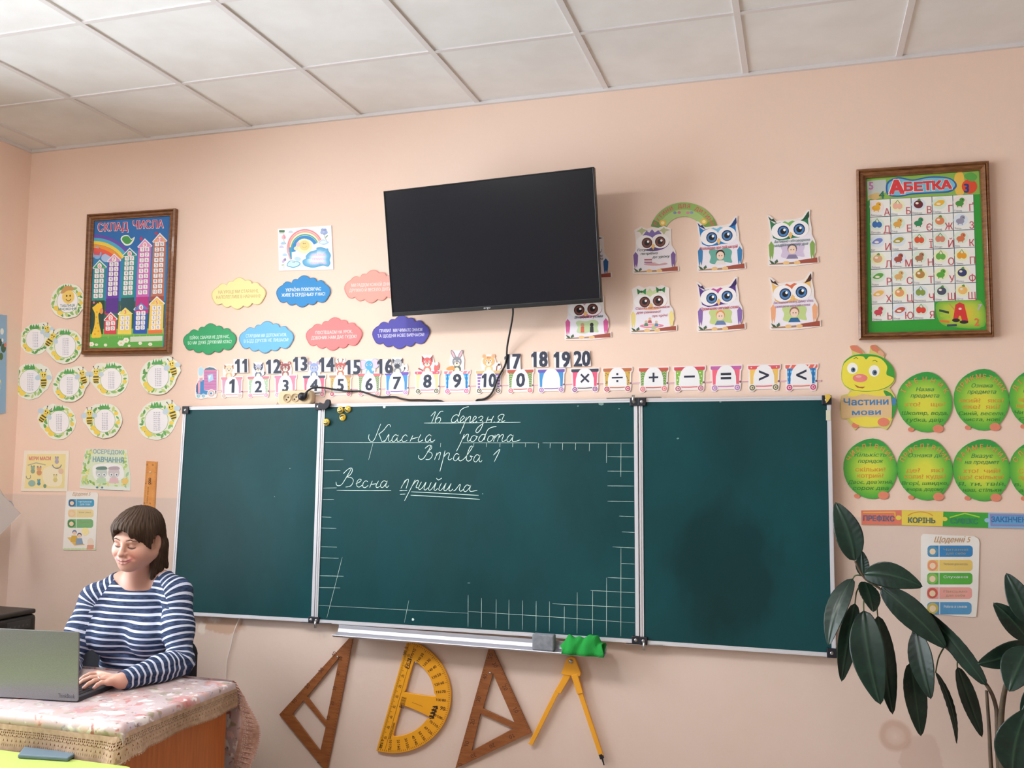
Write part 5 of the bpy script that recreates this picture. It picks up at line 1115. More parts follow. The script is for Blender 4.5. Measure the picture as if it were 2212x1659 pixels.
    s.ell(1005,1160,18,30,'#e89858',11,10); s.ell(930,1075,10,12,'#e87888',11,8); s.line([(955,1090),(950,1045)],8,'#5a4438',11); s.line([(975,1085),(985,1050)],8,'#5a4438',11)
    for x, y, r in ((905,1490,26),(955,1495,15),(1045,1498,17),(1200,1480,34),(1250,1450,30),(1390,1480,18),(1490,1490,20),(1280,1505,14)):
        for k in range(6): s.ell(x+r*.6*math.cos(k*1.047), y+r*.5*math.sin(k*1.047), r*.48, r*.42, '#f0f0e4', 6, 8)
        s.ell(x,y,r*.3,r*.26,'#e8d088',7,8)
    s.poly([(1292,1415),(1612,1405),(1610,1455),(1290,1468)], '#d2dcc6', 8)
    for k in range(14):
        x = random.uniform(900, 1600); s.poly([(x-5,1430),(x,1385+random.uniform(-10, 10)),(x+5,1430)], '#8cc860', 5)
framed([(868,200),(1750,140),(1688,1578),(812,1592)], [(930,262),(1688,210),(1628,1515),(878,1530)], z3, 'brown wooden frame with the blue poster of number houses on the left', art_numbers, 'f')
z2 = zoom(1830, 330, 3.95)
def art_alphabet(s):
    s.base = '#2c9c34'; s.poly([(165,222),(1125,152),(1188,1502),(180,1530)], '#2f9e36', 1)
    s.poly([(165,222),(1125,152),(1135,350),(172,410)], '#8cb850', 2); s.poly([(170,240),(330,225),(340,330),(180,400)], '#c4ccc8', 3)
    s.text('5', 205, 310, 62, '#c47ab4', 5, bold=.03); s.text('4', 295, 388, 62, '#2f7a5c', 5, bold=.03); s.blob([(180,370),(250,340),(300,360),(240,400)], '#d8b878', 4)
    s.blob([(330,300),(350,240),(440,205),(560,225),(700,200),(850,205),(920,240),(935,290),(870,335),(720,345),(560,355),(440,375),(350,360)], '#2a62a8', 4, 6)
    s.blob([(345,300),(362,250),(440,218),(560,236),(700,212),(850,216),(908,245),(918,285),(860,322),(720,332),(560,342),(440,362),(362,348)], '#7cc0d8', 5, 6)
    for t, x, y, h_, wd in (('А',425,345,105,120),('Б',525,322,68,72),('Е',610,322,68,68),('Т',690,315,68,76),('К',770,310,68,76),('А',850,304,68,86)): s.text(t, x, y+4, h_*1.08, '#f0e6e6', 6, bold=.09, rot=-3, width=wd*1.06); s.text(t, x, y, h_, '#dc3c42', 7, bold=.075, rot=-3, width=wd*.94)
    s.blob([(920,190),(990,172),(1000,340),(930,345)], '#ecc050', 3); s.ell(1045,285,66,62,'#e04c2c',4,20); s.text('3', 1020, 335, 70, '#2a3c80', 6, bold=.05); s.blob([(1000,190),(1060,165),(1110,200),(1080,240),(1030,230)], '#5ca848', 5)
    LET = ['АБВГҐ','ДЕЄЖЗ','ИІЇЙК','ЛМНОП','РСТУФ','ХЦЧШЩ','ЬЮЯ']
    WORDS = 'Апельсин Білка Варення Гарбуз Ґудзик Дельфін Ельф Єнот Жираф Заєць Кит Індик Їжа Йогурт Кінь Лялька Малина Носоріг Огірок Півень Редис Собака Тигр Удав Фіалка Хліб Цибуля Черепаха Шпак Щітка Олівець Юнак Яблуко'.split()
    COLR = ['e8b030 f0b8a0 6a2430 f0b830 4a9840','3a70b8 e0a850 2f8c5c e08858 9a98b0','7a88d0 b0a030 e05838 d88870 d87850','e0b088 a85040 b07858 6ab04c e8a030','60a848 e0b070 b88848 5cac40 3a4070','f0c060 e8a068 8aa048 4a5068 f0c070','d04858 c85a48 e04838'.split()]
    COLR = [c.split() if isinstance(c, str) else c for c in COLR]
    P = lambda c, r: ((190+(1080-190)*c/5)+(207-190)*r/6+((1108-1080)-(207-190))*r/6*c/5, (400+(350-400)*c/5)+(1290-400)*r/6+((1255-350)-(1290-400))*r/6*c/5)
    rr = random.Random(3)
    for r, row in enumerate(LET):
        for c, ch in enumerate(row):
            a, b, d, e = P(c, r), P(c+1, r), P(c+1, r+1), P(c, r+1)
            s.poly([a, b, d, e], '#2a5a6a', 3); ctr = ((a[0]+d[0])/2, (a[1]+d[1])/2)
            s.poly([(ctr[0]+(q[0]-ctr[0])*.965, ctr[1]+(q[1]-ctr[1])*.965) for q in (a, b, d, e)], '#f0f0ec', 4)
            cc = '#'+COLR[r][c]; x, y = ctr[0]-28, ctr[1]-12
            tint = rr.choice(['#dce8f2','#f2e4e0','#eef0c8','#dcecdc'])
            s.ell(x, y, 62, 52, tint, 5, 18); k = rr.randrange(4)
            if k == 0: s.ell(x, y, 40, 34, cc, 6, 16); s.ell(x-12, y-10, 14, 10, '#f4ead8', 7, 10); s.blob([(x-10,y-36),(x+10,y-50),(x+18,y-30)], '#5c9c4c', 7)
            elif k == 1: s.ell(x-5, y+12, 36, 24, cc, 6, 14); s.ell(x+16, y-18, 22, 20, cc, 6, 14); s.ell(x+22, y-20, 4, 5, '#302830', 7, 8); s.line([(x-20,y+28),(x-22,y+44)],8,cc,6); s.line([(x+12,y+28),(x+14,y+44)],8,cc,6)
            elif k == 2: s.blob([(x-46,y+14),(x-10,y-22),(x+34,y-26),(x+44,y-6),(x+6,y+22)], cc, 6); s.ell(x-6, y+6, 20, 10, '#f0e8d8', 7, 12)
            else: s.ell(x-18, y+4, 24, 28, cc, 6, 14); s.ell(x+18, y+6, 24, 26, cc, 6, 14); s.line([(x-18,y-22),(x,y-46),(x+18,y-20)],6,'#6a8a48',7)
            s.text(ch, e[0]+(d[0]-e[0])*.97, e[1]-16, 58 if ch not in 'ЙҐ' else 58, '#c8505c', 8, 'r', .005, 0, -2, .92)
            s.text(WORDS[r*5+c], e[0]+8, e[1]-10, 15, '#8a8a98', 8, 'l', sx=.95)
    s.grad(spline([(760,1290),(880,1262),(1140,1260),(1172,1480),(900,1485),(790,1440)], 4, True), (990,1370), ['#e4c040','#d8c844','#b4cc48','#6cb440'], 2)
    s.poly([(925,1295),(960,1275),(1000,1290),(1035,1440),(985,1445),(970,1390),(955,1390),(945,1430),(905,1425)], '#d83838', 4); s.ell(930,1428,34,16,'#282830',5,12); s.ell(998,1443,38,15,'#282830',5,12); s.line([(920,1340),(870,1285)],10,'#c8a050',4)
    s.ell(965,1330,14,10,'#f0e0d0',5,10)
    for x, y, c, t in ((828,1358,'#2a4a3c',14),(838,1396,'#a8cc44',8),(832,1440,'#e07a38',5),(895,1470,'#3a4a58',-3)): s.poly([(x-42,y-10-t),(x+42,y-10+t*.3),(x+42,y+10+t*.3),(x-42,y+8-t)], c, 4)
    s.text('1', 1110, 1340, 62, '#c8b8d0', 5, bold=.02, rot=30); s.text('2', 1108, 1475, 62, '#e07a4c', 5, bold=.03)
framed([(78,145),(1207,70),(1253,1570),(100,1595)], [(160,215),(1132,148),(1192,1508),(175,1535)], z2, 'brown wooden frame with the green alphabet poster on the right', art_alphabet, 'f')

# ---- orange ruler on the wall
zu = zoom(30, 950, 6.9125); rl = [np.array(at(*zu(*q), -.004))[[0, 2]] for q in ((1985,320),(2140,330),(2095,1160),(1925,1150))]
rul = empty('wall_ruler', at(323, 1090, 0), 'orange wooden ruler hanging on the wall behind the head of the seated person', 'ruler')
slab('blade', [rl], -.004, .005, vary(new_mat('orange_ruler_wood', '#e2a05c', .5), '#d8924c', 30), rul, .001)
s = Sheet(wall_xf(zu, -.007))
for k in range(56):
    y = 345+k*14; t = (y-320)/830; ln = 26 if k % 5 == 0 else 14
    xl, xr = 1985-60*t, 2140-45*t; s.line([(xl+4,y),(xl+4+ln,y)],2,'#6a4020',1); s.line([(xr-4-ln,y+2),(xr-4,y+2)],2,'#6a4020',1)
for k in range(3):
    s.ell(2030-k*2, 585+k*33, 20, 18, '#4a3020', 1, 12); s.ell(2030-k*2, 585+k*33, 10, 9, '#e2a05c', 2, 10)
for k, (x, y, t) in enumerate(((2000,360,'50'),(2090,365,'0'),(1985,640,'40'),(2068,642,'10'),(1962,935,'30'),(2045,940,'20'))): s.text(t, x, y+12, 26, '#6a4020', 1, rot=-85, width=26)
s.text('лінійка класна', 2008, 830, 26, '#7a4c28', 1, rot=-86, width=250)
s.build('printed_scale', [(2020,480),(2050,480),(2050,484),(2020,484)], .0067, .00003, '#e2a05c', M_PRINT, rul)
m = MB(); c = at(*zu(2036, 482), -.0072); m.lathe([(.0045, 0), (.004, .002), (0, .003)], c, (0, -1, 0), 12); m.build('nail', M_WHITE, rul)

# ---- two sheets near the left corner
lw = lambda px, py: (lambda p: (float(p[1]), float(p[2])))(onx(px, py, XL))
s = Sheet(lw); OUT = [(-60,672),(14,681),(11,892),(-62,905)]; s.poly(OUT, '#8fb4d4', 1)
for x, y, r, c in ((3,716,7,'#e8ecec'),(-2,740,9,'#2f4a38'),(6,752,10,'#3c5c44'),(1,770,8,'#4a6a40'),(10,745,5,'#e08070'),(-6,830,14,'#d8d890'),(-4,832,9,'#8fb4d4'),(4,735,4,'#f0f0f0'),(-20,780,12,'#e0c8b0'),(-30,740,14,'#d0e0c0')): s.ell(x,y,r*.55,r,c,2 if c != '#8fb4d4' else 3,12)
o = s.build('blue_flower_poster', OUT, .001, .003, '#8fb4d4', M_LAM, None, lambda y, z, d: (XL+d, y, z)); tag(o, 'light blue poster with plants on the left wall, cut by the picture edge', 'poster')
A, B_, C_ = at(0, 1062, -.30), at(45, 1110, -.055), at(-2, 1157, -.30)
ex = (B_-A); ey = (C_-A)
pl = lambda u, v: A+ex*u+ey*v
s = Sheet(lambda u, v: (u, v)); s.poly([(-.9,-.62),(0,0),(1,0),(0,1),(-.9,.5)], '#eceaf0', 1)
s.arc(.55,.14,.2,.17,0,360,'#9cb4d8',2,20,1.0); s.arc(.55,.14,.12,.1,0,360,'#9cb4d8',2,16)
for k in range(7): s.line([(-.5+.02*k,-.2+k*.09),(.28+.03*k,.02+k*.09)],.02,'#b0b4c4',2)
nrm = np.cross(ex, ey); nrm /= np.linalg.norm(nrm); nrm = nrm if nrm[1] < 0 else -nrm
o = s.build('stamped_paper', [(-.9,-.6),(0,0),(1,0),(0,1),(-.9,.55)], 0, .0008, '#e8e6ec', M_PRINT, None, lambda u, v, d: tuple(pl(u, v)+nrm*d)); tag(o, 'white paper sheet with a round blue stamp, lifting off the left wall corner', 'paper')

# ================================================================== drawing tools hung under the board
zt2 = zoom(590, 1340, 2.949)
M_SQ = vary(new_mat('brown_plywood', '#9a5f34', .5), '#8a5029', 18, stretch=(1, 1, 6)); M_YEL = new_mat('yellow_plastic', '#eda728', .35, coat=.2)
def W2(pts, y=-.014): return [tuple(np.array(at(*zt2(*q), y))[[0, 2]]) for q in pts]
def square(loops, label, texts, ticks):
    e = empty('set_square', at(*zt2(*loops[0][0]), 0), label, 'set square')
    slab('plate', [W2(l) for l in loops], -.010, .009, M_SQ, e, .0012)
    s = Sheet(wall_xf(zt2, -.0148))
    for t, x, y, h_, r in texts: s.text(t, x, y, h_, '#5a3015', 1, rot=r, bold=.01)
    for (a, b, n, ln) in ticks:
        a, b = np.array(a, float), np.array(b, float); d = (b-a)/np.linalg.norm(b-a); nn = np.array([-d[1], d[0]])
        for k in range(n): p = a+(b-a)*k/n; l_ = ln*(1.6 if k % 5 == 0 else 1); s.line([tuple(p), tuple(p+nn*l_)], 2, '#5a3015', 1)
    q = loops[0][0]; s.build('printed_scale', [(q[0]-3,q[1]+60),(q[0]+3,q[1]+60),(q[0]+3,q[1]+62),(q[0]-3,q[1]+62)], .0147, .00003, '#9a5f34', M_PRINT, e)
    return e
square([[(512,85),(40,600),(340,965),(425,540)],[(425,228),(215,487),(338,648)],[(193,508),(120,600),(300,838),(336,678)]],
  'brown wooden set square hanging point up, leftmost of the tools under the chalkboard',
  [('40',398,222,24,-55),('30',315,325,24,-52),('20',228,425,24,-52),('10',145,522,24,-52),('10',360,625,20,-80),('20',385,530,20,-80),('30',400,435,20,-80),('40',425,340,20,-80),('50',440,245,20,-80),('1',300,910,20,-75)],
  [((500,100),(50,598),46,-9),((508,110),(345,945),50,10)])
e2 = square([[(1383,148),(1642,715),(1165,940),(1160,952)],[(1400,335),(1335,563),(1542,658)],[(1320,592),(1262,835),(1532,690)]],
  'brown wooden set square hanging between the yellow protractor and the compasses',
  [('50',1398,232,26,-75),('40',1362,362,26,-75),('30',1322,505,26,-75),('20',1283,650,26,-75),('10',1246,790,26,-75),('0',1205,922,26,-75),('30',1402,290,26,62),('20',1466,435,26,62),('10',1535,578,26,62),('10',1515,728,26,155),('20',1390,788,26,155),('30',1270,850,26,155)],
  [((1392,165),(1635,700),46,10),((1380,165),(1172,915),50,-9)])
# protractor
pr = empty('protractor', at(*zt2(766, 480), 0), 'large yellow plastic protractor hanging straight edge to the left under the chalkboard', 'protractor')
c0 = np.array((768., 480.)); dd = np.array((-197., 700.))/727; nn = np.array((.963, .271)); R = 363
pc = lambda r, a: tuple(c0-dd*r*math.cos(math.radians(a))+nn*r*math.sin(math.radians(a)))
outer = [pc(R, a) for a in range(0, 181, 6)]
outer = [tuple(np.array(outer[0])-nn*8)]+outer+[tuple(np.array(outer[-1])-nn*8)]
pw = lambda u, v: tuple(c0+dd*u+nn*v)          # along the edge, away from it
def win(sg):
    o = []; ri = 262
    a0, a1 = (16, 76) if sg < 0 else (104, 164)
    for k in range(11): o.append(pc(ri, a0+(a1-a0)*k/10))
    if sg < 0: o += [pw(-38, 66), pw(-60, 62), pw(-225, 62), pw(-248, 70)]
    else: o += [pw(248, 70), pw(225, 62), pw(60, 62), pw(38, 66)]
    return spline(o, 3, True)
hole = [tuple(np.array(pc(0, 0))+np.array((150-0, -215))+np.array((6*math.cos(k*.785), 6*math.sin(k*.785)))) for k in range(8)]
slab('plate', [W2(outer), W2(win(-1)), W2(win(1))], -.011, .012, M_YEL, pr, .0025, 2)
s = Sheet(wall_xf(zt2, -.0175)); PK = '#3a2408'
for a in range(0, 181, 2):
    l_ = 20 if a % 10 == 0 else 11; s.line([pc(R-4, a), pc(R-4-l_, a)], 2.2, PK, 1)
for a in range(0, 181, 10):
    x, y = pc(R-42, a); s.text(str(a), x, y, 17 if a != 90 else 24, PK, 1, rot=a-73+90-90+15, bold=.02) if False else s.text(str(a), x, y+6, 17 if a != 90 else 24, PK, 1, rot=(a-90)+16, bold=.02)
    if a != 90: x, y = pc(R-76, a); s.text(str(180-a), x, y+6, 16, PK, 1, rot=(a-90)+16, bold=.02)
for k in range(101):
    l_ = 22 if k % 5 == 0 else 12; u = -340+k*6.8; s.line([pw(u, -4), pw(u, -4+l_)], 1.8, PK, 1)
for k in range(1, 10): x, y = pw(-340+k*68, 30); s.text(str(5+5*k), x, y, 14, PK, 1, rot=-74, bold=.01)
s.line([pw(-340, 40), pw(345, 40)], 1.6, PK, 1)
bx = [pw(-255, 22), pw(-255, 48), pw(-190, 48), pw(-190, 22)]; s.poly(bx, PK, 1); x, y = pw(-222, 42); s.text('ZIBI', x, y+2, 17, '#eda728', 2, rot=-74, bold=.03, width=52)
for k in range(14): u = -8+k*5.2; s.line([pw(u, 52), pw(u, 84)], random.choice((1.5, 3)), PK, 1)
for k, ch in enumerate('ZIBI'):
    x, y = pw(14-k*0, 0); cx_, cy_ = 1033-(k*7.5), 556+k*20
    s.poly([(cx_+22*math.cos(q*1.571+.7), cy_+16*math.sin(q*1.571+.7)) for q in range(4)], PK, 1); s.text(ch, cx_, cy_+6, 14, '#eda728', 2, bold=.03, rot=-72)
x, y = pw(220, 58); s.text('транспортир шкільний', x-2, y, 15, PK, 1, rot=-74, width=110)
s.line([(885,522),(952,548)], 3, '#a87820', 1)
q = pw(0, 30); s.build('printed_scale', [(q[0],q[1]),(q[0]+6,q[1]),(q[0]+6,q[1]+2),(q[0],q[1]+2)], .0175, .00003, '#eda728', M_PRINT, pr)
for (u, v, par) in ((425,226,'n'),(1392,328,'n'),(922,262,'n'),(1905,262,'n')):
    m = MB(); c = at(*zt2(u, v), 0); m.lathe([(.0015, -.001), (.0015, .022), (.0045, .022), (.0045, .024), (0, .0245)], c, (0, -1, 0), 10)
    tag(m.build('wall_nail', M_STEEL), {425:'small nail holding the leftmost set square',1392:'small nail holding the set square beside the compasses',922:'small nail holding the yellow protractor',1905:'small nail holding the yellow compasses'}[u], 'nail', 'nails under the board')
# compasses
cp = empty('compasses', at(*zt2(1900, 258), 0), 'yellow blackboard compasses hanging open by the pivot, rightmost of the tools', 'compasses')
def leg(a, b, w0, w1, y0, y1, name, mat):
    A, B = np.array(a, float), np.array(b, float); d = (B-A)/np.linalg.norm(B-A); n_ = np.array([-d[1], d[0]])
    lp = [tuple(A+n_*w0), tuple(A-n_*w0), tuple(B-n_*w1), tuple(B+n_*w1)]
    return slab(name, [W2(lp, -.02)], -(y0+y1)/2, y1-y0, mat, cp, .002, 2)
hub = [(1842,335),(1850,318),(1872,250),(1885,236),(1905,230),(1925,238),(1935,262),(1962,330),(1958,348),(1925,352),(1908,345),(1885,345)]
slab('hub', [W2(hub)], -.02, .018, M_YEL, cp, .002, 2)
leg((1880,340),(1815,455),19,17,.010,.024,'arm',M_YEL); leg((1815,440),(1640,790),12,11,.012,.022,'leg',M_YEL)
leg((1922,345),(1958,462),18,16,.014,.030,'arm',M_YEL); leg((1950,440),(2090,858),12,11,.015,.026,'leg',M_YEL)
m = MB(); c = at(*zt2(1900, 258), -.02); m.lathe([(.009, .008), (.008, .013), (0, .014)], c, (0, -1, 0), 16); m.build('pivot_screw', M_STEEL, cp)
a, b, c = at(*zt2(2086,852), -.0205), at(*zt2(2096,880), -.0205), at(*zt2(2108,922), -.0205)
m = MB(); m.tube([a, b], .0095, 12); m.tube([b, c], [.004, .0028], 10); m.build('chalk_holder', M_BLK, cp)
# ================================================================== teacher's desk with cloth
M_WOOD = vary(new_mat('orange_brown_laminate', '#c97638', .38, coat=.1), '#b5642c', 6, .3, .7, (14, 14, 1.0)); 
DX0, DX1, DY0, DY1, DZ = .64, 1.745, -1.415, -.82, .757
desk = empty('teacher_desk', (1.12, -1.12, 0), 'orange-brown wooden teacher desk under a floral tablecloth', 'desk')
rbox((DX0, DY0, DZ-.026), (DX1, DY1, DZ)).build('desk_top', M_WOOD, desk, bevel=.003)
rbox((DX1-.035, DY0+.02, 0), (DX1-.012, DY1-.012, DZ-.026)).build('side_panel', M_WOOD, desk, bevel=.002)
rbox((DX0+.012, DY0+.02, 0), (DX0+.035, DY1-.012, DZ-.026)).build('side_panel', M_WOOD, desk, bevel=.002)
rbox((DX0+.035, DY0+.05, .28), (DX1-.035, DY0+.068, DZ-.026)).build('modesty_panel', M_WOOD, desk)
def floral():
    m = new_mat('floral_satin_cloth', '#dcc6c4', .34, spec=.6); b = bsdf(m); b.inputs['Sheen Weight'].default_value = .3
    co = coords(m); nz = N(m, 'ShaderNodeTexNoise', Scale=22, Detail=4); L(m, co, nz.inputs['Vector'])
    sc = N(m, 'ShaderNodeVectorMath', operation='SCALE'); sc.inputs['Scale'].default_value = .09; L(m, nz.outputs['Color'], sc.inputs[0])
    ad = N(m, 'ShaderNodeVectorMath', operation='ADD'); L(m, co, ad.inputs[0]); L(m, sc.outputs[0], ad.inputs[1])
    last = None
    base = N(m, 'ShaderNodeRGB'); base.outputs[0].default_value = lin('#bea6a6'); last = base.outputs[0]
    for scale_, thr, cols in ((12, .40, ('#cf8c80','#c07a76','#cfa49e','#b09cac')),(20, .42, ('#e2dad8','#d6ccca','#e8e0dc','#c6bac4')),(34, .36, ('#b8645c','#dcbab4','#968a70','#e6dedc')),(55, .28, ('#8a6c64','#e8e0e0','#b06a60','#9a8e9c'))):
        v = N(m, 'ShaderNodeTexVoronoi', Scale=scale_*.72); L(m, ad.outputs[0], v.inputs['Vector'])
        r = N(m, 'ShaderNodeValToRGB'); e = r.color_ramp.elements; r.color_ramp.interpolation = 'CONSTANT'
        e[0].position = 0; e[0].color = lin(cols[0]); e[1].position = .75; e[1].color = lin(cols[3])
        for q, c in ((.25, cols[1]), (.5, cols[2])): x = e.new(q); x.color = lin(c)
        sp = N(m, 'ShaderNodeSeparateColor'); L(m, v.outputs['Color'], sp.inputs[0]); L(m, sp.outputs[0], r.inputs[0])
        mr = N(m, 'ShaderNodeMapRange'); mr.inputs['From Min'].default_value = thr+.10; mr.inputs['From Max'].default_value = thr-.10; L(m, v.outputs['Distance'], mr.inputs['Value'])
        gt = N(m, 'ShaderNodeMath', operation='GREATER_THAN'); gt.inputs[1].default_value = .45; L(m, sp.outputs[1], gt.inputs[0])
        mu = N(m, 'ShaderNodeMath', operation='MULTIPLY'); L(m, mr.outputs[0], mu.inputs[0]); L(m, gt.outputs[0], mu.inputs[1])
        mx = N(m, 'ShaderNodeMix', data_type='RGBA'); L(m, mu.outputs[0], mx.inputs['Factor']); L(m, last, mx.inputs['A']); L(m, r.outputs[0], mx.inputs['B']); last = mx.outputs['Result']
    L(m, last, b.inputs['Base Color']); return bump(m, 70, .12, .002)
M_FLORAL = floral()
M_LACE = bump(vary(new_mat('beige_lace', '#b79a82', .85), '#a5876e', 60), 500, .4, .001)
TZ = .7605
cloth = empty('tablecloth', (1.12, -1.12, TZ), 'floral satin tablecloth with beige lace edge on the teacher desk', 'tablecloth')
# top and rounded fold over the edges
m = MB(); nx, ny = 60, 34; vs = []; X0, X1, Y0, Y1 = DX0-.012, DX1+.012, DY0-.012, DY1+.012
def fold(t, e):                                   # parameter past the edge -> horizontal, drop
    r = .012
    if t <= 0: return t, 0.0
    a = min(t/r, math.pi/2); return r*math.sin(a), r*(1-math.cos(a))+max(0, t-r*math.pi/2)
for i in range(nx+1):
    for j in range(ny+1):
        ux = -.045+(X1-X0+.09)*i/nx; uy = -.045+(Y1-Y0+.09)*j/ny
        x = X0+.012+ux; y = Y0+.012+uy; z = TZ; Wd, Dp = X1-X0-.024, Y1-Y0-.024
        if ux > Wd: h_, d = fold(ux-Wd, 0); x = X0+.012+Wd+h_; z -= d
        if ux < 0: h_, d = fold(-ux, 0); x = X0+.012-h_; z -= d
        if uy > Dp: h_, d = fold(uy-Dp, 0); y = Y0+.012+Dp+h_; z -= d
        if uy < 0: h_, d = fold(-uy, 0); y = Y0+.012-h_; z -= d
        vs.append((x, y, z+.0012*math.sin(x*23+y*31)))
m.add(vs, [(i*(ny+1)+j, (i+1)*(ny+1)+j, (i+1)*(ny+1)+j+1, i*(ny+1)+j+1) for i in range(nx) for j in range(ny)], 0, True)
o = m.build('cloth', M_FLORAL, cloth); so = o.modifiers.new('t', 'SOLIDIFY'); so.thickness = .002; so.offset = 1
# lace: one repeat cut with its holes, then laid side by side along an edge
def lace_cell(full=True):
    c = bpy.data.curves.new('c', 'CURVE'); c.dimensions = '2D'; c.fill_mode = 'FRONT'
    def ring(cx, cy, rx, ry, n=8, rot=0): return [(cx+rx*math.cos(2*math.pi*k/n+rot), cy+ry*math.sin(2*math.pi*k/n+rot)) for k in range(n)]
    outl = [(0, 0), (1, 0), (1, .86), (.93, .93), (.8, .985), (.66, .97), (.56, .9), (.5, .88), (.44, .9), (.34, .97), (.2, .985), (.07, .93), (0, .86)]
    holes = [ring(.24,.2,.1,.03), ring(.5,.2,.1,.03), ring(.76,.2,.1,.03), ring(.25,.28,.13,.035), ring(.75,.28,.13,.035), ring(.5,.37,.17,.045, 4), ring(.03+.1,.4,.07,.03, 6), ring(.87,.4,.07,.03, 6),
             ring(.5,.55,.18,.06, 3, -1.57), ring(.2,.93,.07,.03, 6), ring(.8,.93,.07,.03, 6), ring(.28,.7,.05,.05, 6), ring(.72,.7,.05,.05, 6)]
    for lp in [outl]+holes:
        sp = c.splines.new('POLY'); sp.points.add(len(lp)-1); sp.use_cyclic_u = True
        for q, (x, y) in zip(sp.points, lp): q.co = (x, y, 0, 1)
    o = bpy.data.objects.new('c', c); me = o.to_mesh(); v = [(q.co.x, q.co.y) for q in me.vertices]; f = [list(p.vertices) for p in me.polygons]
    o.to_mesh_clear(); bpy.data.objects.remove(o); bpy.data.curves.remove(c); return v, f
LV, LF = lace_cell()
def lace(name, n, P, mat=M_LACE):
    m = MB()
    for i in range(n): m.add([P((i+v[0])/n, v[1]) for v in LV], LF)
    o = m.build(name, mat, cloth); so = o.modifiers.new('t', 'SOLIDIFY'); so.thickness = .0016; return o
LH = .088
cr = .030; XE, YE = DX1+.0155, DY0-.0155
ep = [np.array((DX0-.014, YE)), np.array((XE-cr, YE))]+[np.array((XE-cr+cr*math.sin(a), YE+cr-cr*math.cos(a))) for a in np.linspace(.2, 1.37, 6)]+[np.array((XE, YE+cr)), np.array((XE, DY1+.012))]
el = np.concatenate([[0], np.cumsum([np.linalg.norm(ep[i+1]-ep[i]) for i in range(len(ep)-1)])])
def Pe(s, t):                                     # round the front edge, the corner and the right edge
    d = s*el[-1]; k = min(int(np.searchsorted(el, d, 'right'))-1, len(ep)-2); f = (d-el[k])/(el[k+1]-el[k]); p = ep[k]+(ep[k+1]-ep[k])*f
    a = math.pi/2*min(1, max(0, (d-el[1])/(el[-2]-el[1]))); n_ = np.array((math.sin(a), -math.cos(a)))
    cn = math.exp(-((d-(el[1]+el[-2])/2)/.07)**2); sd = a/(math.pi/2)
    out = .004*t+.009*t*math.sin(d*21)+(.030*t+.012*t*math.sin(d*70))*cn+.008*sd*t
    return (p[0]+n_[0]*out, p[1]+n_[1]*out, TZ-.036+.015*sd-(LH-.018*sd+.012*cn)*t)
lace('lace_trim', int(el[-1]/.0165), Pe)
# back overhang whose free corner swings out past the desk side
path = [np.array(p) for p in ((1.752,-.812,.757),(1.80,-.80,.70),(1.853,-.79,.615),(1.845,-.785,.54),(1.815,-.782,.45),(1.80,-.78,.36))]
def Pb(s, t):
    q = spline([tuple(p) for p in path], 8); k = s*(len(q)-1); i = min(int(k), len(q)-2); p = np.array(q[i])+(np.array(q[i+1])-np.array(q[i]))*(k-i)
    w_ = .085*min(1, .15+s*4); return (p[0]-w_*(1-t)-.0+.0, p[1]+.012*math.sin(s*9+t*2)+.006*(1-t), p[2]+.01*(1-t))
M_LACE2 = bump(vary(new_mat('pink_beige_lace', '#c9a596', .85), '#b68e80', 60), 500, .4, .001)
lace('lace_trim', 24, Pb, M_LACE2)
m = MB(); q = [Pb(k/16, 0) for k in range(17)]; vs = []
for p in q: vs += [p, (max(DX0, 1.0), DY1+.018, p[2])]
m.add(vs, [(2*i, 2*i+2, 2*i+3, 2*i+1) for i in range(16)], 0, True); o = m.build('back_drop', M_FLORAL, cloth)

# ================================================================== laptop
LA = onz(168, 1518, .7625); ua = np.array([-.9903, -.139, 0]); va = np.array([-.139, .9903, 0]); LW, LD, LT = .357, .238, .016
lap = empty('laptop', LA+ua*LW/2, 'silver grey laptop standing open on the tablecloth, back of its lid towards the room', 'laptop')
M_LAP = vary(new_mat('grey_anodised_lid', '#94979b', .33, .75), '#8b8f93', 300); M_LAPD = new_mat('dark_grey_laptop_body', '#3a3e46', .45, .3); M_KEY = new_mat('black_keys', '#22252c', .5)
def lp(u, v, z): return tuple(LA+ua*u+va*v+np.array((0, 0, z)))
def lbox(u0, u1, v0, v1, z0, z1, m): m.hexa([lp(u0,v0,z0),lp(u1,v0,z0),lp(u1,v1,z0),lp(u0,v1,z0)], [lp(u0,v0,z1),lp(u1,v0,z1),lp(u1,v1,z1),lp(u0,v1,z1)]); return m
lbox(0, LW, .002, LD, .001, LT, MB()).build('base', M_LAPD, lap, bevel=.003)
m = MB()
for r in range(6):
    for c in range(15): lbox(.022+c*.0208, .022+c*.0208+.0178, .025+r*.0185, .025+r*.0185+(.0155 if r else .009), LT, LT+.0016, m)
m.build('keyboard', M_KEY, lap)
lbox(.13, .235, .150, .222, LT, LT+.0006, MB()).build('touchpad', M_LAPD, lap)
ta = math.radians(3); tn = np.array([0, 0, 1.])*math.cos(ta)-va*math.sin(ta); tb_ = -va*math.cos(ta)-np.array([0, 0, 1.])*math.sin(ta)
def ll(u, h, d): return tuple(LA+ua*u+np.array((0, 0, .004))+tn*h+tb_*d)
m = MB(); ol = rounded(0, 0, LW, .236, .006, 4); m.hexa([ll(x, y, -.006) for x, y in ol], [ll(x, y, .001) for x, y in ol]); lid = m.build('lid', M_LAP, lap, bevel=.0015)
m = MB(); ol = rounded(.006, .012, LW-.006, .230, .003, 3); m.hexa([ll(x, y, -.0068) for x, y in ol], [ll(x, y, -.005) for x, y in ol]); m.build('display', M_SCR, lap)
vs, fs = glyphs('ThinkBook', .02, 3); k = .0125/CAPH; x1 = vs[:, 0].max()
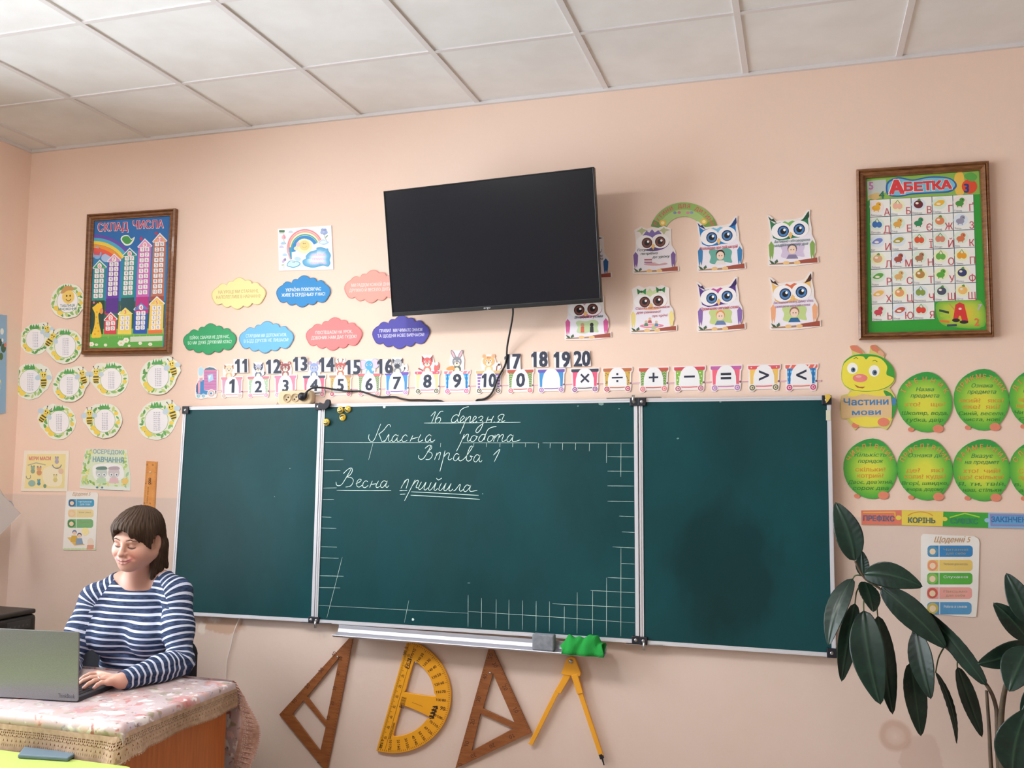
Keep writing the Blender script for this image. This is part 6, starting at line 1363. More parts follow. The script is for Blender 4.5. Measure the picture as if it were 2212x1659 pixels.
m = MB(); m.add([ll(.0105-(v[0]-x1)*k*.78, .010+v[1]*k*1.15, .0013) for v in vs], fs); tag(m.build('lid_lettering', new_mat('dark_lettering', '#4a4e55', .4, .5), lid), 'dark grey lettering on the lid corner')

# ================================================================== low cabinet, printer, lime school desk
M_CAB = vary(new_mat('dark_brown_cabinet', '#5a4630', .5), '#4a3826', 8, stretch=(1, 1, 8)); M_CABT = new_mat('olive_cabinet_top', '#8a7a4a', .5)
cab = empty('side_cabinet', (.2, -.4, 0), 'low dark brown cabinet with olive top in the corner behind the laptop', 'cabinet')
rbox((XL+.01, -.95, .02), (.595, -.02, .675)).build('carcass', M_CAB, cab, bevel=.003); rbox((XL+.005, -.96, .675), (.605, -.012, .70)).build('cabinet_top', M_CABT, cab, bevel=.003)
for k in range(2):
    d = rbox((.595, -.94+k*.46, .05), (.612, -.49+k*.46, .66)).build('door', M_CAB, cab, bevel=.002)
    MBk = MB(); MBk.tube([(.613, -.52+k*.08, .42), (.63, -.52+k*.08, .42), (.63, -.52+k*.08, .32), (.613, -.52+k*.08, .32)], .004); MBk.build('handle', M_STEEL, d)
prn = empty('printer', (.05, -.45, .70), 'black printer at the left edge of the picture, behind the laptop', 'printer')
M_PRN = new_mat('black_printer_plastic', '#1b1c20', .38); M_PRNT = vary(new_mat('printer_lid', '#2c2a2a', .45), '#252424', 20)
rbox((-.13, -.70, .702), (.262, -.236, .845)).build('body', M_PRN, prn, bevel=.022, seg=4)
rbox((-.13, -.695, .845), (.258, -.24, .868)).build('scanner_lid', M_PRNT, prn, bevel=.009, seg=3)
rbox((.258, -.66, .715), (.275, -.30, .745)).build('paper_tray', M_PRN, prn, bevel=.004)
m = MB(); m.box((.260, -.42, .785), (.2645, -.28, .825)); pnl = m.build('control_panel', new_mat('panel_grey', '#33363a', .3), prn, bevel=.002)
m = MB()
for k in range(5): m.lathe([(.006, .002), (0, .0025)], (.2635, -.40+k*.025, .80), (1, 0, 0), 10)
m.build('button', new_mat('dark_button', '#4a4d52', .5), pnl)

M_LIME = new_mat('lime_green_laminate', '#aec266', .45, coat=.05); M_LIMEE = new_mat('dark_green_edging', '#3f6a3a', .5)
sd = empty('school_desk', (1.35, -1.75, 0), 'lime green school desk standing against the front of the teacher desk', 'desk')
LZ = .650
def plate(z0, z1, ins=0): 
    mm = MB(); ol = rounded(.60+ins, -2.00+ins, 1.832-ins, -1.452-ins, .035, 6); mm.hexa([(x, y, z0) for x, y in ol], [(x, y, z1) for x, y in ol]); return mm
plate(LZ-.022, LZ-.003).build('edge_band', M_LIMEE, sd, bevel=.002); plate(LZ-.0035, LZ, .0015).build('desk_top', M_LIME, sd, bevel=.001)
for x, y in ((.68,-1.52),(1.66,-1.52),(.68,-1.92),(1.66,-1.92)): mb = MB(); mb.tube([(x, y, 0), (x, y, LZ-.022)], .016, 12); mb.build('leg', M_ALU2, sd)
a, b, c, d = onz(38, 1636, LZ+.004), onz(147, 1643, LZ+.004), onz(164, 1632, LZ+.004), onz(52, 1618, LZ+.004)
m = MB(); lo = [a, b, c, d]; m.hexa([(p[0], p[1], LZ) for p in lo], [(p[0], p[1], LZ+.013) for p in lo])
o = m.build('pencil_tray', new_mat('blue_grey_plastic', '#5f7280', .5), bevel=.004); tag(o, 'blue-grey plastic bar lying on the lime school desk under the lace edge', 'tray')

# ================================================================== chair behind the desk
M_CH = bump(new_mat('black_chair_fabric', '#1b1d28', .8), 300, .3, .001)
ch = empty('office_chair', (1.2, -.52, 0), 'black upholstered visitor chair under the seated person', 'chair')
pa, pb = at(191, 1420, -.40), at(437, 1420, -.40); top = at(415, 1386, -.40)[2]; cx0, cx1 = float(pa[0]), float(pb[0])
m = MB(); ol = [(x, z) for x, z in rounded(cx0, .50, cx1, float(top), .055, 6)]
vb = []
for dpt in (-.425, -.375):
    vb.append([(x, dpt+.05*((x-(cx0+cx1)/2)/.23)**2*-1+.035, z) for x, z in ol])
m.hexa(vb[0], vb[1]); m.build('backrest', M_CH, ch, bevel=.014, seg=3)
m = MB(); ol = rounded(cx0+.0, -.755, cx1-.0, -.40, .06, 6); m.hexa([(x, y, .415) for x, y in ol], [(x, y, .465) for x, y in ol]); m.build('seat', M_CH, ch, bevel=.02, seg=3)
for x, y0, y1 in ((cx0+.03,-.72,-.745),(cx1-.03,-.72,-.745),(cx0+.03,-.44,-.36),(cx1-.03,-.44,-.36)): mb = MB(); mb.tube([(x, y0, .42), (x, y1, 0)], .011, 10); mb.build('leg', M_DARKMETAL, ch)
for x in (cx0+.1, cx1-.1): mb = MB(); mb.tube([(x, -.46, .425), (x, -.35, .43), (x, -.345, .55), (x, -.352, .62)], .010, 10); mb.build('back_support', M_DARKMETAL, ch)
# ================================================================== the seated person (implicit surfaces -> one continuous mesh each)
def unit(v): v = np.array(v, float); return v/np.linalg.norm(v)
class Sdf:
    def __init__(s): s.p = []
    def ell(s, c, r, ax=None, k=.02, op='u'):
        c = np.array(c, float); r = np.array(r, float); A = np.eye(3) if ax is None else np.array(ax, float)
        def f(P):
            q = (P-c)@A.T; k0 = np.sqrt((((q/r)**2).sum(1))+1e-12); k1 = np.sqrt(((q/(r*r))**2).sum(1)+1e-12); return k0*(k0-1)/k1
        s.p.append((f, c, float(r.max()), k, op)); return s
    def cone(s, a, b, ra, rb, k=.02, op='u'):
        a = np.array(a, float); b = np.array(b, float); ab = b-a; l2 = ab@ab+1e-12
        def f(P):
            t = np.clip(((P-a)@ab)/l2, 0, 1); return np.sqrt(((P-a-t[:, None]*ab)**2).sum(1))-(ra+(rb-ra)*t)
        s.p.append((f, (a+b)/2, float(np.sqrt(l2)/2+max(ra, rb)), k, op)); return s
    def fn(s, f, c, R, k, op): s.p.append((f, np.array(c, float), R, k, op)); return s
    def __call__(s, P, ctr=None, hd=0):
        d = np.full(len(P), 9.0)
        for f, c, R, k, op in s.p:
            if ctr is not None and np.linalg.norm(c-ctr)-R > hd+2.5*k+.012: continue
            e = f(P)
            if op == 'u':
                h = np.clip(.5+.5*(d-e)/k, 0, 1); d = d+(e-d)*h-k*h*(1-h)
            else:
                h = np.clip(.5-.5*(d+e)/k, 0, 1); d = d+(-e-d)*h+k*h*(1-h)
        return d
def polygonise(sd, lo, hi, h, B=14):
    lo = np.array(lo, float); n = np.ceil((np.array(hi)-lo)/h/B).astype(int)*B+1
    F = np.full(n, 1.0, np.float32); nb = (n-1)//B
    bi = np.stack(np.meshgrid(*[np.arange(q) for q in nb], indexing='ij'), -1).reshape(-1, 3)
    C = lo+(bi*B+B/2)*h; dc = np.concatenate([sd(C[i:i+200000]) for i in range(0, len(C), 200000)]); hd = h*B*.5*math.sqrt(3)
    g = np.arange(B+1); loc = np.stack(np.meshgrid(g, g, g, indexing='ij'), -1).reshape(-1, 3)
    for b, c, d in zip(bi, C, dc):
        o = b*B; sl = tuple(slice(o[i], o[i]+B+1) for i in range(3))
        if abs(d) > hd*1.35+.006:
            if d < 0: F[sl] = -1.0
            continue
    for b, c, d in zip(bi, C, dc):
        if abs(d) > hd*1.35+.006: continue
        o = b*B; sl = tuple(slice(o[i], o[i]+B+1) for i in range(3))
        F[sl] = sd(lo+(o+loc)*h, c, hd).reshape(B+1, B+1, B+1)
    return nets(F, lo, h)
def nets(F, lo, h):
    S = F < 0; nx, ny, nz = S.shape
    cnt = np.zeros((nx-1, ny-1, nz-1), np.int8)
    for a in (0, 1):
        for b in (0, 1):
            for c in (0, 1): cnt += S[a:nx-1+a, b:ny-1+b, c:nz-1+c]
    act = (cnt > 0) & (cnt < 8); I = np.argwhere(act); idx = np.full(act.shape, -1, np.int32); idx[act] = np.arange(len(I))
    corners = np.array([(a, b, c) for a in (0, 1) for b in (0, 1) for c in (0, 1)])
    val = np.stack([F[I[:, 0]+a, I[:, 1]+b, I[:, 2]+c] for a, b, c in corners], 1)
    P = np.zeros((len(I), 3)); W_ = np.zeros(len(I))
    for i in range(8):
        for j in range(i+1, 8):
            if np.abs(corners[i]-corners[j]).sum() != 1: continue
            m = (val[:, i] < 0) != (val[:, j] < 0); t = np.where(m, val[:, i]/(val[:, i]-val[:, j]+1e-20), 0)
            P += np.where(m[:, None], corners[i]+(corners[j]-corners[i])*t[:, None], 0); W_ += m
    V = lo+(I+P/W_[:, None])*h; Q = []
    for ax in range(3):
        s1 = [slice(None)]*3; s2 = [slice(None)]*3; s1[ax] = slice(0, -1); s2[ax] = slice(1, None)
        D = S[tuple(s1)] != S[tuple(s2)]; E = np.argwhere(D); u, v = [(1, 2), (2, 0), (0, 1)][ax]
        E = E[(E[:, u] > 0) & (E[:, v] > 0) & (E[:, u] < S.shape[u]-1) & (E[:, v] < S.shape[v]-1)]
        fl = S[E[:, 0], E[:, 1], E[:, 2]]
        def cell(du, dv): c = E.copy(); c[:, u] -= du; c[:, v] -= dv; return idx[c[:, 0], c[:, 1], c[:, 2]]
        q = np.stack([cell(1, 1), cell(0, 1), cell(0, 0), cell(1, 0)], 1); q[~fl] = q[~fl][:, ::-1]; Q.append(q)
    Q = np.concatenate(Q); return V, Q[(Q >= 0).all(1)]
def np_mesh(name, V, Q, mat, parent, smooth_iter=0):
    me = bpy.data.meshes.new(name); me.vertices.add(len(V)); me.vertices.foreach_set('co', V.astype(np.float32).ravel())
    me.loops.add(Q.size); me.loops.foreach_set('vertex_index', Q.astype(np.int32).ravel()); me.polygons.add(len(Q))
    me.polygons.foreach_set('loop_start', np.arange(0, Q.size, 4, dtype=np.int32)); me.polygons.foreach_set('loop_total', np.full(len(Q), 4, np.int32))
    me.update(calc_edges=True); me.validate(); me.polygons.foreach_set('use_smooth', np.ones(len(me.polygons), bool)); me.update()
    return link(name, me, mat, parent)
def relax(V, Q, it=2, w=.5):
    for _ in range(it):
        A = np.zeros_like(V); n = np.zeros(len(V))
        for a, b in ((0, 1), (1, 2), (2, 3), (3, 0)):
            np.add.at(A, Q[:, a], V[Q[:, b]]); np.add.at(n, Q[:, a], 1); np.add.at(A, Q[:, b], V[Q[:, a]]); np.add.at(n, Q[:, b], 1)
        V = V+(A/n[:, None]-V)*w
    return V

person = empty('person', (1.2, -.6, 0), 'person with brown hair in a navy and white striped top, seated typing on the laptop', 'person')
# --- pose
HC = at(300, 1164, -.765)
hp, hr = math.radians(12), math.radians(-4)
hF = np.array([0.02, -math.cos(hp), -math.sin(hp)]); hF = unit(hF); hL = unit(np.cross(np.array([0, 0, 1.]), hF)*-1) if False else unit(np.array([1., .02, math.sin(hr)]))
hU = unit(np.cross(hL, -hF)); hU = hU if hU[2] > 0 else -hU; hL = unit(np.cross(-hF, hU)); hL = hL if hL[0] > 0 else -hL
HA = np.stack([hL, hF, hU])
def hl(x, f, u): return HC+hL*x+hF*f+hU*u
SL, SR = at(384, 1280, -.715), at(204, 1293, -.745)
EL, WL = at(388, 1431, -.805), onz(262, 1471, .797)
ER, WR = at(146, 1432, -.86), np.array([1.20, -1.075, .80])
NB = at(304, 1240, -.695)
# --- skin body
body = Sdf()
def torso(s, g=0.0):                              # g = growth for clothing
    s.ell(at(288, 1335, -.70), (.165+g, .100+g, .150+g), k=.03)
    s.cone(at(350, 1254, -.692), SL+np.array((-.012, 0, .0)), .044+g, .044+g, .05); s.cone(at(263, 1257, -.705), SR+np.array((.012, 0, .0)), .044+g, .044+g, .05)
    for px, py, y in ((238, 1372, -.765), (322, 1374, -.772)): s.ell(at(px, py, y), (.080+g, .070+g, .076+g), k=.045)
    s.ell(at(300, 1436, -.685), (.172+g, .092+g, .105+g), k=.06); s.ell(at(303, 1500, -.64), (.165+g, .118+g, .085+g), k=.06)
    return s
torso(body)
def arms(s, g=0.0, end=.97):
    s.cone(SL, lerp(SL, EL, .55), .050+g, .049+g, .04); s.cone(lerp(SL, EL, .5), EL, .050+g, .039+g, .03); s.cone(EL, lerp(EL, WL, .35), .040+g, .043+g, .025); s.cone(lerp(EL, WL, .3), lerp(EL, WL, end), .043+g, .029+g, .03)
    s.cone(SR, lerp(SR, ER, .55), .050+g, .048+g, .04); s.cone(lerp(SR, ER, .5), ER, .049+g, .039+g, .03); s.cone(ER, lerp(ER, WR, .35), .040+g, .042+g, .025); s.cone(lerp(ER, WR, .3), lerp(ER, WR, end), .042+g, .029+g, .03)
    return s
arms(body, -.004)
b = body
b.cone(NB+np.array((0, 0, -.03)), hl(0, -.022, -.055), .064, .058, .035)
b.ell(hl(0, -.006, .033), (.076, .088, .082), HA, .02).ell(hl(0, .030, -.03), (.070, .062, .078), HA, .03)
for q in (-1, 1):
    b.ell(hl(q*.043, .054, -.036), (.033, .033, .034), HA, .028)
    b.cone(hl(q*.058, .0, -.048), hl(q*.012, .068, -.082), .027, .025, .03)
b.ell(hl(0, .077, -.085), (.026, .019, .018), HA, .02)
b.cone(hl(-.036, .080, .020), hl(.036, .080, .020), .013, .013, .02)
for q in (-1, 1): b.ell(hl(q*.032, .100, -.003), (.018, .014, .0105), HA, .012, 's')
for q in (-1, 1): b.ell(hl(q*.032, .0765, -.003), (.0155, .0130, .0115), HA, .004)
b.cone(hl(0, .088, .008), hl(0, .107, -.028), .0070, .0108, .012).ell(hl(0, .110, -.031), (.0122, .0122, .0105), HA, .008)
for q in (-1, 1): b.ell(hl(q*.0128, .098, -.0355), (.0085, .010, .0075), HA, .006)
for q in (-1, 1): b.ell(hl(q*.007, .107, -.0425), (.0035, .005, .004), HA, .003, 's')
b.ell(hl(0, .080, -.058), (.040, .021, .024), HA, .016)
def face_f(x_, u_):                                # depth of the modelled face surface in front of the head centre
    a_, b_ = .03, .14
    for _ in range(18):
        c_ = (a_+b_)/2
        if body(np.array([hl(x_, c_, u_)]))[0] < 0: a_ = c_
        else: b_ = c_
    return a_
UPL = [(x_, face_f(x_, u_)-.0012+.0012*(x_ == 0), u_) for x_, u_ in ((-.037, -.0515), (-.018, -.0582), (0, -.0600), (.018, -.0582), (.037, -.0515))]
LWL = [(x_, face_f(x_, u_)-.0012, u_) for x_, u_ in ((-.031, -.0570), (-.015, -.0665), (0, -.0688), (.015, -.0665), (.031, -.0570))]
GRV = [(x_, face_f(x_, u_)+.0035*(1-(x_/.05)**2), u_) for x_, u_ in ((-.042, -.0495), (-.032, -.0545), (-.019, -.0605), (0, -.0634), (.019, -.0605), (.032, -.0545), (.042, -.0495))]
LR = [.0012, .0034, .0038, .0034, .0012]
for i in range(4): b.cone(hl(*UPL[i]), hl(*UPL[i+1]), LR[i], LR[i+1], .005); b.cone(hl(*LWL[i]), hl(*LWL[i+1]), LR[i]*1.15, LR[i+1]*1.15, .005)
for i in range(6): b.cone(hl(*GRV[i]), hl(*GRV[i+1]), .0018, .0018, .003, 's')
for q in (-1, 1): b.cone(hl(q*.0235, face_f(q*.0235, -.036)+.002, -.036), hl(q*.047, face_f(q*.047, -.054)+.0025, -.054), .0030, .0026, .010, 's')
for q in (-1, 1):
    b.ell(hl(q*.081, -.010, -.010), (.009, .019, .032), HA, .006); b.ell(hl(q*.0895, -.004, -.004), (.007, .011, .020), HA, .004, 's')
# left hand resting on the keyboard edge
MC = [onz(212, 1455, .806), onz(218, 1462, .809), onz(225, 1467, .807), onz(234, 1474, .802)]
TP = [onz(172, 1470, .789), onz(170, 1478, .788), onz(181, 1486, .787), onz(203, 1486, .787)]
RF = [.0088, .0092, .0088, .0078]
wl = WL; b.cone(lerp(EL, WL, .9), wl, .0265, .0255, .02)
for i in range(4):
    b.cone(lerp(wl, MC[i], .15), MC[i], .016, .0125, .014)
    p1 = lerp(MC[i], TP[i], .46)+np.array((0, 0, .0085)); p2 = lerp(MC[i], TP[i], .76)+np.array((0, 0, .0062))
    b.cone(MC[i], p1, RF[i]*1.08, RF[i], .004); b.cone(p1, p2, RF[i], RF[i]*.94, .003); b.cone(p2, TP[i], RF[i]*.94, RF[i]*.78, .003)
t0 = lerp(wl, MC[0], .3)+np.array((0, .012, -.006)); t1 = t0+np.array((-.032, .022, -.004)); t2 = t1+np.array((-.028, .006, -.003)); t3 = t2+np.array((-.022, -.003, -.002))
b.cone(t0, t1, .0135, .0115, .012); b.cone(t1, t2, .0112, .0102, .004); b.cone(t2, t3, .0102, .0082, .003)
# right hand on the keyboard, behind the lid
wr = WR; rm = [wr+np.array((-.012+.021*i-.02, -.085+abs(i-1.5)*.004, .004)) for i in range(4)]
b.cone(lerp(ER, WR, .9), wr, .0265, .0255, .02)
for i in range(4):
    m0 = rm[i]; b.cone(lerp(wr, m0, .15), m0, .0155, .0122, .014); q = np.array((-.004+.003*i, -1, 0)); l_ = [.070, .076, .072, .056][i]
    p1 = m0+q*l_*.45+np.array((0, 0, .006)); p2 = m0+q*l_*.75+np.array((0, 0, -.002)); p3 = m0+q*l_*.97+np.array((0, 0, -.014))
    b.cone(m0, p1, .0095, .0088, .004); b.cone(p1, p2, .0088, .0082, .003); b.cone(p2, p3, .0082, .0068, .003)
u0 = lerp(wr, rm[3], .3)+np.array((.012, 0, -.004)); u1 = u0+np.array((.024, -.032, -.003)); u2 = u1+np.array((.006, -.028, -.003)); b.cone(u0, u1, .0135, .0112, .012); b.cone(u1, u2, .011, .0085, .004)
V, Q = polygonise(body, (.80, -1.27, .58), (1.72, -.50, 1.44), .0022); V = relax(V, Q, 1, .4)
def skin_material():
    m = new_mat('skin', '#d3a18c', .5, spec=.4); s = bsdf(m); a = N(m, 'ShaderNodeAttribute', attribute_name='Col'); L(m, a.outputs['Color'], s.inputs['Base Color'])
    s.inputs['Subsurface Weight'].default_value = .15; s.inputs['Subsurface Radius'].default_value = (.012, .005, .003); s.inputs['Subsurface Scale'].default_value = .6; return m
bo = np_mesh('body', V, Q, skin_material(), person)
q = (V-HC)@HA.T; x, f, u = np.abs(q[:, 0]), q[:, 1], q[:, 2]
C = np.tile(np.array(lin('#cb9c8a')), (len(V), 1)); near = (f > .02) & (np.linalg.norm(q, axis=1) < .17)
def paint(mask, col):
    mk = np.clip(mask, 0, 1)[:, None]*near[:, None]; C[:] = C*(1-mk)+np.array(lin(col))*mk
g = lambda d, w_: np.exp(-(d/w_)**2)
paint(.55*g(np.hypot(x-.042, u+.040), .022), '#c87a6c'); paint(.35*g(np.hypot(x, u+.040), .014), '#ca8474')
ml = np.full(len(V), 1.0)
for PL_, rr_ in ((UPL, .0040), (LWL, .0046)):
    for i in range(4):
        A_, B2 = np.array(PL_[i]), np.array(PL_[i+1]); t = np.clip(((q-A_)@(B2-A_))/((B2-A_)@(B2-A_)), 0, 1); ml = np.minimum(ml, np.linalg.norm(q-A_-t[:, None]*(B2-A_), axis=1)-rr_)
paint(np.clip(.5-ml/.002, 0, 1)*.85, '#b2646a')
gv = np.full(len(V), 1.0)
for i in range(6):
    A_, B2 = np.array(GRV[i]), np.array(GRV[i+1]); t = np.clip(((q-A_)@(B2-A_))/((B2-A_)@(B2-A_)), 0, 1); gv = np.minimum(gv, np.linalg.norm((q-A_-t[:, None]*(B2-A_))*np.array((1, .6, 1)), axis=1))
paint(g(gv, .0024)*.8, '#7c3f40')
bu = .0225+.006*np.clip((x-.014)/.022, 0, 1)-.010*np.clip((x-.034)/.02, 0, 1)
paint(((x > .012) & (x < .054))*g(u-bu, .0042)*.35*(f > .05), '#6b4a3c')
eu = -.0075-.0035*(1-((x-.032)/.016)**2)
paint(((x > .0155) & (x < .0485))*g(u-eu-.0005, .0028)*.7*(f > .05), '#2c1f1c'); paint(g(np.hypot(x-.032, (u+.0085)*1.3), .0058)*.5*(f > .06), '#4a3428')
paint(((x > .017) & (x < .048))*g(u-eu-.0115, .0022)*.35*(f > .06), '#9a6656')
for T_ in TP:                                      # nails
    d_ = V-(T_+np.array((.004, 0, .0055))); mk = np.exp(-(np.linalg.norm(d_*np.array((1, 1.3, 1)), axis=1)/.0052)**2)[:, None]*.6; C[:] = C*(1-mk)+np.array(lin('#e8b8ac'))*mk
ca = bo.data.color_attributes.new('Col', 'FLOAT_COLOR', 'POINT'); ca.data.foreach_set('color', C.astype(np.float32).ravel())

# brows and lashes follow the face surface
def on_face(x_, u_):
    a_, b_ = .03, .14
    for _ in range(22):
        c_ = (a_+b_)/2
        if body(np.array([hl(x_, c_, u_)]))[0] < 0: a_ = c_
        else: b_ = c_
    return hl(x_, a_+.0002, u_)
M_BROW = new_mat('dark_brow_hair', '#3a2a22', .8)
for q_ in (-1, 1):
    xs = np.linspace(.014, .052, 12); m = MB(); m.tube([on_face(q_*x_, .0205+.0065*min(1, (x_-.014)/.022)-.010*max(0, (x_-.034)/.02)) for x_ in xs], [.0007+.0010*math.sin(math.pi*min(1, i/11+.12)) for i in range(12)], 8)
    m.build('eyebrow', M_BROW, person)
    xs = np.linspace(.0165, .048, 14); m = MB(); m.tube([on_face(q_*x_, -.0070-.0040*(1-((x_-.032)/.016)**2)) for x_ in xs], [.0006+.0011*math.sin(math.pi*i/13) for i in range(14)], 8)
    m.build('eyelashes', M_BLK, person)
# --- hair
def strands(P, amp=.0012):
    r_ = (P-HC)@HA.T; ph = np.arctan2(r_[:, 0], r_[:, 1]+.035); w_ = r_[:, 2]
    return amp*(np.sin(ph*46+7*np.sin(w_*26))+.7*np.sin(ph*83+w_*40+2)+.5*np.sin(ph*23-w_*22))
hair = Sdf()
hair.ell(hl(0, -.008, .034), (.0885, .098, .091), HA, .02).ell(hl(.004, -.006, .062), (.079, .085, .066), HA, .03).ell(hl(-.004, .050, .056), (.072, .052, .044), HA, .03)
for q in (-1, 1): hair.ell(hl(q*.076, .022, .020), (.017, .034, .048), HA, .02)
hair.ell(hl(0, -.052, -.025), (.083, .046, .095), HA, .03)
for fx, ff, tx, tf, tu, r0, r1 in ((.062,-.034,.062,.010,-.152,.032,.009),(.050,-.046,.070,-.026,-.140,.034,.015),(0,-.055,.0,-.048,-.130,.048,.034),(-.060,-.042,-.060,-.028,-.135,.034,.018),(.066,-.042,.082,-.062,-.128,.026,.007)): hair.cone(hl(fx, ff, -.03), hl(tx, tf, tu), r0, r1, .02)
hair.ell(hl(-.004, .105, -.058), (.0725, .100, .090), HA, .008, 's').ell(hl(-.008, .115, .004), (.050, .070, .060), HA, .010, 's')
for q in (-1, 1): hair.ell(hl(q*.096, .004, -.010), (.036, .029, .040), HA, .008, 's')
base_hair = hair.__call__
class HairS:
    def __call__(s, P, ctr=None, hd=0):
        d = Sdf.__call__(hair, P, ctr, hd); near_ = np.abs(d) < .03
        if near_.any(): d[near_] += strands(P[near_])
        return d
V2, Q2 = polygonise(HairS(), HC-np.array((.14, .16, .20)), HC+np.array((.14, .16, .17)), .0022)
def hair_material():
    m = new_mat('brown_hair', '#3d2c24', .62, spec=.22); s = bsdf(m); a = N(m, 'ShaderNodeAttribute', attribute_name='flow'); n = N(m, 'ShaderNodeTexNoise', Scale=1.0, Detail=5, Roughness=.7)
    mp = N(m, 'ShaderNodeMapping'); mp.inputs['Scale'].default_value = (75, 4, 4); L(m, a.outputs['Vector'], mp.inputs['Vector']); L(m, mp.outputs[0], n.inputs['Vector'])
    r = N(m, 'ShaderNodeValToRGB'); e = r.color_ramp.elements; e[0].position = .3; e[0].color = lin('#231812'); e[1].position = .72; e[1].color = lin('#5a4434')
    L(m, n.outputs['Fac'], r.inputs[0]); L(m, r.outputs[0], s.inputs['Base Color']); bp = N(m, 'ShaderNodeBump', Strength=.8, Distance=.003); L(m, n.outputs['Fac'], bp.inputs['Height']); L(m, bp.outputs[0], s.inputs['Normal']); return m
ho = np_mesh('hair', V2, Q2, hair_material(), person)
q2 = (V2-HC)@HA.T; fl = np.stack([np.arctan2(q2[:, 0], q2[:, 1]+.035), q2[:, 2]*6, np.hypot(q2[:, 0], q2[:, 1])*6], 1)
fa = ho.data.attributes.new('flow', 'FLOAT_VECTOR', 'POINT'); fa.data.foreach_set('vector', fl.astype(np.float32).ravel())

# --- striped top
top_ = Sdf(); torso(top_, .006); arms(top_, .006, 1.04)
top_.cone(EL+np.array((.004, .012, -.004)), EL, .043, .043, .02)
upN = unit(hl(0, -.025, -.06)-NB+np.array((0, -.02, .1))); sideN = unit(np.array([.98, .12, .02])); fwN = unit(np.cross(upN, sideN))
NC_ = at(304, 1232, -.705)
def neck(P): r_ = P-NC_; a = r_@sideN; c = r_@fwN; h_ = r_@upN; k_ = np.sqrt((a/.118)**2+(c/.078)**2+(np.minimum(h_+.02, 0)/.075)**2); return (k_-1)*.075
top_.fn(neck, NC_, .3, .006, 's')
def cut(c, n_): return lambda P: (P-c)@(-n_)
dl, dr = unit(WL-EL), unit(WR-ER)
def cuff(c, n_):                                   # open end of the sleeve
    return lambda P: np.maximum(np.sqrt(((P-c-n_*.06)**2).sum(1))-.075, -((P-c)@n_))
top_.fn(cuff(lerp(EL, WL, .99), dl), lerp(EL, WL, .99)+dl*.06, .08, .003, 's'); top_.fn(cuff(lerp(ER, WR, .98), dr), lerp(ER, WR, .98)+dr*.06, .08, .003, 's')
class TopS:                                        # a few soft folds at waist and elbow
    def __call__(s, P, ctr=None, hd=0):
        d = Sdf.__call__(top_, P, ctr, hd); n_ = np.abs(d) < .03
        if n_.any():
            p = P[n_]; e = .0022*np.sin(p[:, 2]*190+p[:, 0]*22)*np.exp(-((p[:, 2]-.80)/.05)**2); e += .0025*np.sin(((p-EL)@dl)*150)*np.exp(-(((p-EL)**2).sum(1))/.006); d[n_] += e
        return d
V3, Q3 = polygonise(TopS(), (.80, -1.20, .60), (1.72, -.50, 1.20), .003); V3 = relax(V3, Q3, 2, .5)
def stripe_material():
    m = new_mat('striped_knit', '#2b3d66', .85, spec=.2); s = bsdf(m); a = N(m, 'ShaderNodeAttribute', attribute_name='stripe')
    co = coords(m); n = N(m, 'ShaderNodeTexNoise', Scale=140, Detail=4); L(m, coords(m, (.25, .25, 1)), n.inputs['Vector'])
    r = N(m, 'ShaderNodeValToRGB'); e = r.color_ramp.elements; e[0].position = .35; e[0].color = lin('#222d48'); e[1].position = .68; e[1].color = lin('#415272'); L(m, n.outputs['Fac'], r.inputs[0])
    fr = N(m, 'ShaderNodeMath', operation='FRACT'); L(m, a.outputs['Fac'], fr.inputs[0]); pp = N(m, 'ShaderNodeMath', operation='PINGPONG'); pp.inputs[1].default_value = .5; L(m, a.outputs['Fac'], pp.inputs[0])
    st = N(m, 'ShaderNodeMapRange'); st.inputs['From Min'].default_value = .145; st.inputs['From Max'].default_value = .175; st.inputs['To Min'].default_value = 1; st.inputs['To Max'].default_value = 0; L(m, pp.outputs[0], st.inputs['Value'])
    mx = N(m, 'ShaderNodeMix', data_type='RGBA'); L(m, st.outputs[0], mx.inputs['Factor']); L(m, r.outputs[0], mx.inputs['A']); mx.inputs['B'].default_value = lin('#c6cde0'); L(m, mx.outputs['Result'], s.inputs['Base Color'])
    return bump(m, 500, .25, .001)
so = np_mesh('striped_top', V3, Q3, stripe_material(), person)
PERIOD = .0252
def axis_param(P, pts):
    A_ = np.array(spline([tuple(p) for p in pts], 60)); s_ = np.concatenate([[0], np.cumsum(np.linalg.norm(np.diff(A_, axis=0), axis=1))]); out = np.zeros(len(P)); dm = np.zeros(len(P))
    for i in range(0, len(P), 4000):
        d = ((P[i:i+4000, None]-A_[None])**2).sum(2); k_ = d.argmin(1); k_ = np.clip(k_, 1, len(A_)-2); T_ = A_[k_+1]-A_[k_-1]; T_ /= np.linalg.norm(T_, axis=1)[:, None]
        out[i:i+4000] = s_[k_]+((P[i:i+4000]-A_[k_])*T_).sum(1); dm[i:i+4000] = d.min(1)
    return out, np.sqrt(dm)
for A_, B2 in ((at(346, 1256, -.78), at(366, 1316, -.79)), (at(242, 1256, -.78), at(190, 1325, -.79))):   # let the mesh follow the raglan seams
    n_ = unit(np.cross(B2-A_, CAM-A_)); d_ = (V3-A_)@n_; k_ = (np.abs(d_) < .0017) & (V3[:, 2] > B2[2]-.01); V3[k_] -= d_[k_, None]*n_
so.data.vertices.foreach_set('co', V3.astype(np.float32).ravel())
cen = V3[Q3].mean(1)
tor = Sdf(); torso(tor, .006); dt = tor(cen)
lab = np.zeros(len(Q3), int); prm = np.zeros((len(V3), 3)); prm[:, 0] = V3[:, 2]/PERIOD+.35*np.exp(-((V3[:, 2]-.90)/.05)**2)*np.sin((V3[:, 0]-1.2)*9)
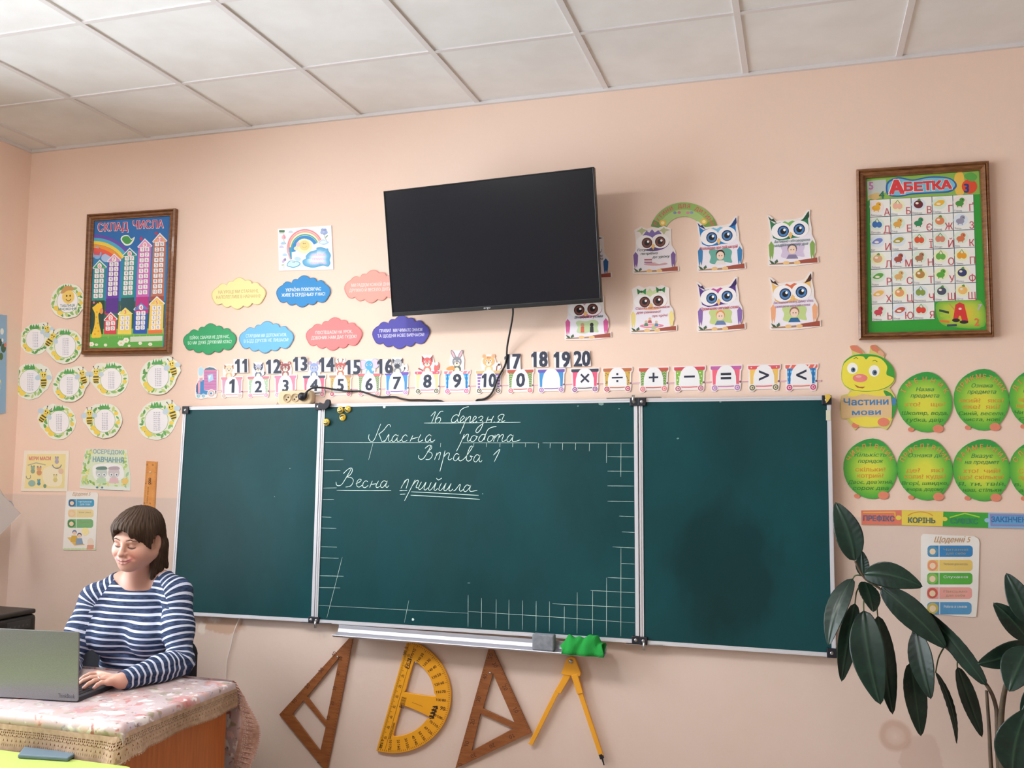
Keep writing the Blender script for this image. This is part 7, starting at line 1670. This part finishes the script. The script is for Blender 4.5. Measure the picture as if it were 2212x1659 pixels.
for k_, (sgn, pts, A_, B2) in enumerate(((1, [NB+np.array((.02, 0, .02)), SL+np.array((0, 0, .0)), lerp(SL, EL, .5), EL, lerp(EL, WL, .5), WL], at(346, 1256, -.78), at(366, 1316, -.79)), (-1, [NB+np.array((-.02, 0, .02)), SR, lerp(SR, ER, .5), ER, lerp(ER, WR, .5), WR], at(242, 1256, -.78), at(190, 1325, -.79)))):
    pr_, dm = axis_param(V3, pts); prm[:, k_+1] = pr_/PERIOD
    nrm = unit(np.cross(B2-A_, CAM-A_)); nrm = nrm if nrm[0]*sgn > 0 else -nrm
    out_ = (cen-A_)@nrm > 0; am = Sdf()
    S_, E_, W_2 = ((SL, EL, WL), (SR, ER, WR))[k_]; am.cone(S_, E_, .058, .048, .01); am.cone(E_, W_2, .048, .034, .01); da = am(cen)
    hi_ = cen[:, 2] > B2[2]; lab[np.where(hi_, out_, (da < dt-.002) & (da < .02))] = k_+1
lv = prm[Q3.ravel(), np.repeat(lab, 4)]
la = so.data.attributes.new('stripe', 'FLOAT', 'CORNER')
if len(la.data) == len(lv): la.data.foreach_set('value', lv.astype(np.float32))
else: print('STRIPE MISMATCH', len(la.data), len(lv))
# --- trousers, shoes (under the desk), ring, earring
tr_ = Sdf(); hipc = at(303, 1500, -.64); hx = float(hipc[0])
tr_.ell((hx, -.60, .58), (.172, .14, .11), k=.03)
for q in (-1, 1): tr_.cone((hx+q*.085, -.62, .555), (hx+q*.10, -1.06, .545), .083, .062, .03); tr_.cone((hx+q*.10, -1.06, .54), (hx+q*.095, -1.08, .13), .060, .046, .03)
V4, Q4 = polygonise(tr_, (hx-.24, -1.18, .04), (hx+.24, -.42, .72), .008); np_mesh('trousers', relax(V4, Q4), Q4, bump(new_mat('dark_trousers', '#22242e', .9), 300, .3, .001), person)
for q in (-1, 1):
    sh = Sdf(); sh.ell((hx+q*.095, -1.13, .045), (.046, .125, .045), k=.02).ell((hx+q*.095, -1.08, .07), (.045, .055, .05), k=.02).fn(lambda P: P[:, 2]-.004, (hx, -1.1, 0), 9, .004, 's')
    V5, Q5 = polygonise(sh, (hx+q*.095-.07, -1.29, -.01), (hx+q*.095+.07, -.98, .14), .006); np_mesh('shoe', V5, Q5, M_BLK, person)
m = MB(); rc = lerp(MC[2], lerp(MC[2], TP[2], .46)+np.array((0, 0, .0085)), .55); ra_ = unit(TP[2]-MC[2]); rb_ = unit(np.cross(ra_, (0, 0, 1))); rn_ = np.cross(ra_, rb_)
m.tube([rc+(rb_*math.cos(t)+rn_*math.sin(t))*.0102 for t in np.linspace(0, 2*math.pi, 25)], .0014, 8, caps=False); m.lathe([(.0022, 0), (.0026, .0012), (0, .003)], rc-rn_*.0105 if rn_[2] < 0 else rc+rn_*.0105, (0, 0, 1), 10)
m.build('ring', new_mat('silver_ring', '#e8e4dc', .2, 1.0), person)
m = MB(); e_ = hl(.083, .0, -.047); m.lathe([(0, -.004), (.003, -.0028), (.004, 0), (.003, .0028), (0, .004)], e_, (0, 0, 1), 14); m.build('earring', new_mat('pearl', '#efe6dc', .25), person)
# ================================================================== rubber plant
def leaf_mat():
    m = new_mat('rubber_leaf', '#16382c', .38, spec=.4, coat=.04); b = bsdf(m)
    a = N(m, 'ShaderNodeAttribute', attribute_name='rib'); n = N(m, 'ShaderNodeTexNoise', Scale=14, Detail=4); L(m, coords(m), n.inputs['Vector'])
    r = N(m, 'ShaderNodeValToRGB'); e = r.color_ramp.elements; e[0].position = .3; e[0].color = lin('#0a1e17'); e[1].position = .75; e[1].color = lin('#143227')
    L(m, n.outputs['Fac'], r.inputs[0]); mx = N(m, 'ShaderNodeMix', data_type='RGBA'); mx.inputs['B'].default_value = lin('#2f4c34')
    L(m, a.outputs['Fac'], mx.inputs['Factor']); L(m, r.outputs[0], mx.inputs['A']); L(m, mx.outputs['Result'], b.inputs['Base Color']); return m
M_LEAF = leaf_mat(); M_STEM = vary(new_mat('plant_stem', '#5a4a38', .7), '#45392c', 30); M_PET = new_mat('leaf_stalk', '#4f5f3c', .6)
plant = empty('rubber_plant', at(2150, 1659, -.42)*np.array((1, 1, 0)), 'large rubber plant with long dark glossy leaves to the right of the chalkboard', 'plant')
def make_leaf(bp, tp, wpx, yb, yt, roll=0, droop=.04, cup=.12, bend=0):
    B = at(*bp, yb); T = at(*tp, yt); ax = T-B; Ln = np.linalg.norm(ax); ax /= Ln
    view = CAM-(B+T)/2; view /= np.linalg.norm(view)
    side = np.cross(ax, view); side /= np.linalg.norm(side); nor = np.cross(side, ax)
    c, s = math.cos(math.radians(roll)), math.sin(math.radians(roll)); side, nor = side*c+nor*s, nor*c-side*s
    hw = wpx*np.dot((B+T)/2-CAM, FWD)/FPX/2/max(.3, abs(c))
    nu, nv = 26, 10; V = []; rib = []
    for i in range(nu+1):
        t = i/nu; prof = (math.sin(math.pi*min(1, t*.97+.015)**.86))**.72*(1-.12*t) if 0 < t < 1 else 0
        prof = max(prof, 0); ctr = B+ax*Ln*t+nor*(droop*4*t*(1-t))*Ln*1.0+side*bend*4*t*(1-t)*Ln
        for j in range(-nv, nv+1):
            v = j/nv; x = hw*prof*v
            V.append(ctr+side*x+nor*(cup*abs(x)-.0022*math.exp(-(v*nv)**2/2)*-1+.0012*math.sin(abs(v)*7-t*60)*abs(v)*prof)); rib.append(.75 if j == 0 else .16*max(0, math.sin((t*34-abs(v)*4)))**8)
    w_ = 2*nv+1; F = [(i*w_+j, (i+1)*w_+j, (i+1)*w_+j+1, i*w_+j+1) for i in range(nu) for j in range(2*nv)]
    me = bpy.data.meshes.new('leaf'); me.from_pydata([tuple(v) for v in V], [], F); me.update(); me.polygons.foreach_set('use_smooth', [True]*len(F))
    at_ = me.attributes.new('rib', 'FLOAT', 'POINT'); at_.data.foreach_set('value', rib)
    o = link('leaf', me, M_LEAF, plant); so = o.modifiers.new('t', 'SOLIDIFY'); so.thickness = .0012
    return B
LEAVES = [  # base, tip, width, depth base, depth tip, roll, droop, cup, bend
 ((1847,1211),(1805,1085),60,-.33,-.30,8,.03,.12,.05),((1866,1246),(1862,1190),30,-.30,-.30,20,.02,.15,0),((1866,1240),(1993,1267),58,-.36,-.42,-15,.05,.12,-.10),
 ((1842,1250),(1790,1395),46,-.33,-.40,-25,.06,.15,.04),((1868,1257),(1886,1322),42,-.38,-.48,35,.03,.1,0),((1904,1268),(2044,1400),62,-.36,-.40,-20,.06,.12,-.05),
 ((2131,1480),(2006,1322),38,-.42,-.36,30,.05,.15,.04),((1847,1303),(1818,1472),44,-.30,-.30,10,.05,.2,.02),((1866,1319),(1902,1522),76,-.37,-.46,-5,.05,.12,.03),
 ((1896,1330),(1928,1543),48,-.30,-.32,25,.05,.15,.03),((1979,1362),(2011,1510),52,-.36,-.42,-18,.05,.14,0),((1966,1432),(1989,1590),48,-.33,-.38,22,.05,.14,.02),
 ((2021,1452),(2066,1606),16,-.33,-.36,50,.08,.1,0),((2068,1441),(2121,1592),36,-.32,-.34,30,.05,.12,.03),
 ((2222,1346),(2174,1238),52,-.50,-.46,5,.03,.12,.03),((2222,1385),(2146,1302),50,-.46,-.44,-12,.04,.12,.03),((2226,1392),(2112,1434),54,-.50,-.52,15,.04,.12,-.03),
 ((2222,1398),(2180,1494),74,-.55,-.62,-8,.05,.1,.02),((2188,1672),(2222,1530),84,-.58,-.60,0,.05,.12,-.06),((2240,1480),(2205,1540),30,-.52,-.54,0,.05,.12,0)]
for l in LEAVES: make_leaf(*l)
def st(pts, r, name='stem', mat=M_STEM):
    m = MB(); P = spline([tuple(at(px, py, y)) for px, py, y in pts], 6); n = len(P); m.tube(P, list(np.linspace(r[0], r[1], n)), 9); return m.build(name, mat, plant)
def low(px, y): p = at(px, 1659, y); return p
pot_c = np.array((float(at(2152, 1659, -.42)[0])+.02, -.42)); 
def st2(pts, r, foot):
    m = MB(); P = [tuple(at(px, py, y)) for px, py, y in pts]; P = [(pot_c[0]+foot[0], pot_c[1]+foot[1], .27)]+P; P = spline(P, 7); m.tube(P, list(np.linspace(r[0], r[1], len(P))), 9); return m.build('stem', M_STEM, plant)
st2([(2141,1659,-.42),(2137,1580,-.42),(2131,1492,-.42)], (.0075,.005), (-.02,.01))
st2([(2157,1659,-.42),(2154,1570,-.42),(2151,1525,-.41),(2134,1484,-.41),(2095,1440,-.39),(2040,1395,-.37),(1975,1335,-.35),(1905,1275,-.34),(1868,1249,-.335),(1847,1212,-.33)], (.008,.0038), (.0,-.01))
st2([(2166,1659,-.44),(2163,1600,-.44),(2163,1545,-.44),(2172,1485,-.46),(2192,1430,-.49),(2222,1392,-.5)], (.014,.005), (.03,.0))
for a, b in (((1860,1262,-.335),(1847,1303,-.30)),((1872,1285,-.33),(1866,1320,-.37)),((1900,1300,-.34),(1896,1331,-.30)),((1985,1345,-.35),(1979,1363,-.36)),((1975,1350,-.35),(1966,1433,-.33)),((2040,1397,-.37),(2021,1453,-.33)),((2075,1425,-.385),(2068,1442,-.32)),((1860,1243,-.335),(1842,1251,-.33))):
    st([a, ((a[0]+b[0])/2-3, (a[1]+b[1])/2-4, (a[2]+b[2])/2-.01), b], (.0028, .0022), 'leaf_stalk', M_PET)
m = MB(); m.lathe([(0, 0), (.11, 0), (.125, .02), (.155, .28), (.168, .285), (.168, .30), (.15, .30), (.147, .27), (0, .265)], (pot_c[0], pot_c[1], 0), (0, 0, 1), 32); m.build('pot', new_mat('terracotta_pot', '#9a5a3c', .8), plant)
